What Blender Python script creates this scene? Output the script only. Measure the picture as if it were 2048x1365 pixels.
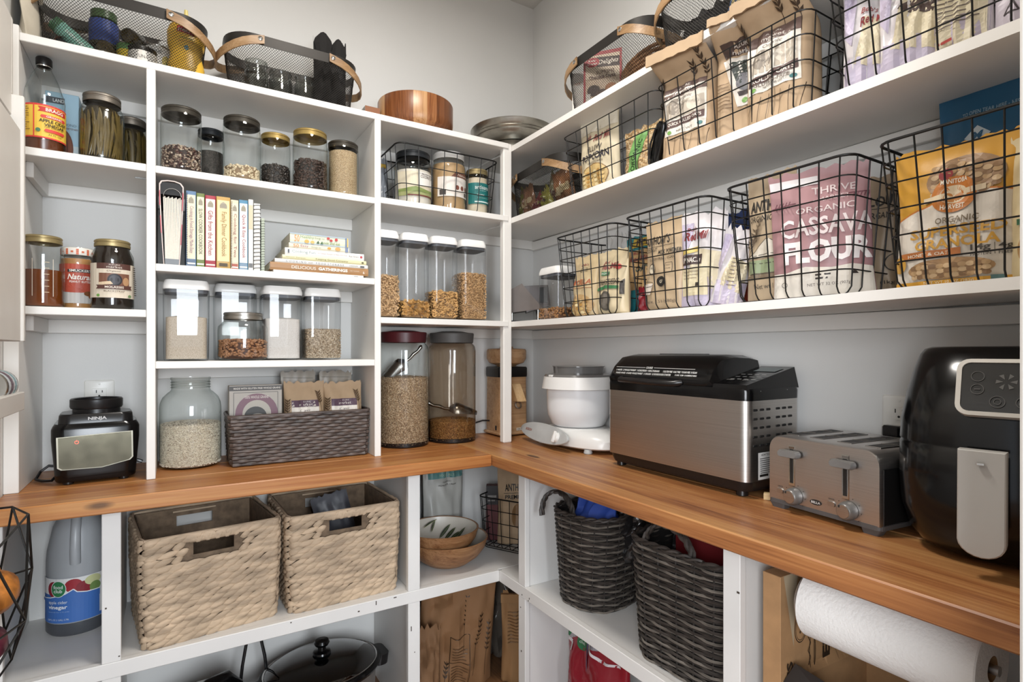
import bpy, bmesh, math, random
from math import sin, cos, pi, radians, sqrt, atan2, hypot
from mathutils import Vector, Matrix
from mathutils.geometry import tessellate_polygon

# ---------------------------------------------------------------- scene, camera, light
for _o in list(bpy.data.objects):
    bpy.data.objects.remove(_o)
scene = bpy.context.scene
COL = scene.collection
rnd = random.Random(7)

cam_data = bpy.data.cameras.new('camera')
cam = bpy.data.objects.new('camera', cam_data)
COL.objects.link(cam)
cam.location = (0, 0, 1.2844)
cam.rotation_euler = (radians(90), 0, -atan2(679, 1109))
cam_data.sensor_width = 36
cam_data.lens = 1109 / 2048 * 36
cam_data.shift_y = 19.5 / 2048
cam_data.clip_start = 0.02
scene.camera = cam

vs = scene.view_settings
scene.display_settings.display_device = 'sRGB'
vs.view_transform = 'Standard'
vs.look = 'None'
vs.gamma = 1
vs.use_curve_mapping = False
vs.exposure = 0.40
scene.cycles.transparent_max_bounces = 24
scene.cycles.max_bounces = 5
scene.cycles.diffuse_bounces = 3
scene.cycles.glossy_bounces = 3
scene.cycles.transmission_bounces = 3
scene.cycles.caustics_reflective = False
scene.cycles.caustics_refractive = False
scene.cycles.use_adaptive_sampling = True
scene.cycles.adaptive_threshold = 0.04

world = bpy.data.worlds.new('world')
scene.world = world
world.use_nodes = True
_bg = world.node_tree.nodes['Background']
_bg.inputs[0].default_value = (0.84, 0.91, 1.0, 1)
_bg.inputs[1].default_value = 0.75


def area(name, loc, target, sx, sy, power, color, shape='RECTANGLE'):
    l = bpy.data.lights.new(name, 'AREA')
    l.shape = shape
    l.size = sx
    l.size_y = sy
    l.energy = power
    l.color = color
    o = bpy.data.objects.new(name, l)
    COL.objects.link(o)
    o.location = loc
    o.rotation_euler = (Vector(target) - Vector(loc)).to_track_quat('-Z', 'Y').to_euler()
    return o


# two kitchen windows behind the doorway the camera stands in, and the pantry's ceiling lamp
area('kitchen_window_light', (-1.75, -1.55, 1.62), (1.2, 0.9, 1.25), 1.3, 1.6, 84, (0.93, 0.96, 1.0))
area('kitchen_window_light', (0.15, -2.5, 1.65), (0.35, 1.9, 1.25), 1.1, 1.5, 92, (0.88, 0.94, 1.0))
area('ceiling_lamp_light', (0.42, 1.05, 2.80), (0.42, 1.05, 0), 0.34, 0.34, 17, (1.0, 0.95, 0.88), 'DISK')

# ---------------------------------------------------------------- materials
MATS = {}


def lin(h):
    if not isinstance(h, str):
        return tuple(h) + (1,)
    c = [int(h[i:i + 2], 16) / 255 for i in (0, 2, 4)]
    return tuple(x / 12.92 if x <= 0.04045 else ((x + 0.055) / 1.055) ** 2.4 for x in c) + (1,)


def newmat(name):
    m = bpy.data.materials.new(name)
    m.use_nodes = True
    nt = m.node_tree
    return m, nt, nt.nodes['Principled BSDF'], nt.nodes['Material Output']


def N(nt, t, **kw):
    n = nt.nodes.new(t)
    for k, v in kw.items():
        if k.startswith('i_'):
            key = k[2:]
            n.inputs[int(key) if key.isdigit() else key.replace('_', ' ')].default_value = v
        else:
            setattr(n, k, v)
    return n


def ramp(nt, stops):
    r = nt.nodes.new('ShaderNodeValToRGB')
    e = r.color_ramp.elements
    while len(e) < len(stops):
        e.new(0.5)
    for i, (p, c) in enumerate(stops):
        e[i].position = p
        e[i].color = lin(c)
    return r


def coords(nt, scale=(1, 1, 1), rot=(0, 0, 0)):
    tc = N(nt, 'ShaderNodeTexCoord')
    mp = N(nt, 'ShaderNodeMapping')
    mp.inputs['Scale'].default_value = scale
    mp.inputs['Rotation'].default_value = rot
    nt.links.new(tc.outputs['Object'], mp.inputs['Vector'])
    return mp.outputs['Vector']


def shade(h, k):
    c = lin(h)
    return tuple(min(1, x * k) for x in c[:3]) + (1,)


def mat(name, col='CCCCCC', rough=0.5, metal=0.0, var=0.08, nscale=12.0, stretch=(1, 1, 1), bump=0.0, bscale=80.0, spec=0.5, coat=0.0):
    """plain coloured surface with a little procedural unevenness"""
    if name in MATS:
        return MATS[name]
    m, nt, b, out = newmat(name)
    v = coords(nt, stretch)
    nz = N(nt, 'ShaderNodeTexNoise', i_Scale=nscale, i_Detail=3.0)
    nt.links.new(v, nz.inputs['Vector'])
    r = nt.nodes.new('ShaderNodeValToRGB')
    r.color_ramp.elements[0].position = 0.3
    r.color_ramp.elements[1].position = 0.7
    r.color_ramp.elements[0].color = shade(col, 1 - var)
    r.color_ramp.elements[1].color = shade(col, 1 + var)
    nt.links.new(nz.outputs['Fac'], r.inputs['Fac'])
    nt.links.new(r.outputs['Color'], b.inputs['Base Color'])
    b.inputs['Roughness'].default_value = rough
    b.inputs['Metallic'].default_value = metal
    b.inputs['Specular IOR Level'].default_value = spec
    b.inputs['Coat Weight'].default_value = coat
    if bump:
        n2 = N(nt, 'ShaderNodeTexNoise', i_Scale=bscale, i_Detail=4.0)
        nt.links.new(v, n2.inputs['Vector'])
        bp = N(nt, 'ShaderNodeBump', i_Strength=bump, i_Distance=0.003)
        nt.links.new(n2.outputs['Fac'], bp.inputs['Height'])
        nt.links.new(bp.outputs['Normal'], b.inputs['Normal'])
    MATS[name] = m
    return m


def ink(h, rough=0.5):
    return mat('print_' + h, h, rough, var=0.03)


def woodmat(name, c1, c2, c3, axis=0, grain=1.0, rough=0.45, knots=False):
    if name in MATS:
        return MATS[name]
    m, nt, b, out = newmat(name)
    st = [9.0 * grain] * 3
    st[axis] = 0.55 * grain
    v = coords(nt, st)
    n1 = N(nt, 'ShaderNodeTexNoise', i_Scale=2.2, i_Detail=5.0, i_Roughness=0.62, i_Distortion=0.6)
    nt.links.new(v, n1.inputs['Vector'])
    st2 = [120.0 * grain] * 3
    st2[axis] = 2.5 * grain
    v2 = coords(nt, st2)
    n2 = N(nt, 'ShaderNodeTexNoise', i_Scale=1.0, i_Detail=3.0)
    nt.links.new(v2, n2.inputs['Vector'])
    mx = N(nt, 'ShaderNodeMath', operation='MULTIPLY_ADD')
    mx.inputs[1].default_value = 0.4
    nt.links.new(n2.outputs['Fac'], mx.inputs[0])
    mm = N(nt, 'ShaderNodeMath', operation='MULTIPLY')
    mm.inputs[1].default_value = 0.72
    nt.links.new(n1.outputs['Fac'], mm.inputs[0])
    nt.links.new(mm.outputs[0], mx.inputs[2])
    r = ramp(nt, [(0.38, c1), (0.52, c2), (0.7, c3)])
    nt.links.new(mx.outputs[0], r.inputs['Fac'])
    colour = r.outputs['Color']
    if knots:
        st3 = [7.0] * 3
        st3[axis] = 2.3
        v3 = coords(nt, st3)
        vo = N(nt, 'ShaderNodeTexVoronoi', i_Scale=0.85)
        nt.links.new(v3, vo.inputs['Vector'])
        kr = ramp(nt, [(0.0, '2A160C'), (0.055, '3A2012'), (0.085, 'FFFFFF')])
        nt.links.new(vo.outputs['Distance'], kr.inputs['Fac'])
        mul = N(nt, 'ShaderNodeMix', data_type='RGBA', blend_type='MULTIPLY')
        mul.inputs['Factor'].default_value = 0.75
        nt.links.new(colour, mul.inputs['A'])
        nt.links.new(kr.outputs['Color'], mul.inputs['B'])
        colour = mul.outputs['Result']
    nt.links.new(colour, b.inputs['Base Color'])
    b.inputs['Roughness'].default_value = rough
    bp = N(nt, 'ShaderNodeBump', i_Strength=0.12, i_Distance=0.002)
    nt.links.new(n2.outputs['Fac'], bp.inputs['Height'])
    nt.links.new(bp.outputs['Normal'], b.inputs['Normal'])
    MATS[name] = m
    return m


def grainmat(name, cols, scale=300.0, stretch=(1, 1, 1), bump=0.7, rough=0.6):
    """a heap of small grains: cells, each of its own tone, dark between them"""
    if name in MATS:
        return MATS[name]
    m, nt, b, out = newmat(name)
    v = coords(nt, stretch)
    vo = N(nt, 'ShaderNodeTexVoronoi', i_Scale=scale)
    nt.links.new(v, vo.inputs['Vector'])
    sep = N(nt, 'ShaderNodeSeparateColor')
    nt.links.new(vo.outputs['Color'], sep.inputs[0])
    r = ramp(nt, [(i / max(1, len(cols) - 1), c) for i, c in enumerate(cols)])
    nt.links.new(sep.outputs[0], r.inputs['Fac'])
    dr = ramp(nt, [(0.25, 'FFFFFF'), (0.8, '9A8C7E')])
    nt.links.new(vo.outputs['Distance'], dr.inputs['Fac'])
    mul = N(nt, 'ShaderNodeMix', data_type='RGBA', blend_type='MULTIPLY')
    mul.inputs['Factor'].default_value = 0.8
    nt.links.new(r.outputs['Color'], mul.inputs['A'])
    nt.links.new(dr.outputs['Color'], mul.inputs['B'])
    nt.links.new(mul.outputs['Result'], b.inputs['Base Color'])
    b.inputs['Roughness'].default_value = rough
    bp = N(nt, 'ShaderNodeBump', i_Strength=bump, i_Distance=0.002, invert=True)
    nt.links.new(vo.outputs['Distance'], bp.inputs['Height'])
    nt.links.new(bp.outputs['Normal'], b.inputs['Normal'])
    MATS[name] = m
    return m


def glassmat(name, tint='FCFDFC', edge='B4C0BC', refl=0.9, rough=0.02, base=0.05, power=3.5):
    """thin clear wall: see-through, glossier and darker at grazing angles"""
    if name in MATS:
        return MATS[name]
    m, nt, b, out = newmat(name)
    nt.nodes.remove(b)
    lw = N(nt, 'ShaderNodeLayerWeight', i_Blend=0.5)
    pw = N(nt, 'ShaderNodeMath', operation='POWER')
    pw.inputs[1].default_value = power
    nt.links.new(lw.outputs['Facing'], pw.inputs[0])
    ma = N(nt, 'ShaderNodeMath', operation='MULTIPLY_ADD')
    ma.inputs[1].default_value = refl * 0.75
    ma.inputs[2].default_value = base
    nt.links.new(pw.outputs[0], ma.inputs[0])
    nz = N(nt, 'ShaderNodeTexNoise', i_Scale=6.0)
    nt.links.new(coords(nt), nz.inputs['Vector'])
    mixc = N(nt, 'ShaderNodeMix', data_type='RGBA')
    mixc.inputs['A'].default_value = lin(tint)
    mixc.inputs['B'].default_value = lin(edge)
    nt.links.new(pw.outputs[0], mixc.inputs['Factor'])
    tr = N(nt, 'ShaderNodeBsdfTransparent')
    nt.links.new(mixc.outputs['Result'], tr.inputs[0])
    gl = N(nt, 'ShaderNodeBsdfGlossy', i_Roughness=rough)
    bp = N(nt, 'ShaderNodeBump', i_Strength=0.05, i_Distance=0.01)
    nt.links.new(nz.outputs['Fac'], bp.inputs['Height'])
    nt.links.new(bp.outputs['Normal'], gl.inputs['Normal'])
    mx = N(nt, 'ShaderNodeMixShader')
    nt.links.new(ma.outputs[0], mx.inputs[0])
    nt.links.new(tr.outputs[0], mx.inputs[1])
    nt.links.new(gl.outputs[0], mx.inputs[2])
    nt.links.new(mx.outputs[0], out.inputs['Surface'])
    MATS[name] = m
    return m


def brushed(name, col, rough=0.3, axis=2, aniso=0.5):
    if name in MATS:
        return MATS[name]
    m, nt, b, out = newmat(name)
    st = [2.0, 2.0, 2.0]
    st[axis] = 900.0
    v = coords(nt, st)
    nz = N(nt, 'ShaderNodeTexNoise', i_Scale=1.0, i_Detail=2.0)
    nt.links.new(v, nz.inputs['Vector'])
    r = nt.nodes.new('ShaderNodeValToRGB')
    r.color_ramp.elements[0].color = shade(col, 0.78)
    r.color_ramp.elements[1].color = shade(col, 1.15)
    nt.links.new(nz.outputs['Fac'], r.inputs['Fac'])
    nt.links.new(r.outputs['Color'], b.inputs['Base Color'])
    b.inputs['Metallic'].default_value = 1.0
    b.inputs['Roughness'].default_value = rough
    MATS[name] = m
    return m


# ---------------------------------------------------------------- mesh building
class MB:
    def __init__(s):
        s.v = []
        s.f = []

    def add(s, vs_, fs):
        k = len(s.v)
        s.v += [tuple(p) for p in vs_]
        s.f += [tuple(i + k for i in q) for q in fs]
        return s

    def box(s, a, b, ch=0.0):
        x0, y0, z0 = a
        x1, y1, z1 = b
        if ch <= 0:
            return s.add([(x0, y0, z0), (x1, y0, z0), (x1, y1, z0), (x0, y1, z0), (x0, y0, z1), (x1, y0, z1), (x1, y1, z1), (x0, y1, z1)],
                         [(3, 2, 1, 0), (4, 5, 6, 7), (0, 1, 5, 4), (1, 2, 6, 5), (2, 3, 7, 6), (3, 0, 4, 7)])
        rings = []
        for z, i in ((z0, ch), (z0 + ch, 0), (z1 - ch, 0), (z1, ch)):
            rings.append([(x0 + i + (ch if not i else 0), y0 + i, z), (x1 - i - (ch if not i else 0), y0 + i, z), (x1 - i, y0 + i + (ch if not i else 0), z), (x1 - i, y1 - i - (ch if not i else 0), z),
                          (x1 - i - (ch if not i else 0), y1 - i, z), (x0 + i + (ch if not i else 0), y1 - i, z), (x0 + i, y1 - i - (ch if not i else 0), z), (x0 + i, y0 + i + (ch if not i else 0), z)])
        return s.loft(rings, True, True)

    def loft(s, rings, cap0=False, cap1=False, closed=True):
        n = len(rings[0])
        k = len(s.v)
        for r in rings:
            s.v += [tuple(p) for p in r]
        for j in range(len(rings) - 1):
            for i in range(n if closed else n - 1):
                a = k + j * n + i
                b = k + j * n + (i + 1) % n
                s.f.append((a, b, b + n, a + n))
        if cap0:
            s.f.append(tuple(k + i for i in reversed(range(n))))
        if cap1:
            s.f.append(tuple(k + (len(rings) - 1) * n + i for i in range(n)))
        return s

    def lathe(s, prof, n=32, c=(0, 0, 0), cap0=False, cap1=False, sx=1.0, sy=1.0):
        rings = [[(c[0] + r * sx * cos(2 * pi * i / n), c[1] + r * sy * sin(2 * pi * i / n), c[2] + z) for i in range(n)] for r, z in prof]
        return s.loft(rings, cap0, cap1)

    def tube(s, path, r, n=6, closed=False, cap=True):
        P = [Vector(p) for p in path]
        m = len(P)
        rr = r if isinstance(r, (list, tuple)) else [r] * m
        rings = []
        prev = None
        for i in range(m):
            if closed:
                t = P[(i + 1) % m] - P[i - 1]
            else:
                t = P[min(i + 1, m - 1)] - P[max(i - 1, 0)]
            if t.length < 1e-9:
                t = Vector((0, 0, 1))
            t.normalize()
            if prev is None:
                u = Vector((0, 0, 1)) if abs(t.z) < 0.9 else Vector((1, 0, 0))
                u = (u - t * u.dot(t)).normalized()
            else:
                u = prev - t * prev.dot(t)
                u = u.normalized() if u.length > 1e-6 else Vector((1, 0, 0))
            prev = u
            w = t.cross(u)
            rings.append([P[i] + (u * cos(2 * pi * j / n) + w * sin(2 * pi * j / n)) * rr[i] for j in range(n)])
        if closed:
            rings.append(rings[0])
        return s.loft(rings, cap and not closed, cap and not closed)

    def tf(s, M, start=0):
        for i in range(start, len(s.v)):
            s.v[i] = tuple(M @ Vector(s.v[i]))
        return s

    def mesh(s, name, m, smooth=40):
        me = bpy.data.meshes.new(name)
        me.from_pydata(s.v, [], s.f)
        if isinstance(m, (list, tuple)):
            for q in m:
                me.materials.append(q)
        else:
            me.materials.append(m)
        if smooth:
            me.polygons.foreach_set('use_smooth', [True] * len(me.polygons))
            me.set_sharp_from_angle(angle=radians(smooth))
        me.update()
        return me

    def build(s, name, m, parent=None, smooth=40, loc=None, rot=None):
        o = bpy.data.objects.new(name, s.mesh(name, m, smooth))
        COL.objects.link(o)
        if parent is not None:
            o.parent = parent
        if loc:
            o.location = loc
        if rot:
            o.rotation_euler = rot
        return o


def tag(o, label=None, cat=None, group=None, kind=None):
    if label:
        o['label'] = label
    if cat:
        o['category'] = cat
    if group:
        o['group'] = group
    if kind:
        o['kind'] = kind
    return o


def thing(name, label, cat, loc=(0, 0, 0), rz=0.0, group=None, rx=0.0, ry=0.0):
    o = bpy.data.objects.new(name, None)
    o.empty_display_size = 0.02
    COL.objects.link(o)
    o.location = loc
    o.rotation_euler = (rx, ry, rz)
    return tag(o, label, cat, group)


def kids(o):
    return [c for c in o.children]


def dup(o, loc=None, rz=None, label=None, group=None, parent=None):
    c = o.copy()
    COL.objects.link(c)
    if parent is not None:
        c.parent = parent
    if loc is not None:
        c.location = loc
    if rz is not None:
        c.rotation_euler = (o.rotation_euler[0], o.rotation_euler[1], rz)
    if label:
        c['label'] = label
    if group:
        c['group'] = group
    for ch in kids(o):
        dup(ch, parent=c)
    return c


def inst(o, parent, loc=None, rot=None):
    c = o.copy()
    COL.objects.link(c)
    c.parent = parent
    if loc is not None:
        c.location = loc
    if rot is not None:
        c.rotation_euler = rot
    return c


def rrect(w, d, r, n=5, z=0.0, cx=0.0, cy=0.0):
    """rounded rectangle outline, counter-clockwise"""
    p = []
    r = min(r, w / 2 - 1e-5, d / 2 - 1e-5)
    for qx, qy, a in ((1, -1, -pi / 2), (1, 1, 0), (-1, 1, pi / 2), (-1, -1, pi)):
        for i in range(n + 1):
            t = a + (pi / 2) * i / n
            p.append((cx + qx * (w / 2 - r) + r * cos(t), cy + qy * (d / 2 - r) + r * sin(t), z))
    return p


def resample(path, step, closed=False):
    P = [Vector(p) for p in path]
    if closed:
        P.append(P[0])
    L = [0]
    for a, b in zip(P, P[1:]):
        L.append(L[-1] + (b - a).length)
    n = max(2, int(round(L[-1] / step)))
    out = []
    j = 0
    for i in range(n if closed else n + 1):
        s_ = L[-1] * i / n
        while j < len(L) - 2 and L[j + 1] < s_:
            j += 1
        t = (s_ - L[j]) / max(1e-9, L[j + 1] - L[j])
        out.append(P[j].lerp(P[j + 1], t))
    return out


def arc(c, r, a0, a1, n, plane='xz'):
    o = []
    for i in range(n + 1):
        a = a0 + (a1 - a0) * i / n
        if plane == 'xz':
            o.append((c[0] + r * cos(a), c[1], c[2] + r * sin(a)))
        elif plane == 'yz':
            o.append((c[0], c[1] + r * cos(a), c[2] + r * sin(a)))
        else:
            o.append((c[0] + r * cos(a), c[1] + r * sin(a), c[2]))
    return o


# ---------------------------------------------------------------- flat print: shapes and lettering laid on a surface
_TXT = {}


def text2d(s_, bold=0.0, shear=0.0):
    key = (s_, bold, shear)
    if key in _TXT:
        return _TXT[key]
    cu = bpy.data.curves.new('lettering', 'FONT')
    cu.body = s_
    cu.resolution_u = 2
    cu.offset = bold
    cu.shear = shear
    o = bpy.data.objects.new('lettering', cu)
    me = bpy.data.meshes.new_from_object(o)
    me.calc_loop_triangles()
    vsx = [(v.co.x, v.co.y) for v in me.vertices]
    tris = [tuple(t.vertices) for t in me.loop_triangles]
    bpy.data.objects.remove(o)
    bpy.data.curves.remove(cu)
    bpy.data.meshes.remove(me)
    if not vsx:
        vsx, tris = [(0, 0), (1, 0), (0, 1)], [(0, 1, 2)]
    x0 = min(p[0] for p in vsx)
    x1 = max(p[0] for p in vsx)
    y0 = min(p[1] for p in vsx)
    y1 = max(p[1] for p in vsx)
    vsx = [((p[0] - x0) / max(1e-6, x1 - x0) - 0.5, (p[1] - y0) / max(1e-6, y1 - y0) - 0.5) for p in vsx]
    _TXT[key] = (vsx, tris)
    return _TXT[key]


def flat(y=0.0):
    return lambda x, z, off: (x, y - off, z)


def cyl(r, phase=0.0):
    """wrap round a vertical cylinder; r may be a function of z"""
    def g(x, z, off):
        q = r(z) if callable(r) else r
        a = x / q + phase
        return ((q + off) * sin(a), -(q + off) * cos(a), z)
    g.curved = True
    return g


def top_of(z=0.0):
    return lambda x, y, off: (x, y, z + off)


def refine(P2, tris, lim=0.009):
    P2 = list(P2)
    out = []
    stack = list(tris)
    cache = {}
    while stack:
        t = stack.pop()
        L, a = max((hypot(P2[t[a]][0] - P2[t[(a + 1) % 3]][0], P2[t[a]][1] - P2[t[(a + 1) % 3]][1]), a) for a in range(3))
        if L < lim:
            out.append(t)
            continue
        i0, i1, i2 = t[a], t[(a + 1) % 3], t[(a + 2) % 3]
        key = (min(i0, i1), max(i0, i1))
        if key not in cache:
            cache[key] = len(P2)
            P2.append(((P2[i0][0] + P2[i1][0]) / 2, (P2[i0][1] + P2[i1][1]) / 2))
        mm = cache[key]
        stack += [(i0, mm, i2), (mm, i1, i2)]
    return P2, out


def decal(parent, S, items, gap=0.0005, step=0.00022, curved=None):
    if curved is None:
        curved = getattr(S, 'curved', False)
    groups = {}
    for i, it in enumerate(items):
        off = gap + step * i
        k = it[0]
        col = it[-1] if k != 't' else it[6]
        P2, F2 = [], []
        if k == 'r':
            _, x0, z0, x1, z1, col = it
            nx = max(1, int(abs(x1 - x0) / 0.009)) if curved else 1
            nz = max(1, int(abs(z1 - z0) / 0.009)) if curved else 1
            P2 = [(x0 + (x1 - x0) * a / nx, z0 + (z1 - z0) * b / nz) for b in range(nz + 1) for a in range(nx + 1)]
            F2 = [(b * (nx + 1) + a, b * (nx + 1) + a + 1, (b + 1) * (nx + 1) + a + 1, (b + 1) * (nx + 1) + a) for b in range(nz) for a in range(nx)]
        elif k == 'e':
            _, cx, cz, rx, rz_, col = it
            nr = max(1, int(max(rx, rz_) / 0.008)) if curved else 1
            P2 = [(cx, cz)]
            n = 28
            for q in range(1, nr + 1):
                P2 += [(cx + rx * q / nr * cos(2 * pi * j / n), cz + rz_ * q / nr * sin(2 * pi * j / n)) for j in range(n)]
            F2 = [(0, 1 + j, 1 + (j + 1) % n) for j in range(n)]
            for q in range(1, nr):
                F2 += [(1 + (q - 1) * n + j, 1 + q * n + j, 1 + q * n + (j + 1) % n, 1 + (q - 1) * n + (j + 1) % n) for j in range(n)]
        elif k == 'o':      # ring
            _, cx, cz, rx, rz_, wd, col = it
            n = 32
            P2 = [(cx + (rx - e * wd) * cos(2 * pi * j / n), cz + (rz_ - e * wd) * sin(2 * pi * j / n)) for e in (0, 1) for j in range(n)]
            F2 = [(j, (j + 1) % n, n + (j + 1) % n, n + j) for j in range(n)]
        elif k == 'p':
            _, pts, col = it
            P2 = list(pts)
            F2 = [tuple(range(len(pts)))]
        elif k == 'l':
            _, pts, wd, col = it
            for a, b in zip(pts, pts[1:]):
                dx, dz = b[0] - a[0], b[1] - a[1]
                L = hypot(dx, dz) or 1
                ox, oz = -dz / L * wd / 2, dx / L * wd / 2
                q = len(P2)
                P2 += [(a[0] + ox, a[1] + oz), (a[0] - ox, a[1] - oz), (b[0] - ox, b[1] - oz), (b[0] + ox, b[1] + oz)]
                F2.append((q, q + 1, q + 2, q + 3))
        elif k == 't':
            s_, cx, cz, w, h, col = it[1:7]
            bold = it[7] if len(it) > 7 else 0.0
            shear = it[8] if len(it) > 8 else 0.0
            rot = it[9] if len(it) > 9 else 0.0
            p2, f2 = text2d(s_, bold, shear)
            P2 = [(p[0] * w, p[1] * h) for p in p2]
            if curved:
                P2, f2 = refine(P2, f2)
            if rot:
                P2 = [(x * cos(rot) - z * sin(rot), x * sin(rot) + z * cos(rot)) for x, z in P2]
            P2 = [(x + cx, z + cz) for x, z in P2]
            F2 = f2
            off += 0.0004 if curved else 0
        if curved and k in 'pl':
            if k == 'p':
                F2 = [tuple(t_) for t_ in tessellate_polygon([[Vector((x, z, 0)) for x, z in P2]])]
            else:
                F2 = [q for f_ in F2 for q in ((f_[0], f_[1], f_[2]), (f_[0], f_[2], f_[3]))]
            P2, F2 = refine(P2, F2)
        g = groups.setdefault(('lettering' if k == 't' else 'printed_shape', col), MB())
        g.add([S(x, z, off) for x, z in P2], F2)
    res = []
    for (nm, col), mb in groups.items():
        res.append(mb.build(nm, ink(col), parent, smooth=0))
    return res
# ---------------------------------------------------------------- the room
WL, WB, WA, CEIL = -0.366, 1.445, 2.17, 2.89     # left wall x, right wall x, far wall y, ceiling height
CT = 0.92                                        # worktop height
YA, XB = 1.872, 1.15                             # front of the shelves on the far wall / on the right wall
YF, XF = 1.759, 1.022                            # front of the base frames

M_wall = mat('wall_paint', 'DCDBD8', 0.7, var=0.015, nscale=3, bump=0.05, bscale=220)
M_panel = mat('wall_panel_paint', 'DDDEDE', 0.45, var=0.02, nscale=5, stretch=(1, 1, 6), bump=0.05, bscale=60)
M_ceil = mat('ceiling_paint', 'D6D3CE', 0.8, var=0.02, bump=0.06, bscale=200)
M_white = mat('shelf_paint', 'E9E6E1', 0.42, var=0.02, nscale=4, bump=0.05, bscale=45)
M_base = mat('frame_paint', 'E2E0DD', 0.42, var=0.025, nscale=6, bump=0.06, bscale=50)
M_floor = woodmat('floor_wood', '4A3322', '6B4A30', '7E5A3C', axis=1, rough=0.4)


def struct(name, a, b, m, ch=0.0):
    o = MB().box(a, b, ch).build(name, m, smooth=0)
    return tag(o, kind='structure')


o = struct('floor', (-1.6, -2.9, -0.1), (2.6, WA + 0.12, 0.0), M_floor)
o = struct('ceiling', (-0.5, 0.06, CEIL), (WB + 0.12, WA + 0.12, CEIL + 0.1), M_ceil)
o = struct('wall_back', (-0.5, WA, 0.0), (WB + 0.12, WA + 0.12, CEIL), M_wall)
o = struct('wall_right', (WB, 0.06, 0.0), (WB + 0.12, WA, CEIL), M_wall)
o = struct('wall_left', (-0.5, 0.06, 0.0), (WL, WA, CEIL), M_wall)
o = struct('wall_front', (0.71, 0.06, 0.0), (WB, 0.19, CEIL), M_wall)
o = struct('trim_1', (0.693, 0.05, 0.0), (0.71, 0.20, 2.08), M_white, 0.003)
o = struct('trim_2', (WL, 0.05, 2.08), (0.71, 0.20, 2.10), M_white, 0.003)
o = struct('trim_3', (WL, 0.06, 2.10), (0.71, 0.19, CEIL), M_wall)

# ---------------------------------------------------------------- shelving on the far wall
A = thing('wall_shelving', 'white painted built-in shelves with dividers on the far wall above the worktop', 'shelving', (0, 0, 0))
T = 0.021


def bx(name, a, b, m, parent, ch=0.0015):
    return MB().box(a, b, ch).build(name, m, parent, smooth=0)


def cleatA(x0, x1, z):
    bx('cleat', (x0, WA - 0.019, z - 0.041), (x1, WA - 0.0005, z), M_white, A)


bx('end_panel', (WL + 0.0005, YA - 0.006, CT), (-0.335, WA, 2.118), M_white, A)
bx('divider', (-0.063, YA - 0.002, CT), (-0.041, WA, 2.082), M_white, A)
bx('divider', (0.593, YA, CT), (0.615, WA, 2.082), M_white, A)
bx('corner_post', (1.111, YA + 0.006, CT), (1.150, YA + 0.036, 2.106), M_white, A, 0.004)
bx('shelf', (-0.335, YA, 2.082), (1.131, WA, 2.103), M_white, A)
for x0, x1, zz in ((-0.335, -0.063, 1.812), (-0.335, -0.063, 1.400), (-0.041, 0.593, 1.812), (-0.041, 0.593, 1.533), (-0.041, 0.593, 1.254), (0.615, 1.131, 1.817), (0.615, 1.131, 1.401)):
    bx('shelf', (x0, YA + 0.001, zz - T), (x1, WA, zz), M_white, A)
    cleatA(x0, x1 if x1 < 1.1 else WB, zz - T)
for zz in (1.812, 1.400):
    bx('cleat', (-0.335, YA + 0.07, zz - T - 0.041), (-0.318, WA - 0.019, zz - T), M_white, A)
cleatA(-0.335, WB, 2.082)
bx('shelf_bracket', (-0.094, YA + 0.075, 1.7885), (-0.064, YA + 0.087, 1.7905), mat('zinc', 'C9CCCE', 0.35, 0.9), A)
bx('shelf_bracket', (0.616, YA + 0.06, 1.7935), (0.634, YA + 0.07, 1.7955), MATS['zinc'], A)

B = thing('wall_shelving', 'long white shelves running along the right wall above the appliances', 'shelving', (0, 0, 0))
for zz, dip in ((2.100, 0.004), (1.815, 0.004), (1.402, 0.004)):
    mb = MB()
    rings = []
    n = 14
    for i in range(n + 1):
        y = 0.20 + (WA - 0.20) * i / n
        u = (y - 0.2) / (WA - 0.2)
        z1 = zz - dip * sin(pi * u) + (0.002 if zz < 1.5 and y < 0.6 else 0)
        xf = XB if y < YA + 0.03 else 1.131
        rings.append([(xf, y, z1 - T), (WB, y, z1 - T), (WB, y, z1), (xf, y, z1)])
    mb.loft(rings, True, True)
    mb.build('shelf', M_white, B, smooth=0)
    bx('cleat', (WB - 0.019, 0.2, zz - T - 0.044), (WB - 0.0005, WA - 0.0195, zz - T - 0.004), M_white, B)

# ---------------------------------------------------------------- worktop: planks in an L
M_topA = woodmat('worktop_wood', '7A4422', 'A86A38', 'BE8850', axis=0, knots=True, rough=0.4)
M_topB = woodmat('worktop_wood_long', '744426', 'A26A3E', 'BC8A56', axis=1, knots=True, rough=0.42)
wt = thing('worktop', 'orange-brown wooden plank worktop along the far wall', 'worktop')
for y0, y1 in ((1.691, 1.868), (1.8695, 2.032), (2.0335, WA)):
    bx('plank', (WL, y0, 0.88), (0.953, y1, CT), M_topA, wt, 0.003)
wt2 = thing('worktop', 'knotty wooden plank worktop along the right wall with appliances', 'worktop')
for x0, x1 in ((0.9545, 1.236), (1.2375, WB)):
    bx('plank', (x0, 0.20, 0.88), (x1, WA if x0 > 1 else WA, CT), M_topB, wt2, 0.003)

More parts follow.
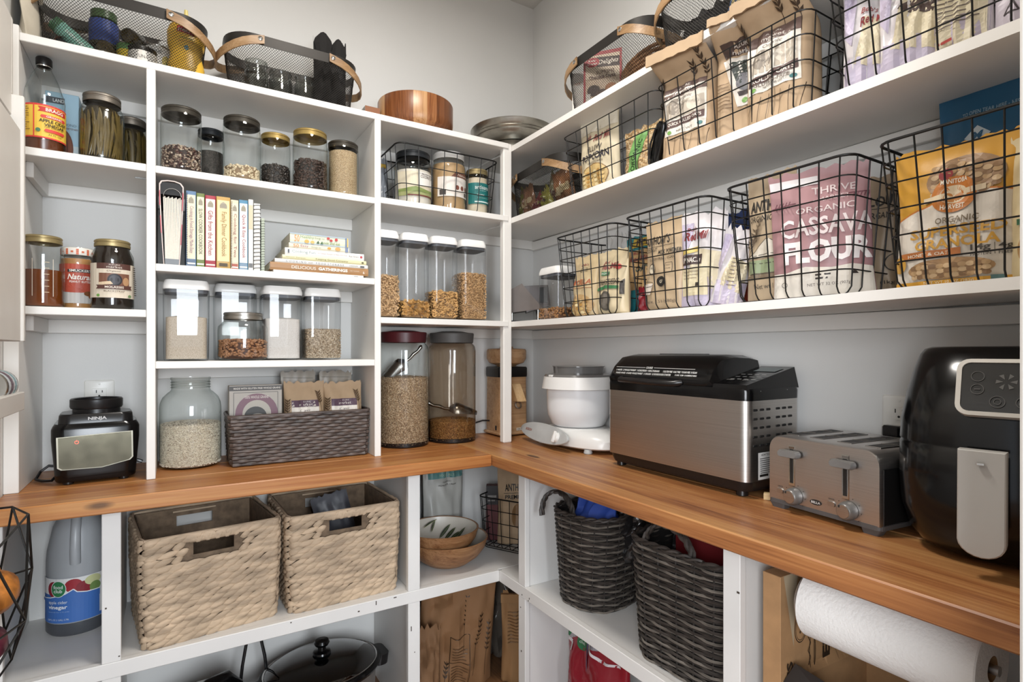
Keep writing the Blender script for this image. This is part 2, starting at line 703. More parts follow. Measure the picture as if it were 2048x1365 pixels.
# ---------------------------------------------------------------- base shelving under the worktop
bs = thing('base_shelving', 'white painted open base shelves under the far worktop', 'shelving')
for x0, x1 in ((WL, -0.345), (-0.155, -0.114), (0.671, 0.713)):
    bx('post', (x0, YF, 0.0), (x1, YF + 0.019, 0.4385), M_base, bs)
    bx('post', (x0, YF, 0.4785), (x1, YF + 0.019, 0.879), M_base, bs)
bx('rail', (WL, YF - 0.001, 0.4385), (XF, YF + 0.019, 0.4785), M_base, bs)
bx('shelf', (WL, YF + 0.019, 0.456), (WB, WA, 0.475), M_base, bs)
for x in (-0.144, 0.684):
    bx('partition', (x, YF + 0.019, 0.0), (x + 0.019, WA, 0.456), M_base, bs)
    bx('partition', (x, YF + 0.019, 0.475), (x + 0.019, WA, 0.8795), M_base, bs)
bx('cleat', (0.84, YF + 0.03, 0.862), (1.04, YF + 0.05, 0.8795), M_base, bs)
bs2 = thing('base_shelving', 'white painted open base shelves under the right worktop', 'shelving')
for y0, y1 in ((1.584, 1.626), (0.747, 0.790)):
    bx('post', (XF, y0, 0.0), (XF + 0.019, y1, 0.4385), M_base, bs2)
    bx('post', (XF, y0, 0.4785), (XF + 0.019, y1, 0.879), M_base, bs2)
    bx('partition', (XF + 0.019, y0 + 0.008, 0.0), (WB, y0 + 0.027, 0.456), M_base, bs2)
    bx('partition', (XF + 0.019, y0 + 0.008, 0.475), (WB, y0 + 0.027, 0.8795), M_base, bs2)
bx('rail', (XF - 0.001, 0.20, 0.4385), (XF + 0.019, YF, 0.4785), M_base, bs2)
bx('shelf', (XF + 0.019, 0.20, 0.456), (WB, YF + 0.0185, 0.475), M_base, bs2)
M_chip = mat('paint_chip', '4A4038', 0.7)
mb = MB()
for x, y, z, l, w in ((0.560, YF - 0.0016, 0.462, 0.003, 0.013), (0.62, YF - 0.0016, 0.470, 0.010, 0.003), (0.502, YF - 0.0016, 0.453, 0.006, 0.004), (0.68, YF - 0.0006, 0.345, 0.003, 0.016), (0.30, YF - 0.0016, 0.47, 0.004, 0.003), (0.692, YF - 0.0006, 0.27, 0.003, 0.003), (-0.122, YF - 0.0006, 0.87, 0.003, 0.003), (-0.148, YF - 0.0006, 0.62, 0.004, 0.004), (-0.12, YF - 0.0006, 0.49, 0.004, 0.003)):
    mb.box((x, y, z), (x + l, y + 0.001, z + w))
mb.build('paint_chip', M_chip, bs, smooth=0)
mb = MB()
for y, z, l, w in ((1.60, 0.446, 0.004, 0.004), (1.555, 0.449, 0.003, 0.006), (1.56, 0.441, 0.004, 0.003), (1.61, 0.40, 0.003, 0.003), (1.605, 0.25, 0.003, 0.006), (0.748, 0.77, 0.006, 0.004)):
    mb.box((XF - 0.0016, y, z), (XF - 0.0002, y + l, z + w))
mb.build('paint_chip', M_chip, bs2, smooth=0)

# ---------------------------------------------------------------- ceiling lamp (source of the warm light from above)
lp = thing('ceiling_lamp', 'round flush ceiling lamp in the middle of the pantry ceiling', 'lamp', (0.42, 1.05, CEIL))
MB().lathe([(0.0, 0.0), (0.2, 0.0), (0.2, -0.03), (0.185, -0.045), (0.185, -0.005)], 40).build('lamp_base', mat('lamp_metal', 'D8D8D6', 0.3, 0.8), lp)

# ---------------------------------------------------------------- wall outlets
M_plate = mat('outlet_plastic', 'E8E6E0', 0.35, var=0.02)
M_slot = mat('outlet_slot', '1C1A18', 0.6)


def outlet(label, loc, rz, round_=False):
    t = thing('wall_outlet', label, 'outlet', loc, rz)
    mb = MB()
    mb.loft([rrect(0.078, 0.125, 0.006), [(x, y, 0.004) for x, y, z in rrect(0.074, 0.121, 0.006)], [(x, y, 0.006) for x, y, z in rrect(0.066, 0.113, 0.004)]], False, True)
    mb.tf(Matrix.Rotation(radians(90), 4, 'X')).build('cover_plate', M_plate, t, smooth=30)
    for s_ in (-1, 1):
        mb = MB()
        z = 0.021 * s_
        r = rrect(0.036, 0.032, 0.014 if round_ else 0.002)
        mb.loft([[(x, y + z, 0.0055) for x, y, q in r], [(x * 0.97, y * 0.97 + z, 0.0085) for x, y, q in r]], False, True)
        rc = mb.tf(Matrix.Rotation(radians(90), 4, 'X')).build('receptacle', M_plate, t, smooth=30)
        sl = MB()
        sl.box((-0.0085, -0.0094, z + 0.001), (-0.0065, -0.0084, z + 0.010)).box((0.0065, -0.0094, z + 0.002), (0.0085, -0.0084, z + 0.009))
        st = len(sl.v)
        sl.lathe([(0.0, 0), (0.0028, 0)], 10)
        sl.tf(Matrix.Translation((0, -0.0095, z - 0.008)) @ Matrix.Rotation(radians(90), 4, 'X'), st)
        sl.build('slot', M_slot, rc, smooth=0)
    MB().lathe([(0.003, 0), (0.0025, 0.001), (0, 0.0012)], 12).tf(Matrix.Translation((0, -0.006, 0.05)) @ Matrix.Rotation(radians(90), 4, 'X')).build('screw', M_plate, t)
    return t


outlet('white wall outlet behind the black blender base', (-0.196, WA, 1.13), 0)
outlet('white wall outlet between the toaster and the black air fryer', (WB, 0.628, 1.118), -pi / 2, True)
# ---------------------------------------------------------------- shared builders for the things on the shelves
G_jar = glassmat('jar_glass')
G_clear = glassmat('clear_plastic', 'FCFCFC', 'C4CACC', 0.8, 0.03, 0.045, 3.0)
G_amber = glassmat('smoky_plastic', 'E6DFD6', '8A8078', 0.8, 0.05, 0.05, 3.0)
M_brass = mat('brass_lid', 'A5946A', 0.42, 0.6)
M_pewter = mat('pewter_lid', '8A837A', 0.4, 0.85)
M_dklid = mat('dark_lid', '4A463F', 0.4, 0.7)
M_blklid = mat('black_lid', '23272B', 0.4, 0.2)
M_goldlid = mat('gold_lid', 'AD945A', 0.4, 0.65)
M_whitepl = mat('white_plastic', 'F0EFEC', 0.3, var=0.015)
M_gasket = mat('gasket_grey', '55585E', 0.5)
M_blackpl = mat('black_plastic', '141314', 0.28, var=0.1)
M_blackgl = mat('black_gloss', '0A0A0B', 0.16, var=0.1, spec=0.4)
M_wire = mat('black_wire', '141312', 0.45, 0.3)
M_steel = brushed('brushed_steel', 'C4C0BC', 0.34, 2)
M_chrome = mat('chrome', 'D0D0CE', 0.15, 1.0, var=0.03)
M_paper = mat('page_paper', 'E6DFD2', 0.8, var=0.06, nscale=200, stretch=(1, 0.02, 1))
M_card = mat('kraft_card', 'A9825A', 0.8, var=0.08, nscale=30, bump=0.1, bscale=200)
M_kraft = mat('kraft_paper', 'B09678', 0.75, var=0.09, nscale=14, bump=0.25, bscale=40)


def ellipsoid(l, w, h, n=6, m=5, bend=0.0):
    mb = MB()
    rings = []
    for j in range(m + 1):
        a = pi * j / m
        x = -cos(a) * l / 2
        r = max(0.04, sin(a))
        rings.append([(x, r * w / 2 * cos(2 * pi * i / n) + bend * (1 - (2 * x / l) ** 2), r * h / 2 * sin(2 * pi * i / n)) for i in range(n)])
    mb.loft(rings, True, True)
    return mb


def torus(R, r, n=9, m=5):
    mb = MB()
    mb.tube([(R * cos(2 * pi * i / n), R * sin(2 * pi * i / n), 0) for i in range(n)], r, m, closed=True)
    return mb


def flake(s_):
    return MB().add([(-s_, -s_, 0), (s_, -s_ * 0.8, s_ * 0.4), (s_ * 0.9, s_, 0), (-s_ * 0.8, s_ * 0.9, s_ * 0.5), (0, 0, -s_ * 0.3), (0, 0, -s_ * 0.32)],
                    [(0, 1, 4), (1, 2, 4), (2, 3, 4), (3, 0, 4), (1, 0, 5), (2, 1, 5), (3, 2, 5), (0, 3, 5)])


def scatter(proto, pts, seed=1, smin=0.85, smax=1.15):
    R_ = random.Random(seed)
    mb = MB()
    for p in pts:
        M = Matrix.Translation(p) @ Matrix.Rotation(R_.uniform(0, 6.28), 4, 'Z') @ Matrix.Rotation(R_.uniform(-1.4, 1.4), 4, 'X') @ Matrix.Rotation(R_.uniform(0, 6.28), 4, 'Z') @ Matrix.Scale(R_.uniform(smin, smax), 4)
        mb.add([M @ Vector(v) for v in proto.v], proto.f)
    return mb


def cyl_pts(r, z0, z1, size, seed=1, dome=0.0, half=True):
    """points over the visible side and the top of a heap in a round jar"""
    R_ = random.Random(seed)
    P = []
    n = int(2 * pi * r * (z1 - z0) / (size * size) * (1.3 if half else 2.2))
    for _ in range(n):
        a = R_.uniform(-pi, 0) if half else R_.uniform(-pi, pi)
        P.append((r * cos(a), r * sin(a), R_.uniform(z0, z1)))
    n = int(pi * r * r / (size * size) * 1.2)
    for _ in range(n):
        q = r * sqrt(R_.random())
        a = R_.uniform(-pi, pi)
        P.append((q * cos(a), q * sin(a), z1 + dome * (1 - (q / r) ** 2) + R_.uniform(-0.2, 0.2) * size))
    return P


def box_pts(w, d, z0, z1, size, seed=1):
    R_ = random.Random(seed)
    P = []
    for _ in range(int(w * (z1 - z0) / (size * size) * 2.4)):
        P.append((R_.uniform(-w / 2, w / 2), -d / 2, R_.uniform(z0, z1)))
    for _ in range(int(d * (z1 - z0) / (size * size) * 2.0)):
        P.append((R_.choice((-w / 2, w / 2)), R_.uniform(-d / 2, d / 2), R_.uniform(z0, z1)))
    for _ in range(int(w * d / (size * size) * 1.2)):
        P.append((R_.uniform(-w / 2, w / 2), R_.uniform(-d / 2, d / 2), z1 + R_.uniform(-0.4, 0.4) * size))
    return P


def heap(parent, r, fill, m, dome=0.004, pieces=None, size=0.01, pmat=None, seed=1, half=True):
    """contents of a round jar: a filled body and, where single pieces show, the pieces themselves"""
    k = 0.004 if not pieces else size * 0.45
    prof = [(max(0.004, (r - k) * 0.9), 0.005), (r - k, 0.012), (r - k, fill - k * 0.5)]
    prof += [((r - k) * q, fill - k * 0.5 + dome * (1 - q * q)) for q in (0.75, 0.45, 0.05)]
    MB().lathe(prof, 32, cap0=True, cap1=True).build('contents', m, parent)
    if pieces:
        mb = scatter(pieces, cyl_pts(r - size * 0.42, 0.008 + size / 3, fill - size / 3, size, seed, dome, half), seed)
        tag(mb.build('loose_pieces', pmat or m, parent), kind='stuff')


def jar(name, label, cat, loc, r, h, lid=None, lid_h=0.018, neck=0.86, shoulder=0.80, glass=None, lid_r=None, group=None, base_r=0.88, rz=0.0):
    t = thing(name, label, cat, loc, rz, group)
    hs = h * shoulder
    prof = [(0.002, 0.003), (r * base_r, 0.0), (r * 0.98, 0.005), (r, 0.013), (r, hs - 0.02), (r * 0.985, hs - 0.008), (r * (neck + 0.06), hs + 0.006), (r * neck, hs + 0.012), (r * neck, h - lid_h * 0.5 if lid else h)]
    if not lid:
        prof += [(r * neck + 0.002, h - 0.006), (r * neck + 0.002, h), (r * neck - 0.004, h)]
    MB().lathe(prof, 40).build('glass', glass or G_jar, t, smooth=50)
    if lid:
        R_ = lid_r or r * (neck + 0.04)
        z = h - lid_h
        p = [(R_ - 0.001, z), (R_, z + 0.001), (R_, z + lid_h * 0.45), (R_ - 0.0015, z + lid_h * 0.52), (R_ - 0.0015, z + lid_h * 0.62), (R_, z + lid_h * 0.68), (R_, h - 0.003), (R_ - 0.003, h), (R_ * 0.8, h), (R_ * 0.78, h - 0.001), (0.001, h - 0.001)]
        MB().lathe(p, 40).build('lid', lid, t, smooth=35)
    return t


def pop(label, loc, w, d, h, rz=0.0, group=None, fill=0.0, fmat=None, pieces=None, size=0.01, pmat=None, seed=1, cat='container'):
    t = thing('pop_container', label, cat, loc, rz, group)
    hl = h - 0.040
    rings = []
    for z, k, r in ((0.002, 0.93, 0.018), (0.006, 0.96, 0.02), (hl * 0.5, 0.975, 0.02), (hl, 0.985, 0.02), (hl + 0.012, 0.985, 0.02)):
        rings.append(rrect(w * k, d * k, r, 5, z))
    MB().loft(rings, True, False).build('clear_body', G_clear, t, smooth=50)
    rings = [rrect(w * q, d * q, 0.021, 5, hl + z) for z, q in ((0.002, 0.93), (0.012, 0.93))]
    MB().loft(rings, True, True).build('gasket', M_gasket, t)
    rings = [rrect(w * q, d * q, 0.022, 5, hl + z) for z, q in ((0.012, 0.99), (0.014, 1.0), (0.022, 1.0), (0.030, 0.965), (0.037, 0.93), (0.040, 0.90))]
    lid = MB().loft(rings, True, True).build('lid', M_whitepl, t, smooth=30)
    MB().lathe([(0.0, 0.0402), (w * 0.24, 0.0402), (w * 0.24, 0.0412), (w * 0.22, 0.0418), (0, 0.0418)], 28, (0, 0, hl)).build('push_button', M_whitepl, lid)
    if fill:
        k = 0.005 if not pieces else size * 0.5
        wi, di = w * 0.95 - 2 * k, d * 0.95 - 2 * k
        MB().loft([rrect(wi, di, 0.016, 4, 0.006), rrect(wi, di, 0.016, 4, fill - k * 0.5), rrect(wi * 0.5, di * 0.5, 0.01, 4, fill + 0.003)], True, True).build('contents', fmat, t)
        if pieces:
            tag(scatter(pieces, box_pts(w * 0.95 - size * 0.95, d * 0.95 - size * 0.95, 0.006 + size / 2, fill, size, seed), seed).build('loose_pieces', pmat or fmat, t), kind='stuff')
    return t


def carton(name, label, cat, loc, w, d, h, col, items=(), rz=0.0, group=None, rx=0.0, ry=0.0, side=None):
    t = thing(name, label, cat, loc, rz, group, rx, ry)
    MB().box((-w / 2, -d / 2, 0), (w / 2, d / 2, h), 0.0012).build('box_body', ink(col, 0.45), t, smooth=0)
    if items:
        decal(t, flat(-d / 2), items)
    if side:
        for o_ in decal(t, flat(-w / 2), side):
            o_.rotation_euler = (0, 0, -pi / 2)
    return t


# ---- soft bags
def bagsurf(w, h, d, boxy=False, seed=0, wr=1.0, top=0.94, bend=None):
    R_ = random.Random(seed)
    ph = [R_.uniform(0, 6.28) for _ in range(8)]

    def half(v):
        return w / 2 * (1 - (0.03 if boxy else 0.05) * sin(pi * min(1, v)) + (0.012 * sin(9 * v + ph[0]) if not boxy else 0.004 * sin(11 * v + ph[0])))

    def thick(u, v):
        u = max(-1, min(1, u))
        v = max(0, min(1, v))
        if boxy:
            a = (1 - abs(u) ** 7) ** 0.5
            p = 1.0 if v < 0.62 else max(0.04, 1 - ((v - 0.62) / (top - 0.62)) ** 1.3) if v < top else 0.04
        else:
            a = (1 - abs(u) ** 2.6) ** 0.65
            q = min(1, v / top)
            p = max(0.03, (1 - q ** 2.4)) * (0.72 + 0.28 * min(1, v / 0.14))
        wv = wr * 0.0022 * (sin(7 * u + 9 * v + ph[1]) + sin(13 * u - 6 * v + ph[2]) + 0.7 * sin(17 * v + 5 * u + ph[3]) + 0.6 * sin(23 * u * v + ph[4]))
        if v > top - 0.05:
            wv *= 0.3
        return max(0.0006, d / 2 * a * p + wv * (1 - abs(u) ** 6))

    def S(x, z, off):
        v = z / h
        hw = half(v)
        u = x / hw if hw else 0
        if abs(u) > 0.985:
            u = 0.985 * (1 if u > 0 else -1)
        return (u * hw, lean(v) - thick(u, v) - off - 0.0008, z)

    def lean(v):
        if not bend:
            return 0.0
        q = max(0.0, min(1.0, (v - bend[0]) / (bend[1] - bend[0])))
        return -bend[2] * q * q * (3 - 2 * q)
    S.lean = lean
    S.curved = True
    S.half = half
    S.thick = thick
    return S


def bag(name, label, cat, loc, w, h, d, col, items=(), rz=0.0, rx=0.0, ry=0.0, boxy=False, seed=0, group=None, wr=1.0, rough=0.4, fold=0.0, material=None, top=0.94, bend=None):
    t = thing(name, label, cat, loc, rz, group, rx, ry)
    S = bagsurf(w, h, d, boxy, seed, wr, top, bend)
    nx, nz = 18, 22
    us = [sin(pi / 2 * (-1 + 2 * i / nx)) for i in range(nx + 1)]
    vs_ = [0, 0.012, 0.03] + [0.03 + 0.97 * (j + 1) / nz for j in range(nz)]
    mb = MB()
    R_ = random.Random(seed + 5)
    jag = [R_.uniform(-0.006, 0.006) * wr for _ in us]
    for sgn in (-1, 1):
        k = len(mb.v)
        for v in vs_:
            hw = S.half(v)
            edge = 0.86 if v < 0.005 else 0.96 if v < 0.02 else 1.0
            for i, u in enumerate(us):
                z = v * h + (jag[i] if v > 0.999 else 0)
                mb.v.append((u * hw * (0.97 if v < 0.005 else 1), S.lean(v) + sgn * S.thick(u, v) * edge, z))
        m_ = nx + 1
        for j in range(len(vs_) - 1):
            for i in range(nx):
                q = (k + j * m_ + i, k + j * m_ + i + 1, k + (j + 1) * m_ + i + 1, k + (j + 1) * m_ + i)
                mb.f.append(q if sgn < 0 else q[::-1])
    n1 = len(vs_) * (nx + 1)
    m_ = nx + 1
    for i in range(nx):      # bottom
        mb.f.append((i + 1, i, n1 + i, n1 + i + 1))
    for j in range(len(vs_) - 1):
        a, b = j * m_, (j + 1) * m_
        mb.f.append((a, b, n1 + b, n1 + a))
        a, b = j * m_ + nx, (j + 1) * m_ + nx
        mb.f.append((b, a, n1 + a, n1 + b))
    mb.build('bag_body', material or mat('bag_' + col, col, rough, var=0.05, nscale=9, bump=0.2, bscale=35), t, smooth=70)
    if fold:
        z = h - 0.004
        f_ = MB()
        rings = []
        for i in range(11):
            x = -w / 2 * 1.02 + w * 1.02 * i / 10
            y0 = S.lean(1.0) - 0.006 - 0.003 * sin(3 * i + seed)
            rings.append([(x, y0 + 0.012, z - 0.002), (x, y0 + 0.004, z + 0.003), (x, y0 - 0.006, z + 0.001), (x, y0 - 0.008, z - fold), (x, y0 - 0.002, z - fold + 0.001), (x, y0, z - 0.004)])
        f_.loft(rings, True, True).build('folded_top', material or MATS['bag_' + col], t, smooth=50)
    if items:
        decal(t, S, items, gap=0.0009, step=min(0.0003, 0.005 / len(items)))
    return t


def wheat(x, z, h, lean, col, n=5):
    """printed grass stalk with leaves, as flat shapes"""
    it = [('l', [(x, z), (x + lean * 0.4, z + h * 0.5), (x + lean, z + h)], 0.0013, col)]
    for i in range(n):
        q = 0.45 + 0.55 * i / n
        cx, cz = x + lean * q, z + h * q
        for s_ in (-1, 1):
            it.append(('p', [(cx, cz), (cx + s_ * 0.006, cz + 0.004), (cx + s_ * 0.009, cz + 0.012), (cx + s_ * 0.002, cz + 0.007)], col))
    return it


def lines(x0, x1, z0, dz, n, th, col, seed=0):
    R_ = random.Random(seed)
    return [('r', x0, z0 - i * dz, x0 + (x1 - x0) * R_.uniform(0.7, 1.0), z0 - i * dz + th, col) for i in range(n)]


# ---- wire baskets (black wire grid)
def wire_basket(name, label, loc, rz, L, W, H, nl, ns, levels, taper=0.035, group=None, rw=0.0017, rr=0.0030):
    t = thing(name, label, 'wire basket', loc, rz, group)
    lv = sorted(levels)

    def dims(z):
        k = (1 - z / H) * taper
        return L - 2 * k, W - 2 * k
    for z in lv:
        a, b = dims(z)
        MB().tube(rrect(a, b, 0.03, 4, z), rr if abs(z - H) < 1e-6 else rw, 6 if abs(z - H) < 1e-6 else 5, closed=True).build('rim' if abs(z - H) < 1e-6 else 'wire', M_wire, t)
    a0, b0 = dims(0.0)
    a1, b1 = dims(H)

    def upath(half0, half1, zb=0.003, br=0.02):
        p = [(-half1, H)]
        q = 1 - br / H
        p += [(-half1 + (half1 - half0) * q, br)]
        for i in range(1, 4):
            an = pi + (pi / 2) * i / 4
            p.append((-half0 + br + br * cos(an), zb + br + br * sin(an)))
        p.append((-half0 + br, zb))
        return p + [(-x, z) for x, z in reversed(p)]
    prs = upath(b0 / 2, b1 / 2)
    for i in range(nl):
        u = -1 + 2 * (i + 0.5) / nl
        path = [(u * (a0 + (a1 - a0) * z / H) / 2, y, z) for y, z in prs]
        MB().tube(path, rw, 5).build('wire', M_wire, t)
    prs = upath(a0 / 2, a1 / 2)
    for i in range(ns):
        u = -1 + 2 * (i + 0.5) / ns
        path = [(x, u * (b0 + (b1 - b0) * z / H) / 2, z) for x, z in prs]
        MB().tube(path, rw, 5).build('wire', M_wire, t)
    return t


# ---- dark metal-mesh baskets with bent wood handles
M_mesh = mat('basket_metal', '35322F', 0.45, 0.5)
M_handle = woodmat('handle_wood', '75583E', '93734F', 'A98A68', axis=0, grain=2.0)


def mesh_basket_parts(t, L=0.42, W=0.20, H=0.185):
    def ring(z, grow=0.0):
        k = 1 - 0.10 * (1 - z / H)
        return rrect(L * k + grow, W * k + grow, 0.085, 9, z)
    # rim band: a hollow strip
    zt, zb = H, H - 0.030
    mb = MB()
    mb.loft([ring(zb, 0.001), ring(zt, 0.003), ring(zt, -0.001), ring(zb, -0.003), ring(zb, 0.001)])
    mb.build('rim_band', M_mesh, t, smooth=40)
    mb = MB()
    mb.loft([ring(0.0), ring(0.006, 0.001)], True, False)
    mb.build('bottom_tray', M_mesh, t)
    # diamond mesh wall, every wire modelled
    n = 130
    outline0 = resample(ring(0.004), 0.001, True)
    m = len(outline0)
    lev = 7
    layers = []
    for j in range(lev):
        z = 0.004 + (zb + 0.001 - 0.004) * j / (lev - 1)
        pts = resample(ring(z), 0.001, True)
        layers.append([pts[int(i * len(pts) / (n * 4)) % len(pts)] for i in range(n * 4)])
    mb = MB()
    turn = 68
    for s_ in (-1, 1):
        for i in range(n):
            path = []
            for j in range(lev):
                q = i * 4 + s_ * turn * j / (lev - 1)
                path.append(layers[j][int(round(q)) % (n * 4)])
            mb.tube(path, 0.0007, 3, cap=False)
    tag(mb.build('mesh_wall', M_mesh, t, smooth=0), kind='stuff')
    # two bent-wood loops, one round each end
    for s_ in (-1, 1):
        path = []
        x_in, x_out = L * 0.24, L / 2 + 0.022
        rrr = W / 2 + 0.004
        for yy in (-1, 1):
            pass
        pts = [(x_in, -rrr - 0.002, 0.0)]
        pts.append((L / 2 - 0.07, -rrr - 0.002, 0.0))
        for i in range(1, 12):
            an = -pi / 2 + pi * i / 12
            pts.append((L / 2 - 0.07 + (0.07 + 0.022) * cos(an), (rrr + 0.002) * sin(an), 0.0))
        pts.append((L / 2 - 0.07, rrr + 0.002, 0.0))
        pts.append((x_in, rrr + 0.002, 0.0))
        mb = MB()
        rings = []
        for i, p in enumerate(pts):
            a_ = Vector(pts[max(0, i - 1)])
            b_ = Vector(pts[min(len(pts) - 1, i + 1)])
            tn = (b_ - a_).normalized()
            nr = Vector((tn.y, -tn.x, 0))
            drop = 0.055 * max(0, (p[0] - x_in) / (x_out - x_in)) ** 1.3
            z1 = H - 0.002 - drop
            z0 = z1 - 0.027
            q = Vector(p)
            rings.append([(q.x, q.y, z0), (q.x + nr.x * 0.004, q.y + nr.y * 0.004, z0), (q.x + nr.x * 0.004, q.y + nr.y * 0.004, z1), (q.x, q.y, z1)])
        mb.loft(rings, True, True)
        if s_ < 0:
            mb.tf(Matrix.Rotation(pi, 4, 'Z'))
        hd = mb.build('handle', M_handle, t, smooth=40)
        for yy in (-1, 1):
            rv = MB().lathe([(0.0075, 0), (0.007, 0.002), (0.004, 0.0035), (0, 0.004)], 14)
            rv.tf(Matrix.Translation((s_ * (x_in + 0.012), yy * (rrr + 0.0055), H - 0.016)) @ Matrix.Rotation(radians(90) * (1 if yy < 0 else -1), 4, 'X'))
            rv.build('rivet', M_chrome, hd)


MESHB = thing('mesh_basket', 'dark mesh basket with wooden handles full of bottles, cans and a yellow squeeze bottle', 'basket', (-0.116, 2.02, 2.1035), 0, 'dark mesh baskets with bent wood handles')
mesh_basket_parts(MESHB)
# ================================================================ far wall: left bay
Z1 = 1.812
# ---- cider vinegar bottle
t = thing('vinegar_bottle', 'glass cider vinegar bottle with black cap and red and yellow label', 'bottle', (-0.297, 1.945, Z1))
r = 0.0455
prof = [(0.002, 0.002), (r * 0.9, 0), (r, 0.006), (r, 0.148), (r * 0.95, 0.163), (r * 0.66, 0.205), (r * 0.40, 0.231), (0.0145, 0.240), (0.0145, 0.252)]
MB().lathe(prof, 36).build('glass', G_jar, t, smooth=60)
MB().lathe([(0.002, 0.004), (r * 0.9, 0.004), (r * 0.95, 0.01), (r * 0.95, 0.062), (0.002, 0.062)], 28).build('contents', mat('cider', '5E3018', 0.25, spec=0.6), t)
MB().lathe([(0.0175, 0.244), (0.018, 0.246), (0.018, 0.262), (0.016, 0.265), (0, 0.265)], 28).build('cap', M_blackpl, t)
MB().lathe([(0.0160, 0.240), (0.0165, 0.243), (0.015, 0.243)], 28).build('neck_ring', M_chrome, t)
S = cyl(r + 0.0006, 0.35)
decal(t, S, [('r', -0.07, 0.036, 0.07, 0.126, 'D8453C'), ('r', -0.07, 0.040, 0.07, 0.121, 'EBC24A'), ('r', -0.031, 0.038, -0.0305, 0.124, 'D8453C'), ('r', -0.032, 0.036, -0.029, 0.126, 'D8453C'),
             ('p', [(-0.022, 0.106), (0.045, 0.106), (0.045, 0.119), (-0.022, 0.119), (-0.017, 0.1125)], 'C8322E'), ('t', 'BRAGG', 0.014, 0.1125, 0.040, 0.009, 'F4EEDD', 0.02),
             ('p', [(-0.014, 0.090), (0.04, 0.090), (0.043, 0.094), (0.04, 0.098), (-0.014, 0.098), (-0.017, 0.094)], 'D8453C'), ('t', 'ORGANIC', 0.013, 0.094, 0.036, 0.005, 'F4EEDD', 0.02),
             ('t', 'APPLE CIDER', 0.012, 0.0825, 0.062, 0.0085, '1E1A16', 0.02), ('t', 'VINEGAR', 0.014, 0.0715, 0.046, 0.0085, '1E1A16', 0.02),
             ('t', 'raw unfiltered', 0.012, 0.0655, 0.04, 0.003, '4A3420'), ('e', -0.021, 0.056, 0.005, 0.005, '4F7B5A'), ('p', [(-0.006, 0.053), (0.035, 0.053), (0.038, 0.057), (0.035, 0.061), (-0.006, 0.061), (-0.009, 0.057)], 'D8453C'),
             ('t', '32 FL OZ', 0.014, 0.047, 0.03, 0.004, '4A3420')] + lines(-0.068, -0.036, 0.114, 0.006, 11, 0.002, '8C6A2C', 3), curved=True)

# ---- blue almond drink carton
carton('drink_carton', 'pale blue drink carton with a brown almond picture behind the vinegar bottle', 'carton', (-0.275, 2.10, Z1), 0.078, 0.062, 0.226, 'A9CBDD',
       [('r', -0.039, 0.0, 0.039, 0.075, 'CBD9DD'), ('e', -0.002, 0.065, 0.028, 0.058, '6E3B26'), ('e', 0.002, 0.068, 0.02, 0.048, '8A4E34'), ('l', [(-0.006, 0.02), (-0.004, 0.07), (0.0, 0.115)], 0.002, '54291A'), ('l', [(0.01, 0.025), (0.012, 0.07), (0.008, 0.112)], 0.002, '54291A'),
        ('r', -0.039, 0.192, 0.006, 0.21, '3A4350'), ('t', 'LAND', -0.008, 0.201, 0.026, 0.010, 'E8ECEE', 0.02), ('t', 'ALMOND', 0.012, 0.135, 0.042, 0.007, '6A7B86'), ('t', 'UNSWEETENED', 0.014, 0.124, 0.046, 0.005, '7C4A36'), ('t', 'BEVERAGE', -0.034, 0.06, 0.07, 0.005, 'E8ECEE', 0, 0, pi / 2)])

# ---- two jars of pickled green beans
M_pod = mat('bean_pod', '5A4A20', 0.35, var=0.25, nscale=25)
M_brine = mat('brine_dark', '2A220E', 0.2, var=0.3, nscale=40)
pod = MB()
pod.tube([(0, 0, 0), (0.002, 0.001, 0.03), (0.004, -0.001, 0.07), (0.002, 0.0, 0.105), (0, 0, 0.118)], [0.0015, 0.0042, 0.0046, 0.004, 0.0012], 5)


def bean_jar(label, loc, r, h, n, seed):
    t = jar('canning_jar', label, 'jar', loc, r, h, M_pewter, 0.024, neck=0.80, shoulder=0.80, group='jars of pickled beans')
    MB().lathe([(r * 0.8, 0.005), (r - 0.009, 0.014), (r - 0.009, h * 0.72), (r * 0.7, h * 0.80), (0.001, h * 0.80)], 28, cap0=True).build('brine', M_brine, t)
    R_ = random.Random(seed)
    mb = MB()
    for i in range(n):
        a = pi + pi * (i + R_.uniform(0, 0.8)) / n
        q = r - 0.0055
        s_ = (h * 0.70) / 0.118 * R_.uniform(0.72, 1.0)
        lean = R_.uniform(-0.5, 0.5)
        for v in pod.v:
            pass
        k = len(mb.v)
        for v in pod.v:
            aa = a + lean * (v[2] / 0.118) + v[0] / q
            qq = q - abs(v[1]) * 0.3 + v[1] * 0.7
            mb.v.append((qq * cos(aa), qq * sin(aa), 0.012 + v[2] * s_))
        mb.f += [tuple(j + k for j in f_) for f_ in pod.f]
    tag(mb.build('bean_pods', M_pod, t), kind='stuff')
    return t


bean_jar('large glass canning jar packed with olive green beans beside the blue carton', (-0.170, 1.945, Z1), 0.053, 0.190, 26, 3)
bean_jar('smaller dark jar of pickled beans half hidden at the divider', (-0.106, 2.055, Z1), 0.044, 0.178, 20, 5)

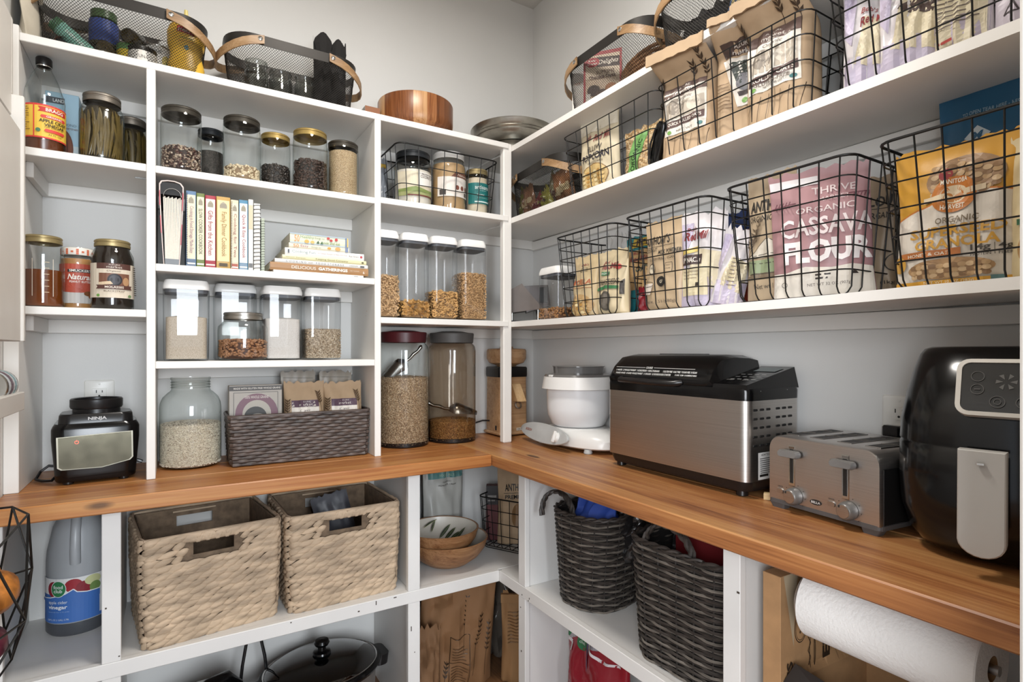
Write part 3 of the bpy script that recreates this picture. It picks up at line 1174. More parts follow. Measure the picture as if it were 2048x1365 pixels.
# ---- honey, peanut butter, molasses
Z2 = 1.400
t = jar('honey_jar', 'half full glass jar of amber honey with gold lid', 'jar', (-0.300, 1.955, Z2), 0.046, 0.195, M_brass, 0.02, 0.86, 0.83)
MB().lathe([(0.002, 0.005), (0.040, 0.005), (0.0435, 0.012), (0.0435, 0.102), (0.002, 0.102)], 32).build('honey', mat('honey', '6E3712', 0.18, var=0.2, nscale=6, spec=0.6), t)
decal(t, cyl(0.0468, 0.15), [('r', -0.024, 0.03, -0.0225, 0.13, 'D8CDBE'), ('r', 0.020, 0.03, 0.0215, 0.13, 'D8CDBE')] + [('r', 0.001, 0.04 + 0.016 * i, 0.012, 0.0415 + 0.016 * i, 'CDB89A') for i in range(6)], curved=True)

t = jar('peanut_butter_jar', 'peanut butter jar with orange-and-white checked lid and red label', 'jar', (-0.234, 2.035, Z2), 0.042, 0.180, None, 0.02, 0.9, 0.86)
MB().lathe([(0.002, 0.004), (0.038, 0.004), (0.0395, 0.01), (0.0395, 0.148), (0.002, 0.15)], 30).build('peanut_butter', mat('peanut_butter', 'B98550', 0.5, bump=0.1, bscale=30), t)
lid = MB().lathe([(0.040, 0.158), (0.0408, 0.16), (0.0408, 0.176), (0.039, 0.1795), (0, 0.1797)], 36).build('lid', mat('lid_cream', 'E9E2D8', 0.4), t)
mbc = [('r', -0.125 + 0.0125 * i, 0.159 + 0.0055 * (j), -0.125 + 0.0125 * i + 0.006, 0.159 + 0.0055 * j + 0.005, 'CF6A45') for i in range(20) for j in range(3) if (j + i) % 2 == 0 or j == 1]
decal(t, cyl(0.0409), mbc, curved=True, step=0.0)
decal(t, cyl(0.0424, 0.2), [('r', -0.075, 0.02, 0.075, 0.075, 'C9C4BE'), ('r', -0.075, 0.058, 0.075, 0.132, 'B5503C'), ('e', -0.01, 0.062, 0.05, 0.012, 'B5503C'),
                            ('p', [(-0.028, 0.108), (0.03, 0.108), (0.03, 0.119), (-0.028, 0.116)], '2E2A2C'), ('t', "SMUCKER'S", 0.002, 0.113, 0.052, 0.0075, 'EDE6DC', 0.02), ('t', 'Natural', 0.0, 0.095, 0.056, 0.016, 'F2ECE2', 0.02, 0.3), ('t', 'PEANUT BUTTER', 0.002, 0.081, 0.05, 0.006, 'F2ECE2', 0.01),
                            ('e', 0.020, 0.048, 0.011, 0.007, '7A4B2A'), ('e', 0.030, 0.040, 0.010, 0.008, '8C5832'), ('r', -0.05, 0.03, -0.036, 0.066, '4C423C')], curved=True)

r = 0.051
t = jar('molasses_jar', 'dark jar of blackstrap molasses with gold lid and cream label', 'jar', (-0.146, 1.945, Z2), r, 0.197, M_brass, 0.02, 0.80, 0.82)
MB().lathe([(0.002, 0.003), (r * 0.86, 0.003), (r - 0.002, 0.012), (r - 0.002, 0.142), (r * 0.80, 0.168), (r * 0.78, 0.176), (0.001, 0.176)], 32).build('molasses', mat('molasses', '1A110B', 0.12, spec=0.6), t)
decal(t, cyl(r + 0.0006, 0.1), [('r', -0.068, 0.032, 0.070, 0.128, 'DDD0BC'), ('r', -0.040, 0.112, 0.046, 0.128, '5A3B33'), ('t', 'AZURE', 0.003, 0.1235, 0.026, 0.0035, 'D9CDBF'), ('t', 'market', 0.003, 0.1175, 0.036, 0.006, 'E4D9CB'), ('t', 'Organic', 0.002, 0.106, 0.032, 0.006, '5A463A', 0, 0.3),
                                  ('r', -0.033, 0.066, 0.040, 0.100, '7A5240'), ('e', 0.004, 0.082, 0.017, 0.017, '2A2A2E'), ('e', 0.004, 0.082, 0.013, 0.013, '46464C'), ('p', [(-0.033, 0.066), (0.0, 0.070), (-0.006, 0.078), (-0.033, 0.074)], 'D9C2A2'), ('e', 0.030, 0.078, 0.008, 0.012, 'B58C66'),
                                  ('p', [(-0.040, 0.056), (0.048, 0.056), (0.044, 0.062), (0.048, 0.067), (-0.040, 0.067), (-0.036, 0.062)], '5A3B33'), ('t', 'MOLASSES', 0.003, 0.0615, 0.042, 0.006, 'EADFD0', 0.02), ('t', 'BLACKSTRAP', 0.003, 0.050, 0.046, 0.0045, '5A463A'), ('e', -0.034, 0.038, 0.004, 0.004, '6E9A4C'), ('e', 0.040, 0.038, 0.005, 0.004, '6E8A5C')] + lines(0.052, 0.068, 0.12, 0.006, 14, 0.0025, '5C5248', 4), curved=True)

# ---- blender base on the worktop
t = thing('blender_base', 'black countertop blender motor base with a shiny control panel, jug removed', 'blender', (-0.186, 1.988, CT), radians(5))
W_, D_ = 0.198, 0.175
rings = [rrect(W_ * k, D_ * k, 0.03, 6, z) for z, k in ((0.008, 0.90), (0.012, 0.92), (0.030, 0.93), (0.120, 1.0), (0.150, 1.0), (0.158, 0.97), (0.165, 0.92))]
MB().loft(rings, True, True).build('housing', M_blackgl, t, smooth=35)
rings = [rrect(W_ * k, D_ * k * 0.92, 0.028, 6, z) for z, k in ((0.150, 0.90), (0.166, 0.86), (0.186, 0.84), (0.190, 0.80))]
MB().loft(rings, True, True).build('shoulder', M_blackpl, t, smooth=35)
mb = MB().lathe([(0.052, 0.188), (0.056, 0.190), (0.056, 0.200), (0.060, 0.201), (0.062, 0.206), (0.062, 0.226), (0.059, 0.229), (0.055, 0.227), (0.054, 0.200), (0.0, 0.197)], 44)
ring = mb.build('jug_socket', M_blackpl, t, smooth=35)
MB().lathe([(0.014, 0.197), (0.014, 0.212), (0.009, 0.214), (0, 0.214)], 12).build('drive_coupling', M_blackpl, ring)
yp = -D_ / 2 - 0.0012
P = [(-0.084, 0.132), (0.080, 0.138), (0.081, 0.064), (0.074, 0.056), (0.012, 0.042), (-0.074, 0.044), (-0.082, 0.050)]
mbp = MB()
tiltM = Matrix.Rotation(radians(4.2), 4, 'X')
mbp.loft([[(x * 1.03, yp + 0.006, z + 0.0) for x, z in P], [(x * 1.03, yp - 0.001, z) for x, z in P], [(x * 0.985, yp - 0.001, (z - 0.09) * 0.965 + 0.09) for x, z in P]], True, False)
fr = mbp.build('panel_frame', mat('panel_frame_grey', '8E8A7C', 0.3, 0.8), t, smooth=0)
MB().loft([[(x * 0.985, yp - 0.0012, (z - 0.09) * 0.965 + 0.09) for x, z in P]], False, True).build('control_panel', mat('panel_mirror', '5E5A4C', 0.22, 0.85, var=0.2, nscale=30), fr, smooth=0)
mat_red = mat('power_light', 'FF2A20', 0.4)
if 'Principled BSDF' in mat_red.node_tree.nodes:
    b_ = mat_red.node_tree.nodes['Principled BSDF']
    b_.inputs['Emission Color'].default_value = (1, 0.12, 0.08, 1)
    b_.inputs['Emission Strength'].default_value = 2.5
pb = MB()
pb.tube([(-0.043 + 0.0042 * sin(0.5 + 5.28 * i / 14), yp - 0.002, 0.1165 + 0.0042 * cos(0.5 + 5.28 * i / 14)) for i in range(15)], 0.0004, 5)
pb.tube([(-0.043, yp - 0.002, 0.1175), (-0.043, yp - 0.002, 0.1222)], 0.0004, 5)
pb.build('power_symbol', mat_red, fr)
decal(t, flat(-D_ * 0.92 * 0.85 / 2 - 0.003), [('t', 'NINJA', 0.002, 0.176, 0.042, 0.011, 'C9C9C9', 0.03)])
for sx in (-1, 1):
    for sy in (-1, 1):
        MB().lathe([(0.010, 0.0), (0.012, 0.002), (0.012, 0.010), (0.0, 0.010)], 14, (sx * 0.062, sy * 0.062, 0)).build('foot', M_blackpl, t)
MB().tube([(-0.07, 0.05, 0.030), (-0.11, 0.06, 0.036), (-0.128, 0.06, 0.022), (-0.136, 0.030, 0.006), (-0.120, 0.0, 0.005), (-0.100, -0.015, 0.006), (-0.085, 0.01, 0.02), (-0.075, 0.04, 0.03)], 0.0038, 7).build('power_cord', M_blackpl, t)
MB().tube([(0.07, 0.06, 0.04), (0.10, 0.05, 0.03), (0.112, 0.05, 0.024)], 0.005, 7).build('power_cord', M_blackpl, t)

# ================================================================ middle bay, jar shelf
bean_spk = ellipsoid(0.0115, 0.0075, 0.0065, 6, 4, 0.0012)
bean_sm = ellipsoid(0.0095, 0.007, 0.0065, 6, 4, 0.0006)
M_spk = grainmat('speckled_beans', ['3E1D18', '5A2A22', 'E8D9C4', '4A221C', 'D9C3AA'], 190, bump=0.2)
M_dkb = mat('bean_dark_gap', '2A1712', 0.7)
gsp = 'jars of dry goods on the jar shelf'
t = jar('storage_jar', 'tall glass jar part filled with brown and white speckled beans', 'jar', (0.023, 1.938, Z1), 0.054, 0.192, M_dklid, 0.022, 0.93, 0.86, group=gsp)
heap(t, 0.052, 0.076, M_dkb, 0.003, bean_spk, 0.0105, M_spk, 2)
t = jar('storage_jar', 'small black-lidded jar of tiny dark seeds standing behind the front row', 'jar', (0.107, 2.055, Z1), 0.040, 0.188, M_blklid, 0.022, 0.9, 0.84, group=gsp)
heap(t, 0.039, 0.118, grainmat('dark_seed', ['1E1B19', '34302C', '58524B', '2A2724'], 520))
t = jar('storage_jar', 'glass jar with dark lid and a shallow layer of white beans', 'jar', (0.187, 1.940, Z1), 0.054, 0.200, M_dklid, 0.022, 0.93, 0.86, group=gsp)
heap(t, 0.052, 0.048, mat('bean_pale_gap', '8A7358', 0.7), 0.003, bean_sm, 0.0095, mat('white_bean', 'D9C7A8', 0.4, var=0.15, nscale=60), 4)
t = jar('storage_jar', 'small gold-lidded jar of round black beans', 'jar', (0.291, 1.975, Z1), 0.046, 0.182, M_goldlid, 0.02, 0.93, 0.85, group=gsp)
heap(t, 0.0445, 0.080, mat('bean_black_gap', '0C0A09', 0.7), 0.003, bean_sm, 0.0085, mat('black_bean', '2C241F', 0.35, var=0.3, nscale=90), 6)
t = jar('storage_jar', 'gold-lidded jar of dark brown raisins at the middle right', 'jar', (0.395, 1.945, Z1), 0.055, 0.204, M_goldlid, 0.022, 0.93, 0.86, group=gsp)
heap(t, 0.053, 0.104, mat('raisin_gap', '140D0A', 0.7), 0.004, ellipsoid(0.012, 0.009, 0.007, 6, 4, 0.001), 0.0105, mat('raisin', '3A261D', 0.5, var=0.35, nscale=120, bump=0.5, bscale=300), 7)
t = jar('storage_jar', 'jar nearly full of pale quinoa at the right end of the row', 'jar', (0.505, 1.948, Z1), 0.052, 0.188, M_dklid, 0.022, 0.93, 0.86, group=gsp)
heap(t, 0.0505, 0.157, grainmat('quinoa', ['B79A72', 'CBB18A', 'D9C4A0', 'C2A57C'], 480))

# ================================================================ middle bay, cookbooks
Z3 = 1.533
t = thing('ring_binder', 'thick red floral ring binder standing spine-up with pages fanned out', 'binder', (0.000, 1.884, Z3))
prof = [(-0.022, 0.0), (-0.026, 0.06), (-0.033, 0.21), (-0.033, 0.232), (-0.028, 0.241), (-0.012, 0.2445), (0.006, 0.2445), (0.021, 0.240), (0.028, 0.230), (0.028, 0.205), (0.022, 0.06), (0.018, 0.0)]
mb = MB()
rings = []
for y in (0.0, 0.24):
    rings.append([(x, y, z) for x, z in prof] + [(x * 0.90 - 0.0003, y, z - (0.0028 if z > 0.2 else 0)) for x, z in reversed(prof)])
mb.loft(rings, True, True)
mb.build('cover', mat('binder_cover', 'D9C9C2', 0.5, var=0.1), t, smooth=0)
decal(t, flat(-0.0004), [('p', [(-0.0325, 0.17), (-0.0298, 0.17), (-0.0305, 0.215), (-0.033, 0.21)], 'C4606A'), ('p', [(-0.0285, 0.09), (-0.026, 0.09), (-0.0285, 0.14), (-0.031, 0.14)], 'C4606A'), ('p', [(0.022, 0.06), (0.0195, 0.06), (0.0225, 0.12), (0.0245, 0.12)], 'C4606A'), ('p', [(0.0255, 0.16), (0.0235, 0.16), (0.025, 0.215), (0.0278, 0.21)], 'C4606A')])
mb = MB()
nn = 15
for i in range(nn):
    u = -1 + 2 * i / (nn - 1)
    w_ = 0.0012
    k = 0.010 + 0.002 * (i % 3)
    path = [(u * 0.017, k * 0.3 + 0.002, 0.018), (u * 0.0185, 0.004, 0.08), (u * 0.021, 0.004, 0.15), (u * 0.022, 0.004 + 0.001 * (i % 2), 0.196 + 0.0025 * sin(i * 2.1))]
    rg = []
    for x, y, z in path:
        rg.append([(x - w_, y, z), (x + w_, y, z), (x + w_, 0.225, z), (x - w_, 0.225, z)])
    pg = MB().loft(rg, True, True)
    pg.build('page_section', M_paper, t, smooth=0)
MB().box((-0.0185, 0.004, 0.001), (0.0165, 0.22, 0.018)).build('page_dividers', M_blackpl, t, smooth=0)
MB().box((-0.0295, 0.002, 0.203), (0.0245, 0.236, 0.238)).build('inner_lining', mat('binder_lining', '1C1C1E', 0.6), t, smooth=0)
for yy in (0.0, -0.004):
    MB().tube([(-0.0215, yy, 0.196)] + [(0.0 - 0.022 * cos(pi * i / 8), yy - 0.002, 0.198 + 0.022 * sin(pi * i / 8)) for i in range(9)] + [(0.0225, yy, 0.196)], 0.0009, 5).build('ring', M_chrome, t)


def book_up(label, x0, x1, ztop, cov, panel, title, tcol, tsize=0.0, lean=0.0, bands=(), depth=0.19, ydep=1.886, dots=None, name='cookbook', arch=True, foot=None):
    w = x1 - x0
    h = ztop - Z3
    t = thing(name, label, 'book', ((x0 + x1) / 2, ydep, Z3), 0, 'cookbooks standing upright', 0, lean)
    mb = MB()
    # rounded spine and two boards
    sp = [(-w / 2, 0.012)] + [(w / 2 * sin(a), 0.0012 - 0.0012 * cos(a)) for a in [radians(-80 + 160 * i / 8) for i in range(9)]] + [(w / 2, 0.012)]
    mb.loft([[(x, y, 0) for x, y in sp] + [(w / 2, depth, 0), (-w / 2, depth, 0)], [(x, y, h) for x, y in sp] + [(w / 2, depth, h), (-w / 2, depth, h)]], True, True)
    mb.build('cover', ink(cov, 0.4), t, smooth=30)
    MB().box((-w / 2 + 0.002, 0.012, h - 0.0005), (w / 2 - 0.002, depth - 0.003, h + 0.0006)).build('pages', M_paper, t, smooth=0)
    it = []
    if panel:
        it.append(('r', -w * 0.43, h * 0.10, w * 0.43, h * 0.95, panel))
    for z0, z1, c in bands:
        it.append(('r', -w * 0.42, h * z0, w * 0.42, h * z1, c))
    if arch:
        it.append(('p', [(-w * 0.26, h * 0.84), (w * 0.26, h * 0.84), (w * 0.26, h * 0.875), (w * 0.16, h * 0.91), (0, h * 0.93), (-w * 0.16, h * 0.91), (-w * 0.26, h * 0.875)], 'A9A08C'))
        for i in range(4):
            it.append(('r', -w * 0.26, h * (0.845 + 0.016 * i), w * 0.26, h * (0.848 + 0.016 * i), '7C7466'))
    if dots:
        for i in range(40):
            z = h * (0.03 + 0.94 * i / 40)
            it.append(('r', -w * 0.47, z, -w * 0.36, z + h * 0.012, dots))
    if title:
        it.append(('t', title, 0, h * 0.48, h * 0.62 if not tsize else tsize, w * 0.46, tcol, 0.0, 0.0, -pi / 2))
    if foot:
        it.append(('r', -w * 0.3, h * 0.03, w * 0.3, h * 0.075, foot))
    decal(t, flat(-0.0001), it)
    return t


book_up('blue and cream comb-bound cookbook beside the binder', 0.034, 0.0595, 1.755, '5C7A9C', 'E2DAC0', 'Cooking in Food Storage Made Easy', '8A5A78', bands=((0.0, 0.09, '5C6E86'), (0.03, 0.05, 'E8E4D8')), dots='2E2A28')
book_up('green-banded cream slow cooker cookbook', 0.0605, 0.0815, 1.752, '6E7A3A', 'E4DDBE', 'SLOW COOKER COOKBOOK', '4C4A40', bands=((0.0, 0.09, '6B7838'), (0.03, 0.05, 'E8E4D8')))
book_up('red-spined cookbook with white title panel', 0.083, 0.111, 1.749, 'A32638', 'EFE6DA', 'Gifts from the Kitchen', '9A2A3C', bands=((0.0, 0.09, '9C2234'), (0.03, 0.05, 'E8DCD0')), lean=0.0)
book_up('wide mustard-coloured cookbook with a cream label', 0.1125, 0.150, 1.750, 'C29A4E', 'E6D6A4', 'Family Dinner Cookbook', 'A07838', bands=((0.0, 0.06, 'B08A44'),), foot='4A3A20')
book_up('cream cookbook with a red checked foot and dark comb binding', 0.1515, 0.1725, 1.745, 'D8CDB0', 'E4DAC0', 'Cooking for Two', '9A5A50', bands=((0.0, 0.08, 'A85A48'), (0.02, 0.04, 'E8DCD0')), dots='3A2C26')
book_up('blue-banded white cookbook with red title', 0.174, 0.1985, 1.748, '4F86A6', 'ECE8E2', 'Quick & Easy Cookbook', '9A3A48', bands=((0.0, 0.09, '7C93A8'), (0.03, 0.05, 'E8E4D8')))
book_up('slim plain white booklet with a tan strip', 0.200, 0.2135, 1.753, 'E9E5DE', None, '', '888888', bands=((0.58, 0.92, 'CFC4A6'), (0.04, 0.10, '6A6A6A')), arch=False)
t = thing('spiral_notebook', 'white notebook with a black wire spiral beside the slim white booklet', 'notebook', (0.2255, 1.889, Z3), 0, None)
MB().box((-0.009, 0.006, 0), (0.009, 0.19, 0.212), 0.0006).build('pages', mat('notebook_white', 'E9E7E2', 0.6), t, smooth=0)
for i in range(17):
    z = 0.008 + 0.0122 * i
    MB().tube([(-0.0085, 0.008, z), (-0.010, 0.001, z), (-0.004, -0.004, z + 0.001), (0.004, -0.004, z + 0.002), (0.010, 0.001, z + 0.002), (0.0085, 0.008, z + 0.002)], 0.0009, 4).build('spiral_wire', M_wire, t)
t = thing('spiral_notebook', 'small thin notebook with a pale green edge and fine spiral', 'notebook', (0.2425, 1.892, Z3), 0, None)
MB().box((-0.005, 0.004, 0), (0.005, 0.15, 0.168), 0.0006).build('pages', mat('notebook_green', 'B9C2B0', 0.6), t, smooth=0)
for i in range(20):
    z = 0.006 + 0.008 * i
    MB().tube([(-0.0045, 0.006, z), (-0.005, 0.0, z), (0.0, -0.003, z + 0.001), (0.005, 0.0, z + 0.001), (0.0045, 0.006, z)], 0.0005, 4).build('spiral_wire', mat('grey_wire', '6A6C6E', 0.4, 0.6), t)


def book_flat(label, x0, x1, z0, z1, cov, items=(), ydep=1.886, depth=0.2, edge='E6DFD2', group='cookbooks lying in a stack'):
    w, h = x1 - x0, z1 - z0
    t = thing('cookbook', label, 'book', ((x0 + x1) / 2, ydep, z0), 0, group)
    mb = MB()
    mb.loft([[(-w / 2, 0.002, 0), (-w / 2, 0.0, h * 0.3), (-w / 2, 0.0, h * 0.7), (-w / 2, 0.002, h), (-w / 2, depth, h), (-w / 2, depth, 0)], [(w / 2, 0.002, 0), (w / 2, 0.0, h * 0.3), (w / 2, 0.0, h * 0.7), (w / 2, 0.002, h), (w / 2, depth, h), (w / 2, depth, 0)]], True, True)
    mb.build('cover', ink(cov, 0.4), t, smooth=0)
    MB().box((-w / 2 - 0.0004, 0.006, h * 0.12), (w / 2 + 0.0004, depth - 0.003, h * 0.88)).build('pages', M_paper, t, smooth=0)
    decal(t, flat(0.0), [tuple(i) for i in items])
    return t


book_flat('thin white booklet at the bottom of the flat book stack', 0.272, 0.558, 1.533, 1.5415, 'F0EEEA', [('t', 'a collection of recipes', 0.02, 0.0043, 0.11, 0.003, '9A9A96'), ('r', 0.11, 0.003, 0.125, 0.005, '8A8A88')])
book_flat('brown cookbook with white capital title low in the stack', 0.262, 0.575, 1.5415, 1.566, 'A57C52', [('t', 'DELICIOUS', -0.055, 0.0125, 0.075, 0.010, 'EFE7DC', 0.0), ('t', 'GATHERINGS', 0.038, 0.0125, 0.095, 0.010, 'F4EEE4', 0.04), ('t', 'TARA THUESON', 0.108, 0.0135, 0.032, 0.004, 'D9C7B0'), ('t', '&', 0.14, 0.010, 0.006, 0.008, 'EFE7DC')])
book_flat('white cookbook with spaced grey capitals above the brown one', 0.276, 0.573, 1.566, 1.578, 'E6E4DF', [('t', 'C O O K I N G', -0.085, 0.006, 0.062, 0.006, '5E6470'), ('t', 'with', -0.040, 0.006, 0.014, 0.005, '8A7A60', 0, 0.3), ('t', 'F O O D  S T O R A G E', 0.022, 0.006, 0.09, 0.006, '5E6470'), ('t', 'HARMON', 0.10, 0.006, 0.028, 0.004, '77746E'), ('r', 0.122, 0.002, 0.136, 0.008, '5A5A5C')])
book_flat('pale yellow cookbook in the middle of the stack', 0.298, 0.568, 1.578, 1.592, 'D9D2A8', [('t', 'Keeping Good Company', 0.02, 0.007, 0.105, 0.007, '8A8450', 0.01), ('t', 'Winter Recipes', -0.095, 0.007, 0.06, 0.004, '9A945C'), ('e', 0.122, 0.007, 0.004, 0.003, '5E5A38')])
book_flat('white children cookbook with pale green title', 0.306, 0.560, 1.592, 1.615, 'EEEBE4', [('t', 'Cooking Fun', -0.070, 0.012, 0.072, 0.011, '8AA0A0'), ('t', '121 Simple Recipes to Make with Kids', 0.022, 0.0125, 0.094, 0.005, 'B08E8A'), ('t', 'Rae Grant', 0.092, 0.012, 0.032, 0.005, '6A6460'), ('e', 0.117, 0.012, 0.004, 0.004, 'B8404A'), ('r', -0.119, 0.006, -0.114, 0.018, '5A6068')])
book_flat('small pale pink-and-cream recipe book second from the top of the stack', 0.318, 0.509, 1.615, 1.632, 'E4DCC4', [('t', '50', -0.074, 0.0085, 0.018, 0.011, 'D0986C', 0.02), ('t', 'Easy', -0.048, 0.009, 0.024, 0.010, 'B07A88'), ('t', 'things to', -0.012, 0.008, 0.030, 0.008, '9AA890'), ('e', 0.03, 0.009, 0.006, 0.004, 'D8A04A'), ('e', 0.058, 0.009, 0.009, 0.006, 'DDA868'), ('r', 0.082, 0.001, 0.092, 0.016, '7C8AA8')], depth=0.17)
book_flat('small pale green recipe book on top of the flat stack', 0.321, 0.507, 1.632, 1.664, 'DDE0C8', [('r', -0.093, 0.0, 0.093, 0.003, 'AFC0D0'), ('r', -0.093, 0.029, 0.093, 0.032, 'AFC0D0'), ('t', '50', -0.072, 0.016, 0.016, 0.022, 'DDA070', 0.02), ('t', 'Healthy', -0.040, 0.021, 0.042, 0.012, '8AA06C'), ('t', 'things to', -0.002, 0.021, 0.032, 0.010, '9AA07C'), ('t', 'cook and eat', 0.035, 0.009, 0.058, 0.010, '8AA06C'), ('e', -0.042, 0.008, 0.007, 0.006, 'DFAE5C'), ('e', -0.024, 0.007, 0.006, 0.005, 'E2B86C'), ('p', [(-0.012, 0.004), (-0.006, 0.014), (-0.002, 0.004)], '3E5A3C'), ('p', [(0.0, 0.003), (0.006, 0.013), (0.01, 0.003)], '4A6A48'), ('e', 0.026, 0.024, 0.005, 0.004, 'C04848'), ('e', 0.052, 0.022, 0.005, 0.005, 'C04848'), ('e', 0.035, 0.018, 0.005, 0.004, 'B83C40'), ('r', 0.082, 0.001, 0.086, 0.031, '6C82A8'), ('r', 0.087, 0.001, 0.091, 0.031, 'D8B86C')], depth=0.17)

# ================================================================ middle bay, clear containers
Z4 = 1.254
gpc = 'clear push-top containers on the lower shelf'
flour = grainmat('flour_fill', ['D2C6B2', 'D6CAB8', 'DACFBE'], 900, bump=0.15)
sugar = grainmat('sugar_fill', ['E4E2DE', 'ECEAE6', 'F0EEEB'], 1200, bump=0.1)
oats = grainmat('oat_fill', ['BAA78C', 'D2C2A8', 'E2D5C0', 'A5937A'], 330)
pop('clear container half full of tan flour at the left of its row', (0.036, 1.957, Z4), 0.122, 0.122, 0.240, 0, gpc, 0.132, flour)
pop('clear empty-looking container behind the bean jar', (0.180, 2.092, Z4), 0.128, 0.128, 0.250, 0, gpc)
pop('clear container half full of white sugar', (0.307, 1.975, Z4), 0.122, 0.122, 0.240, 0, gpc, 0.136, sugar)
pop('clear container part filled with speckled rolled grain at the right end', (0.435, 1.975, Z4), 0.120, 0.120, 0.240, 0, gpc, 0.102, oats, ellipsoid(0.006, 0.0022, 0.002, 4, 3), 0.0045, grainmat('oat_bits', ['8E7A60', 'C2AD90', 'E2D4BE'], 260, bump=0.1), 3)
t = jar('storage_jar', 'squat wide glass jar with silver lid and brown almonds in front of the containers', 'jar', (0.192, 1.948, Z4), 0.073, 0.150, mat('silver_lid', 'B5B1AA', 0.3, 0.95), 0.022, 0.74, 0.76)
heap(t, 0.070, 0.064, mat('nut_gap', '4A2A18', 0.7), 0.004, ellipsoid(0.0125, 0.0085, 0.007, 6, 4, 0.0004), 0.0100, mat('almond_brown', 'A07250', 0.5, var=0.22, nscale=70), 9)

# ================================================================ worktop, middle bay
t = thing('gallon_jar', 'large open glass jar half full of white rice on the worktop', 'jar', (0.050, 2.040, CT))
MB().lathe([(0.002, 0.004), (0.068, 0.0), (0.080, 0.006), (0.086, 0.022), (0.086, 0.182), (0.084, 0.200), (0.077, 0.218), (0.064, 0.232), (0.056, 0.238), (0.0535, 0.244), (0.0535, 0.272), (0.056, 0.274), (0.056, 0.280), (0.051, 0.280)], 48).build('glass', G_jar, t, smooth=60)
for i in range(3):
    MB().tube([(0.0545 * cos(2 * pi * j / 32), 0.0545 * sin(2 * pi * j / 32), 0.249 + 0.008 * i) for j in range(32)], 0.0018, 5, closed=True).build('screw_thread', G_jar, t)
rice = grainmat('rice_fill', ['C9BCA6', 'DCD0BC', 'E8DFCF', 'D0C4AE'], 420, (1, 1, 0.55))
heap(t, 0.084, 0.136, rice, 0.006, ellipsoid(0.0065, 0.0019, 0.0019, 4, 3), 0.0042, mat('rice_grain', 'E0D6C2', 0.4, var=0.15, nscale=200), 11)

# ---- brown woven bin
M_strip = mat('plastic_weave', '544842', 0.42, var=0.5, nscale=60, stretch=(0.3, 0.3, 1.5))
t = thing('woven_bin', 'dark brown plastic-weave bin holding a cracker box and kraft pouches', 'basket', (0.3705, 2.005, CT), 0)
BW, BD, BH = 0.445, 0.172, 0.157
rows = 15
rh = BH / rows
for j in range(rows):
    z0 = 0.002 + j * rh
    k = 0.965 + 0.035 * j / rows
    base = resample(rrect(BW * k, BD * k, 0.012, 3, 0), 0.0115, True)
    nb = len(base)
    rings = []
    for i in range(nb + 1):
        p = base[i % nb]
        q = base[(i + 1) % nb] - base[i - 1 if i else nb - 1] if i < nb else base[1] - base[nb - 1]
        nr = Vector((q.y, -q.x, 0)).normalized()
        o_ = 0.0015 * (1 if ((i // 2) + j) % 2 else -1)
        c = p + nr * o_
        hh = rh * (1.04 if o_ > 0 else 0.9)
        zc = z0 + rh / 2
        rings.append([c - nr * 0.0012 + Vector((0, 0, zc - hh / 2)), c + nr * 0.0014 + Vector((0, 0, zc - hh * 0.25)), c + nr * 0.0014 + Vector((0, 0, zc + hh * 0.25)), c - nr * 0.0012 + Vector((0, 0, zc + hh / 2))])
    MB().loft(rings).build('weave_strip', M_strip, t, smooth=30)
rg = resample(rrect(BW, BD, 0.012, 3, BH + 0.001), 0.02, True)
MB().tube(rg, 0.0045, 6, closed=True).build('rim', M_strip, t)
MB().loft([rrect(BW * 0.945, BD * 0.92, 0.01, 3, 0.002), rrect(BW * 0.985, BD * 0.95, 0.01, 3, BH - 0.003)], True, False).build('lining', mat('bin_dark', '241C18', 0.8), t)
carton('cracker_box', 'grey and plum cracker box printed 100% whole grains in the woven bin', 'box', (0.233, 2.000, CT + 0.006), 0.158, 0.05, 0.246, 'AFA79C',
       [('r', -0.079, 0.228, 0.079, 0.243, '4A4744'), ('t', 'MADE WITH GLUTEN FREE WHOLE GRAINS', 0.004, 0.2355, 0.140, 0.006, 'D8D2C8', 0.02), ('l', [(-0.066, 0.1), (-0.066, 0.222), (0.066, 0.222), (0.066, 0.1)], 0.0014, '4A4744'),
        ('e', 0.002, 0.152, 0.064, 0.066, '7E5A66'), ('e', 0.002, 0.152, 0.043, 0.045, 'B8B0A4'), ('t', '100% WHOLE GRAINS', 0.002, 0.2065, 0.07, 0.009, 'D9CFC6', 0.01), ('e', -0.002, 0.142, 0.034, 0.034, '3C3A38'), ('e', 0.004, 0.142, 0.020, 0.012, '8A847A'), ('e', 0.008, 0.130, 0.012, 0.008, 'C9C2B6')], rx=-0.03)
PUR = '5C4654'
for i, (x, y, lab) in enumerate(((0.383, 1.985, 'kraft market pouch with shiny purple label in the woven bin beside the cracker box'), (0.513, 1.985, 'kraft market pouch with purple label at the right end of the woven bin'))):
    it = [('r', -0.045, 0.135, 0.042, 0.192, PUR if i else 'CFC6BC'), ('r', -0.045, 0.170, 0.042, 0.192, PUR), ('t', 'AZURE', 0.0, 0.1865, 0.03, 0.004, 'D9D0CC'), ('t', 'market', 0.0, 0.1775, 0.044, 0.009, 'E4DCD4'), ('r', -0.045, 0.135, 0.042, 0.168, 'E0D8CE'), ('t', 'Organic', 0.0, 0.158, 0.04, 0.008, '6A5A58', 0, 0.3)]
    it += wheat(-0.058, 0.12, 0.075, 0.002, '5A4632') + wheat(0.052, 0.15, 0.07, -0.012, '5A4632')
    bag('kraft_pouch', lab, 'bag', (x, y, CT + 0.006), 0.132, 0.252 - 0.004 * i, 0.07, 'B8946C', it, boxy=True, seed=20 + i, material=M_kraft, fold=0.0, group='kraft pouches in the woven bin', top=0.97)
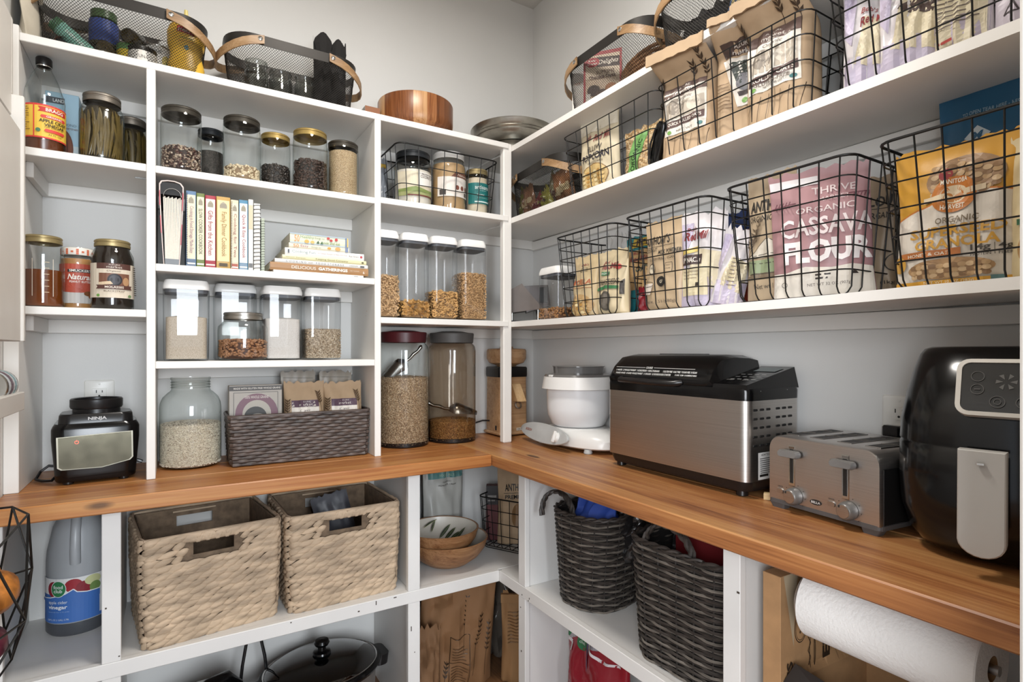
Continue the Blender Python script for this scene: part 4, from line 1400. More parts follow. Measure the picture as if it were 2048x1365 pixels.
for i, (x, lab) in enumerate(((0.375, 'grey-tan pouch standing behind the kraft pouches, left one'), (0.503, 'grey-tan pouch standing behind the kraft pouches, right one'))):
    bag('kraft_pouch', lab, 'bag', (x, 2.046, CT + 0.006), 0.115, 0.288 - 0.004 * i, 0.03, '8E8476', [('l', [(-0.05, 0.265), (0.05, 0.262)], 0.002, '6A6258')], seed=26 + i, group='kraft pouches in the woven bin')

# ================================================================ right bay of the far wall
Z5, Z6 = 1.817, 1.401
mac = MB().tube([(0.0075 * cos(radians(-60 + 240 * i / 5)), 0.0075 * sin(radians(-60 + 240 * i / 5)), 0) for i in range(6)], 0.0027, 5)
rod = MB().tube([(-0.008, 0, 0), (-0.003, 0.0006, 0), (0.003, -0.0004, 0), (0.008, 0, 0)], 0.0026, 5)
gtall = 'tall clear cereal containers'
pop('tall clear container of pale puffed cereal next to the divider', (0.646, 1.955, Z6), 0.104, 0.104, 0.312, 0, gtall, 0.148, mat('cereal_gap', '8E6E4A', 0.8), rod, 0.0105, mat('puffed_cereal', 'C9A67C', 0.7, var=0.16, nscale=90), 3)
pop('tall clear container with a shallow layer of golden flakes', (0.760, 1.955, Z6), 0.106, 0.106, 0.312, 0, gtall, 0.060, mat('flake_gap', '8E6E4A', 0.8), flake(0.009), 0.011, mat('corn_flake', 'C79A5C', 0.6, var=0.2, nscale=80), 4)
pop('tall clear container one third full of oat ring cereal', (0.876, 1.955, Z6), 0.108, 0.108, 0.312, 0, gtall, 0.103, mat('ring_gap', '8E6E4A', 0.8), torus(0.0055, 0.0025), 0.0115, mat('oat_ring', 'C79C64', 0.7, var=0.15, nscale=90), 5)
pop('tall clear container half full of crisped grain, nearest the corner post', (0.998, 1.955, Z6), 0.110, 0.110, 0.312, 0, gtall, 0.182, mat('crisp_gap', '8E6E4A', 0.8), ellipsoid(0.009, 0.0042, 0.0038, 5, 3), 0.0068, mat('crisp_grain', 'C8A274', 0.7, var=0.18, nscale=150), 6)

wb1 = wire_basket('wire_basket', 'black wire basket holding three jars on the far wall shelf', (0.895, 2.012, Z5), 0, 0.418, 0.222, 0.216, 8, 4, [0.003, 0.075, 0.145, 0.216], 0.018)


def labelled_jar(label, loc, r, h, lidm, lid_h, fillm, fill_h, items, neck=0.86, shoulder=0.80, phase=0.0, fz=0.005):
    t = jar('food_jar', label, 'jar', loc, r, h, lidm, lid_h, neck, shoulder, lid_r=r * (neck + 0.05))
    MB().lathe([(0.002, fz), (r * 0.86, fz), (r - 0.0035, fz + 0.008), (r - 0.0035, fill_h), (0.002, fill_h + 0.002)], 32).build('contents', fillm, t)
    decal(t, cyl(r + 0.0005, phase), items, curved=True)
    return t


labelled_jar('dark-lidded coconut oil jar with green picture label in the wire basket', (0.782, 2.000, Z5 + 0.006), 0.071, 0.208, M_blklid, 0.024, mat('coconut_oil', 'E6DDD0', 0.4), 0.135,
             [('r', -0.105, 0.035, 0.105, 0.125, 'D8CDB4'), ('r', -0.105, 0.035, 0.105, 0.062, '9CA06C'), ('p', [(-0.105, 0.055), (-0.03, 0.07), (0.03, 0.058), (0.105, 0.075), (0.105, 0.05), (-0.105, 0.05)], '7E8C50'), ('r', -0.022, 0.075, 0.06, 0.125, 'E6E2DA'), ('t', 'COCONUT OIL', 0.018, 0.108, 0.062, 0.010, '6A5A50', 0.02), ('t', 'NUTRITION', 0.018, 0.118, 0.05, 0.006, '6A5A50', 0.02), ('r', -0.06, 0.035, 0.1, 0.04, '6B3A34')], phase=0.2)
labelled_jar('white-lidded jar of tan nut butter in the middle of the wire basket', (0.930, 1.998, Z5 + 0.006), 0.067, 0.232, M_whitepl, 0.026, mat('nut_butter', 'BF9C72', 0.5, bump=0.1, bscale=20), 0.185,
             [('r', -0.085, 0.055, 0.075, 0.130, 'E0D8D0'), ('p', [(-0.03, 0.130), (0.075, 0.130), (0.075, 0.150), (-0.01, 0.150)], '6E4638'), ('t', 'Naturals', 0.026, 0.139, 0.06, 0.009, 'E0D4C8', 0, 0.3), ('e', -0.005, 0.090, 0.008, 0.009, '7A4A3C'), ('e', 0.018, 0.090, 0.008, 0.009, '7A4A3C'), ('e', 0.041, 0.090, 0.008, 0.009, '7A4A3C'), ('r', -0.075, 0.06, -0.05, 0.08, '4A4440'), ('r', 0.03, 0.06, 0.043, 0.074, '5A4A44')], phase=0.15)
labelled_jar('small gold-lidded jar with a teal label at the right of the wire basket', (1.049, 1.985, Z5 + 0.006), 0.045, 0.186, M_brass, 0.022, mat('tahini', 'DCCDB4', 0.5), 0.15,
             [('r', -0.065, 0.045, 0.06, 0.128, '1E6E6C'), ('t', 'artisana', -0.003, 0.110, 0.062, 0.015, 'DDE8E4', 0.01), ('t', 'organics', 0.0, 0.097, 0.03, 0.005, 'A9CFCB'), ('t', 'TAHINI', -0.012, 0.080, 0.03, 0.006, 'DDE8E4'), ('t', 'unsweetened spread', 0.0, 0.068, 0.05, 0.005, 'A9CFCB'), ('r', -0.035, 0.050, 0.03, 0.055, 'CFE0DC')], neck=0.92, shoulder=0.84, phase=0.1)
t = bag('chip_bag', 'crumpled grey foil bag closed with a yellow clip behind the wire basket jars', 'bag', (0.672, 2.085, Z5 + 0.006), 0.075, 0.20, 0.04, '8E9298', [], seed=33, rough=0.25, wr=1.6)
MB().box((-0.034, -0.008, 0.166), (0.034, 0.008, 0.181), 0.003).build('bag_clip', mat('clip_yellow', 'B5953A', 0.4), t, smooth=0)

# ---- two big grain canisters
def canister(label, x, lidm, fill_h, fillm, glass, pc=None):
    t = thing('grain_canister', label, 'canister', (x, 2.058, CT), 0)
    r = 0.097
    prof = [(0.002, 0.010), (r * 0.93, 0.008), (r, 0.018), (r, 0.365), (r * 0.97, 0.382), (r * 0.90, 0.390), (0.084, 0.393), (0.084, 0.405)]
    MB().lathe(prof, 48).build('clear_body', glass, t, smooth=50)
    MB().lathe([(0.0, 0.0), (r * 0.94, 0.0), (r * 0.98, 0.004), (r * 0.99, 0.018), (r * 0.9, 0.018)], 40).build('base', M_blackpl, t)
    lid = MB().lathe([(0.083, 0.395), (0.087, 0.397), (0.090, 0.432), (0.088, 0.436), (0.070, 0.437), (0.045, 0.442), (0.0, 0.443)], 44).build('lid', lidm, t, smooth=30)
    heap(t, r - 0.001, fill_h, fillm, 0.006, pc, 0.0055, fillm, 5)
    return t


wheatm = grainmat('wheat_fill', ['A88A68', 'C8AC8A', 'DCC4A4', '96785A', 'BFA280'], 330, (1, 1, 0.7))
brownm = grainmat('brown_grain_fill', ['94683A', 'B58650', 'CDA468', '80562C'], 320, (1, 1, 0.7))
gp = ellipsoid(0.0062, 0.0028, 0.0026, 4, 3)
c1 = canister('tall grain canister with maroon lid, mostly full of pale wheat', 0.765, mat('maroon_lid', '4A161C', 0.35), 0.262, wheatm, G_jar, gp)
c2 = canister('tall smoky grain canister with grey lid and little brown grain', 0.972, mat('grey_lid', '4E4C4A', 0.5), 0.085, brownm, G_amber, gp)


def scoop(label, loc, rot, s_=1.0):
    t = thing('metal_scoop', label, 'scoop', loc)
    t.rotation_euler = rot
    mb = MB()
    rings = []
    for i in range(9):
        u = i / 8
        x = 0.115 * u * s_
        open_ = pi * (0.5 + 0.18 * (1 - u))
        rr_ = 0.038 * s_ * (0.35 + 0.65 * min(1, u * 5) ** 0.5) * (1 - 0.12 * u * u)
        tilt = 0.0
        rings.append([(x + (0.03 * s_ * u * (1 - cos(a)) * 0), rr_ * sin(a) * (1 if u < 0.9 else 0.9), -rr_ * cos(a)) for a in [(-1 + 2 * k / 12) * open_ * (1 - 0.35 * u) for k in range(13)]])
    mb.loft(rings, False, False, closed=False)
    inner = MB().loft([[(x, y * 0.97, z * 0.97 + 0.0008) for x, y, z in r_] for r_ in rings], False, False, closed=False)
    mb.add(inner.v, inner.f)
    mb.build('bowl', mat('scoop_metal', '8E8C88', 0.25, 1.0, var=0.15), t, smooth=60)
    MB().tube([(0.004 * s_, 0, 0.0), (-0.02 * s_, 0, 0.006), (-0.045 * s_, 0, 0.005), (-0.07 * s_, 0, 0.010), (-0.092 * s_, 0, 0.008), (-0.1 * s_, 0, 0.004)], [0.006 * s_, 0.0062 * s_, 0.008 * s_, 0.0068 * s_, 0.009 * s_, 0.004 * s_], 10).build('handle', MATS['scoop_metal'], t, smooth=60)
    return t


scoop('metal scoop stuck handle-up in the pale wheat canister', (0.770, 2.045, CT + 0.325), (radians(150), radians(48), radians(160)), 0.85)
scoop('metal scoop lying on brown grain in the smoky canister', (0.955, 2.045, CT + 0.130), (radians(180), radians(22), radians(-14)), 0.95)

# ---- wooden grain mill in the corner
M_mill = woodmat('mill_wood', '8E6A48', 'AD8660', 'BE9A74', axis=0, grain=2.5)
t = thing('grain_mill', 'square wooden grain mill with round wooden hopper in the worktop corner', 'grain mill', (1.245, 2.080, CT))
MB().box((-0.075, -0.07, 0.006), (0.075, 0.07, 0.018), 0.003).build('base_plate', M_mill, t, smooth=0)
MB().loft([rrect(0.138, 0.125, 0.01, 3, 0.018), rrect(0.134, 0.122, 0.01, 3, 0.252)], True, True).build('body', M_mill, t, smooth=30)
MB().loft([rrect(0.142, 0.128, 0.014, 4, 0.252), rrect(0.144, 0.13, 0.014, 4, 0.262), rrect(0.144, 0.13, 0.014, 4, 0.290), rrect(0.138, 0.124, 0.014, 4, 0.295)], True, True).build('top_band', M_blackpl, t, smooth=30)
hop = MB().lathe([(0.03, 0.295), (0.040, 0.296), (0.045, 0.302), (0.075, 0.312), (0.086, 0.330), (0.087, 0.362), (0.084, 0.370), (0.080, 0.371), (0.076, 0.362), (0.02, 0.335)], 40).build('hopper', M_mill, t, smooth=35)
MB().lathe([(0.079, 0.366), (0.082, 0.372), (0.03, 0.375), (0.028, 0.383), (0.0, 0.384)], 32).build('hopper_lid', M_mill, hop)
sp = MB().loft([[(-0.018, -0.061, 0.225), (0.030, -0.061, 0.225), (0.034, -0.061, 0.150), (-0.006, -0.061, 0.150)], [(-0.016, -0.070, 0.222), (0.028, -0.070, 0.222), (0.036, -0.105, 0.150), (-0.008, -0.105, 0.150)]], True, True)
sp.build('spout', woodmat('spout_wood', 'B08A5C', 'C8A274', 'D6B488', axis=2, grain=2.0), t, smooth=0)
MB().lathe([(0.016, 0.0), (0.016, 0.006), (0.012, 0.007), (0.011, 0.001)], 20).tf(Matrix.Translation((0.012, -0.074, 0.132)) @ Matrix.Rotation(radians(75), 4, 'X')).build('spout_ring', M_steel, t)
decal(t, flat(-0.0630), [('r', 0.012, 0.022, 0.066, 0.034, 'D8D2C6'), ('t', 'KoMoMill', 0.044, 0.028, 0.036, 0.006, '3A342E', 0.02), ('o', 0.021, 0.028, 0.004, 0.004, 0.001, '3A342E')])
MB().box((-0.0705, -0.035, 0.025), (-0.0685, -0.022, 0.045), 0.001).build('power_switch', M_blackpl, t, smooth=0)
MB().tube([(-0.068, 0.03, 0.06), (-0.10, 0.035, 0.062), (-0.14, 0.04, 0.052)], 0.0035, 6).build('power_cord', M_blackpl, t)
# ================================================================ top shelf of the far wall
ZT = 2.1035
MESH2 = dup(MESHB, (0.350, 2.02, ZT), 0, 'dark mesh basket with wooden handles holding glass tumblers and a black pouch')


def bottle(name, label, loc, prof, bodym, cap=None, capm=None, rx=0.0, ry=0.0, rz=0.0, items=None, r=None, sy=1.0, cat='bottle', n=28, capname='cap', contents=None, cm=None):
    t = thing(name, label, cat, loc, rz, None, rx, ry)
    MB().lathe(prof, n, sy=sy).build('body', bodym, t, smooth=40)
    if contents:
        MB().lathe(contents, n, sy=sy).build('contents', cm, t)
    if cap:
        MB().lathe(cap, n, sy=sy).build(capname, capm, t, smooth=35)
    if items:
        q = cyl(r)
        if sy != 1.0:
            S = lambda x, z, off: (lambda p: (p[0], p[1] * sy, p[2]))(q(x, z, off))
            S.curved = True
        else:
            S = q
        decal(t, S, items, curved=True)
    return t


# mustard squeeze bottle
mp = [(0.002, 0.0), (0.044, 0.0), (0.049, 0.006), (0.050, 0.05), (0.044, 0.075), (0.043, 0.085), (0.050, 0.115), (0.051, 0.150), (0.044, 0.172), (0.028, 0.186), (0.016, 0.190), (0.016, 0.196)]
bottle('mustard_bottle', 'yellow mustard squeeze bottle at the right end of the mesh basket', (0.036, 1.992, ZT + 0.008), mp, mat('mustard_yellow', 'D9AC3C', 0.35, var=0.04), [(0.017, 0.194), (0.018, 0.196), (0.016, 0.208), (0.006, 0.212), (0.005, 0.228), (0.0, 0.229)], mat('mustard_cap', 'D8C47A', 0.4), sy=0.66, r=lambda z: 0.0505 - (0.006 if z < 0.1 else 0) * 1.0,
       items=[('p', [(-0.026, 0.143), (0.022, 0.138), (0.024, 0.156), (-0.024, 0.161)], 'B02A34'), ('t', "French's", -0.001, 0.150, 0.042, 0.012, 'F2EADC', 0.02, 0.1), ('t', 'ORGANIC', 0.0, 0.126, 0.036, 0.006, '5C6B2C', 0.02), ('t', 'YELLOW MUSTARD', 0.0, 0.116, 0.042, 0.005, 'B06A22'), ('e', 0.0, 0.098, 0.006, 0.006, '4C7A8A')])
# cans and shakers in the same basket
M_tin = mat('tin_metal', 'A8A49C', 0.3, 1.0, var=0.1)
bottle('food_can', 'white food can with a picture label beside the mustard bottle', (-0.040, 2.040, ZT + 0.008), [(0.002, 0), (0.036, 0), (0.0375, 0.002), (0.0365, 0.005), (0.0365, 0.103), (0.0375, 0.106), (0.036, 0.108), (0.034, 0.104), (0.0, 0.104)], M_tin, cat='can', r=0.037,
       items=[('r', -0.1, 0.006, 0.1, 0.102, 'D9D6D0'), ('r', -0.03, 0.07, 0.012, 0.071, '4A4A4C'), ('r', -0.03, 0.035, 0.012, 0.036, '4A4A4C'), ('t', 'ORGANIC', -0.008, 0.085, 0.04, 0.010, '5A5A5C', 0.02), ('e', 0.026, 0.06, 0.014, 0.018, 'B9A860'), ('e', 0.030, 0.05, 0.008, 0.010, '6E8A54'), ('p', [(-0.02, 0.006), (0.04, 0.006), (-0.02, 0.022)], '8E2430')])
bottle('food_can', 'short wide tin with dark rim and white label at the front of the mesh basket', (-0.075, 1.962, ZT + 0.008), [(0.002, 0), (0.034, 0), (0.036, 0.002), (0.035, 0.004), (0.035, 0.052), (0.0365, 0.055), (0.0365, 0.058), (0.034, 0.058), (0.033, 0.054), (0.0, 0.054)], mat('dark_tin', '3A3733', 0.3, 0.9), cat='can', r=0.0355, items=[('r', -0.1, 0.004, 0.1, 0.044, 'D2CEC6'), ('t', 'TUNA', 0.0, 0.026, 0.03, 0.009, '6A6460')])
bottle('food_can', 'yellow and green can half hidden behind the short tin', (-0.112, 2.032, ZT + 0.008), [(0.002, 0), (0.030, 0), (0.031, 0.002), (0.0305, 0.09), (0.031, 0.093), (0.029, 0.093), (0.0, 0.090)], M_tin, cat='can', r=0.031, items=[('r', -0.09, 0.004, 0.09, 0.088, 'C9AE2E'), ('r', -0.09, 0.07, 0.09, 0.088, '4E7A3E'), ('e', 0.01, 0.05, 0.012, 0.009, 'C0502E')])
G_dark = glassmat('green_brown_glass', 'C2C2B0', '4E5648', 0.7, 0.04, 0.06, 2.5)
M_spice = grainmat('dried_spice', ['5A4628', '7A6238', '94804E'], 500)
bottle('spice_bottle', 'glass spice bottle lying with its round base outwards in the mesh basket', (-0.165, 1.985, ZT + 0.060), [(0.002, -0.002), (0.020, 0.0), (0.024, 0.004), (0.024, 0.07), (0.016, 0.085), (0.016, 0.09)], G_dark, [(0.018, 0.086), (0.019, 0.088), (0.019, 0.105), (0.0, 0.106)], mat('spice_cap', '3E2A1E', 0.5), rx=radians(-95), rz=0.25, contents=[(0.002, 0.002), (0.021, 0.003), (0.022, 0.055), (0.002, 0.055)], cm=M_spice)
bottle('spice_bottle', 'second glass spice bottle lying base outwards above the short tin', (-0.115, 1.985, ZT + 0.112), [(0.002, -0.002), (0.018, 0.0), (0.021, 0.004), (0.021, 0.06), (0.014, 0.075), (0.014, 0.08)], G_dark, [(0.015, 0.076), (0.016, 0.078), (0.016, 0.095), (0.0, 0.096)], MATS['spice_cap'], rx=radians(-80), rz=-0.5, contents=[(0.002, 0.002), (0.018, 0.003), (0.019, 0.045), (0.002, 0.045)], cm=M_spice)
bottle('spice_shaker', 'teal-labelled shaker with brown cap leaning in the mesh basket', (-0.190, 1.975, ZT + 0.018), [(0.002, 0.0), (0.018, 0.0), (0.0195, 0.003), (0.0195, 0.115), (0.0, 0.117)], mat('shaker_green', '3E6E4A', 0.4), [(0.0205, -0.022), (0.0215, -0.018), (0.0215, 0.004), (0.0, 0.006)], mat('brown_cap', '6A3622', 0.35), rx=0.1, ry=radians(-52), r=0.0198, items=[('r', -0.06, 0.012, 0.06, 0.098, '7FB5A4'), ('t', 'SEASONING', 0.0, 0.055, 0.05, 0.008, 'E8EEE8', 0.02, 0, pi / 2)])
bottle('spice_shaker', 'shaker lying on its side showing a ribbed brown cap at the basket left end', (-0.262, 1.972, ZT + 0.030), [(0.002, 0), (0.019, 0), (0.02, 0.1), (0, 0.102)], mat('shaker_dark', '2E2620', 0.4), [(0.020, -0.02), (0.022, -0.016), (0.022, 0.002), (0, 0.004)], MATS['brown_cap'], rx=radians(-82), rz=0.3)
bottle('spice_jar', 'jar with a blue lid band standing at the back of the mesh basket', (-0.175, 2.052, ZT + 0.008), [(0.002, 0), (0.033, 0), (0.036, 0.004), (0.036, 0.145), (0.03, 0.155), (0.03, 0.16)], G_dark, [(0.031, 0.156), (0.033, 0.158), (0.033, 0.18), (0, 0.181)], mat('green_lid', '3E5A34', 0.4), cat='jar', r=0.0365, items=[('r', -0.075, 0.085, 0.075, 0.15, '2B4284')], contents=[(0.002, 0.003), (0.033, 0.004), (0.033, 0.08), (0.002, 0.08)], cm=mat('dark_sauce', '1C130E', 0.4))
bottle('spice_jar', 'pale pink salt jar behind the mustard in the mesh basket', (-0.02, 2.095, ZT + 0.008), [(0.002, 0), (0.020, 0), (0.022, 0.12), (0.018, 0.13), (0.018, 0.14)], mat('salt_pink', 'D2B7A4', 0.4), [(0.019, 0.136), (0.0195, 0.155), (0, 0.156)], M_whitepl, cat='jar')
# glass tumblers, jar and black pouch in the second basket
for i, (x, y, r_, h_, lab) in enumerate(((0.235, 1.995, 0.036, 0.120, 'empty glass jar at the left of the tumbler basket'), (0.312, 2.010, 0.038, 0.110, 'empty ribbed glass tumbler in the middle of the basket'), (0.385, 1.985, 0.033, 0.100, 'short empty glass jar next to the black pouch'))):
    t = thing('glass_tumbler', lab, 'glass', (x, y, ZT + 0.008), 0, 'empty glasses in the mesh basket')
    MB().lathe([(0.002, 0.006), (r_ * 0.8, 0.004), (r_ * 0.86, 0.0), (r_ * 0.95, 0.006), (r_, 0.02), (r_, h_ * 0.72), (r_ * 0.86, h_ * 0.82), (r_ * 0.86, h_ * 0.9), (r_ * 0.96, h_ * 0.94), (r_ * 0.96, h_), (r_ * 0.9, h_), (r_ * 0.82, h_ * 0.85), (r_ * 0.93, h_ * 0.7), (r_ * 0.93, 0.02), (0.002, 0.012)], 32).build('glass_wall', glassmat('grey_glass', 'EEF0EE', '9CA3A0', 0.9, 0.02, 0.09, 2.2), t, smooth=50)
t = bag('cloth_pouch', 'crumpled black gauze pouch standing taller than the basket rim', 'pouch', (0.475, 2.010, ZT + 0.008), 0.115, 0.255, 0.10, '1B1918', [], seed=41, wr=4.0, rough=0.9)
for k, (x, z, s_) in enumerate(((-0.022, 0.245, 0.034), (0.03, 0.235, 0.028))):
    MB().lathe([(s_ * 0.7, -0.04), (s_, 0.0), (s_ * 0.8, 0.025), (s_ * 0.3, 0.045), (0.001, 0.05)], 9, (x, 0, z), sy=0.6).build('gathered_top', MATS['bag_1B1918'], t, smooth=20)
# wooden bowl
t = thing('wooden_bowl', 'large straight-sided acacia wood bowl on the top shelf', 'bowl', (0.800, 2.018, ZT))
M_acacia = woodmat('acacia_wood', '5A3218', '8A5530', 'A8744A', axis=2, grain=2.2, rough=0.35)
_pr = [(0.098, 0.0005), (0.125, 0.006), (0.140, 0.024), (0.143, 0.05), (0.143, 0.118), (0.141, 0.122), (0.136, 0.122), (0.134, 0.11), (0.13, 0.03), (0.098, 0.014)]
_tones = [M_acacia, woodmat('acacia_pale', '8A5C36', 'B08256', 'C49A6E', axis=2, grain=2.2, rough=0.35), woodmat('acacia_dark', '452612', '6E3F20', '8A5632', axis=2, grain=2.2, rough=0.35), M_acacia]
_a = 0.0
_R = random.Random(4)
while _a < 2 * pi - 0.05:
    _w = min(_R.uniform(0.22, 0.42), 2 * pi - _a)
    if 2 * pi - _a - _w < 0.12:
        _w = 2 * pi - _a
    _rg = [[(q * cos(_a + _w * k / 5), q * sin(_a + _w * k / 5), z) for q, z in _pr] for k in range(6)]
    MB().loft(_rg, True, True).build('stave', _tones[_R.randint(0, 3)], t, smooth=45)
    _a += _w
MB().lathe([(0.002, 0.0), (0.0985, 0.0), (0.0985, 0.0145), (0.002, 0.0145)], 48).build('bowl_base', M_acacia, t)
t = carton('recipe_card_box', 'small white and brown card box tucked between the mesh basket and wooden bowl', 'box', (0.625, 2.05, ZT), 0.055, 0.10, 0.075, 'D8D2C8', [('r', -0.0275, 0.05, 0.0275, 0.075, '8A5A3C'), ('r', -0.0275, 0.042, 0.0275, 0.05, '3E3C3A')])
# galvanised stand in the corner
t = thing('galvanized_stand', 'round galvanised metal cake stand in the top corner', 'cake stand', (1.222, 1.985, ZT))
M_galv = mat('galvanised', 'A9A69E', 0.35, 1.0, var=0.25, nscale=18, bump=0.1, bscale=40)
MB().lathe([(0.002, 0.0), (0.098, 0.0), (0.105, 0.003), (0.100, 0.020), (0.095, 0.034), (0.002, 0.036)], 56).build('foot', M_galv, t, smooth=40)
MB().lathe([(0.095, 0.036), (0.150, 0.040), (0.160, 0.046), (0.166, 0.056), (0.163, 0.060), (0.170, 0.066), (0.167, 0.071), (0.174, 0.078), (0.178, 0.090), (0.180, 0.093), (0.177, 0.095), (0.170, 0.080), (0.15, 0.055), (0.002, 0.050)], 64).build('plate', M_galv, t, smooth=40)
# cream cloth at the left end
t = thing('linen_bag', 'cream linen bag folded at the left end of the top shelf', 'bag', (-0.332, 2.02, ZT))
mb = MB()
rings = []
for j in range(9):
    z = 0.27 * j / 8
    rings.append([(0.022 * cos(a) * (1.0 - 0.2 * j / 8) + 0.006 * sin(3 * a + j) - 0.008 * j / 8, 0.12 * sin(a) * (1 - 0.06 * j) + 0.004 * sin(5 * a), z) for a in [2 * pi * i / 28 for i in range(28)]])
mb.loft(rings, True, True).build('cloth', mat('linen', 'CFC5B2', 0.9, var=0.08, bump=0.3, bscale=90), t, smooth=60)

# ================================================================ left wall: can rack and hanging onion basket
M_rack = mat('rack_paint', 'DAD5CE', 0.5, var=0.03, nscale=8, stretch=(6, 1, 1), bump=0.08, bscale=60)
t = thing('can_rack', 'white wooden can rack fixed to the left wall', 'rack', (0, 0, 0))
bx('side_board', (WL, 1.700, 1.306), (-0.296, 1.716, 1.88), M_rack, t, 0.002)
bx('front_board', (-0.316, 0.75, 1.306), (-0.302, 1.700, 1.80), M_rack, t, 0.002)
bx('upper_end_board', (WL, 1.700, 1.8805), (-0.318, 1.716, 2.06), M_rack, t, 0.002)
bx('upper_front_board', (-0.332, 0.75, 1.83), (-0.318, 1.700, 2.06), M_rack, t, 0.002)
bx('back_board', (WL, 0.75, 1.10), (WL + 0.010, 1.700, 2.06), M_rack, t, 0.001)
bx('bottom_board', (WL + 0.010, 0.75, 1.306), (-0.316, 1.700, 1.318), M_rack, t, 0.001)
bx('rail', (-0.314, 0.75, 1.146), (-0.297, 1.712, 1.188), M_rack, t, 0.0015)
bx('ledge', (WL + 0.010, 0.75, 1.146), (-0.314, 1.700, 1.158), M_rack, t, 0.001)
bottle('food_can', 'tin can lying on the ledge of the left wall rack', (-0.338, 1.69, 1.206), [(0.002, 0.003), (0.030, 0.003), (0.033, 0.0), (0.035, 0.003), (0.034, 0.008), (0.034, 0.092), (0.035, 0.095), (0.033, 0.098), (0.0, 0.095)], M_tin, cat='can', rx=radians(90), r=0.0345,
       items=[('r', -0.108, 0.008, 0.108, 0.090, 'C9CDD0'), ('r', -0.108, 0.02, 0.108, 0.034, '7FA5AC'), ('r', -0.05, 0.06, 0.02, 0.085, 'C2935E'), ('r', 0.02, 0.05, 0.108, 0.07, '6E5560')])

t = thing('hanging_wire_basket', 'black geometric wire fruit basket of onions hanging on the left wall', 'wire basket', (-0.295, 1.42, 0.0))
zt, zm, zb = 0.952, 0.80, 0.665
top = [(-0.07, -0.22, zt), (0.045, -0.22, zt), (0.045, 0.055, zt), (0.005, 0.14, zt), (-0.07, 0.14, zt)]
mid = [(-0.07, -0.24, zm), (0.025, -0.24, zm), (0.060, -0.06, zm - 0.02), (0.045, 0.09, zm + 0.03), (-0.02, 0.155, zm), (-0.07, 0.15, zm)]
bot = [(-0.07, -0.18, zb), (0.0, -0.18, zb), (0.02, 0.05, zb), (0.0, 0.10, zb + 0.04), (-0.07, 0.10, zb + 0.04)]


def wires(t, segs, r_=0.0022):
    for a, b in segs:
        MB().tube([a, b], r_, 5).build('wire', M_wire, t)


loop = lambda L: [(L[i], L[(i + 1) % len(L)]) for i in range(len(L))]
wires(t, loop(top) + loop(mid) + loop(bot))
wires(t, [(top[1], mid[1]), (top[1], mid[2]), (top[2], mid[2]), (top[2], mid[3]), (top[3], mid[3]), (top[3], mid[4]), (top[4], mid[5]), (top[0], mid[0]), (mid[1], bot[1]), (mid[2], bot[1]), (mid[2], bot[2]), (mid[3], bot[2]), (mid[3], bot[3]), (mid[4], bot[3]), (mid[5], bot[4]), (mid[0], bot[0])])
M_onion = mat('onion_skin', 'B87434', 0.4, var=0.3, nscale=16, stretch=(6, 6, 0.6))
M_ronion = mat('red_onion_skin', '5A2030', 0.4, var=0.3, nscale=16, stretch=(6, 6, 0.6))
for i, (x, y, z, r_, m_, lab) in enumerate(((-0.010, 0.035, 0.81, 0.047, M_onion, 'golden onion on top in the hanging wire basket'), (-0.022, -0.06, 0.80, 0.046, M_onion, 'golden onion nearest the camera in the hanging wire basket'), (-0.020, 0.02, 0.715, 0.042, M_ronion, 'red onion low in the hanging wire basket'))):
    o_ = thing('onion', lab, 'onion', (-0.295 + x, 1.42 + y, z), 0, None, 0.4, 0.3)
    MB().lathe([(0.002, -r_ * 0.92), (r_ * 0.4, -r_ * 0.86), (r_ * 0.85, -r_ * 0.5), (r_, 0), (r_ * 0.86, r_ * 0.5), (r_ * 0.45, r_ * 0.85), (r_ * 0.16, r_ * 1.05), (r_ * 0.1, r_ * 1.3), (0.001, r_ * 1.35)], 20).build('bulb', m_, o_, smooth=60)
    MB().tube([(0, 0, -r_ * 0.9), (0.001, 0, -r_)], 0.004, 6).build('root', mat('onion_root', '8A6A44', 0.9), o_)

# ================================================================ lower far-wall shelf
ZL = 0.4755
t = thing('vinegar_jug', 'translucent grey plastic jug of apple cider vinegar with blue label', 'jug', (-0.235, 2.065, ZL))
gj = glassmat('jug_plastic', 'C6C8CA', '70757A', 0.3, 0.25, 0.06, 1.6)
r = 0.076
MB().lathe([(0.002, 0.0), (r * 0.92, 0.0), (r, 0.008), (r, 0.205), (r * 0.97, 0.235), (r * 0.80, 0.300), (r * 0.5, 0.350), (0.02, 0.372), (0.02, 0.385)], 36).build('jug_body', mat('jug_milky', 'A2A5A8', 0.35, var=0.05), t, smooth=50)
MB().tube([(0.0, -0.076, 0.205), (0.0, -0.080, 0.24), (0.0, -0.074, 0.29), (0.0, -0.050, 0.34), (0.0, -0.02, 0.36)], [0.013, 0.013, 0.012, 0.012, 0.010], 10).build('handle', mat('jug_handle', 'ACAFB2', 0.35), t)
MB().lathe([(0.021, 0.372), (0.023, 0.374), (0.023, 0.392), (0.0, 0.393)], 20).build('cap', M_whitepl, t)
MB().lathe([(0.002, 0.0005), (r * 0.925, -0.0005), (r + 0.0006, 0.008), (r + 0.0006, 0.037), (0.02, 0.037)], 36).build('vinegar_level', mat('jug_low', '4A4C50', 0.3), t, smooth=50)
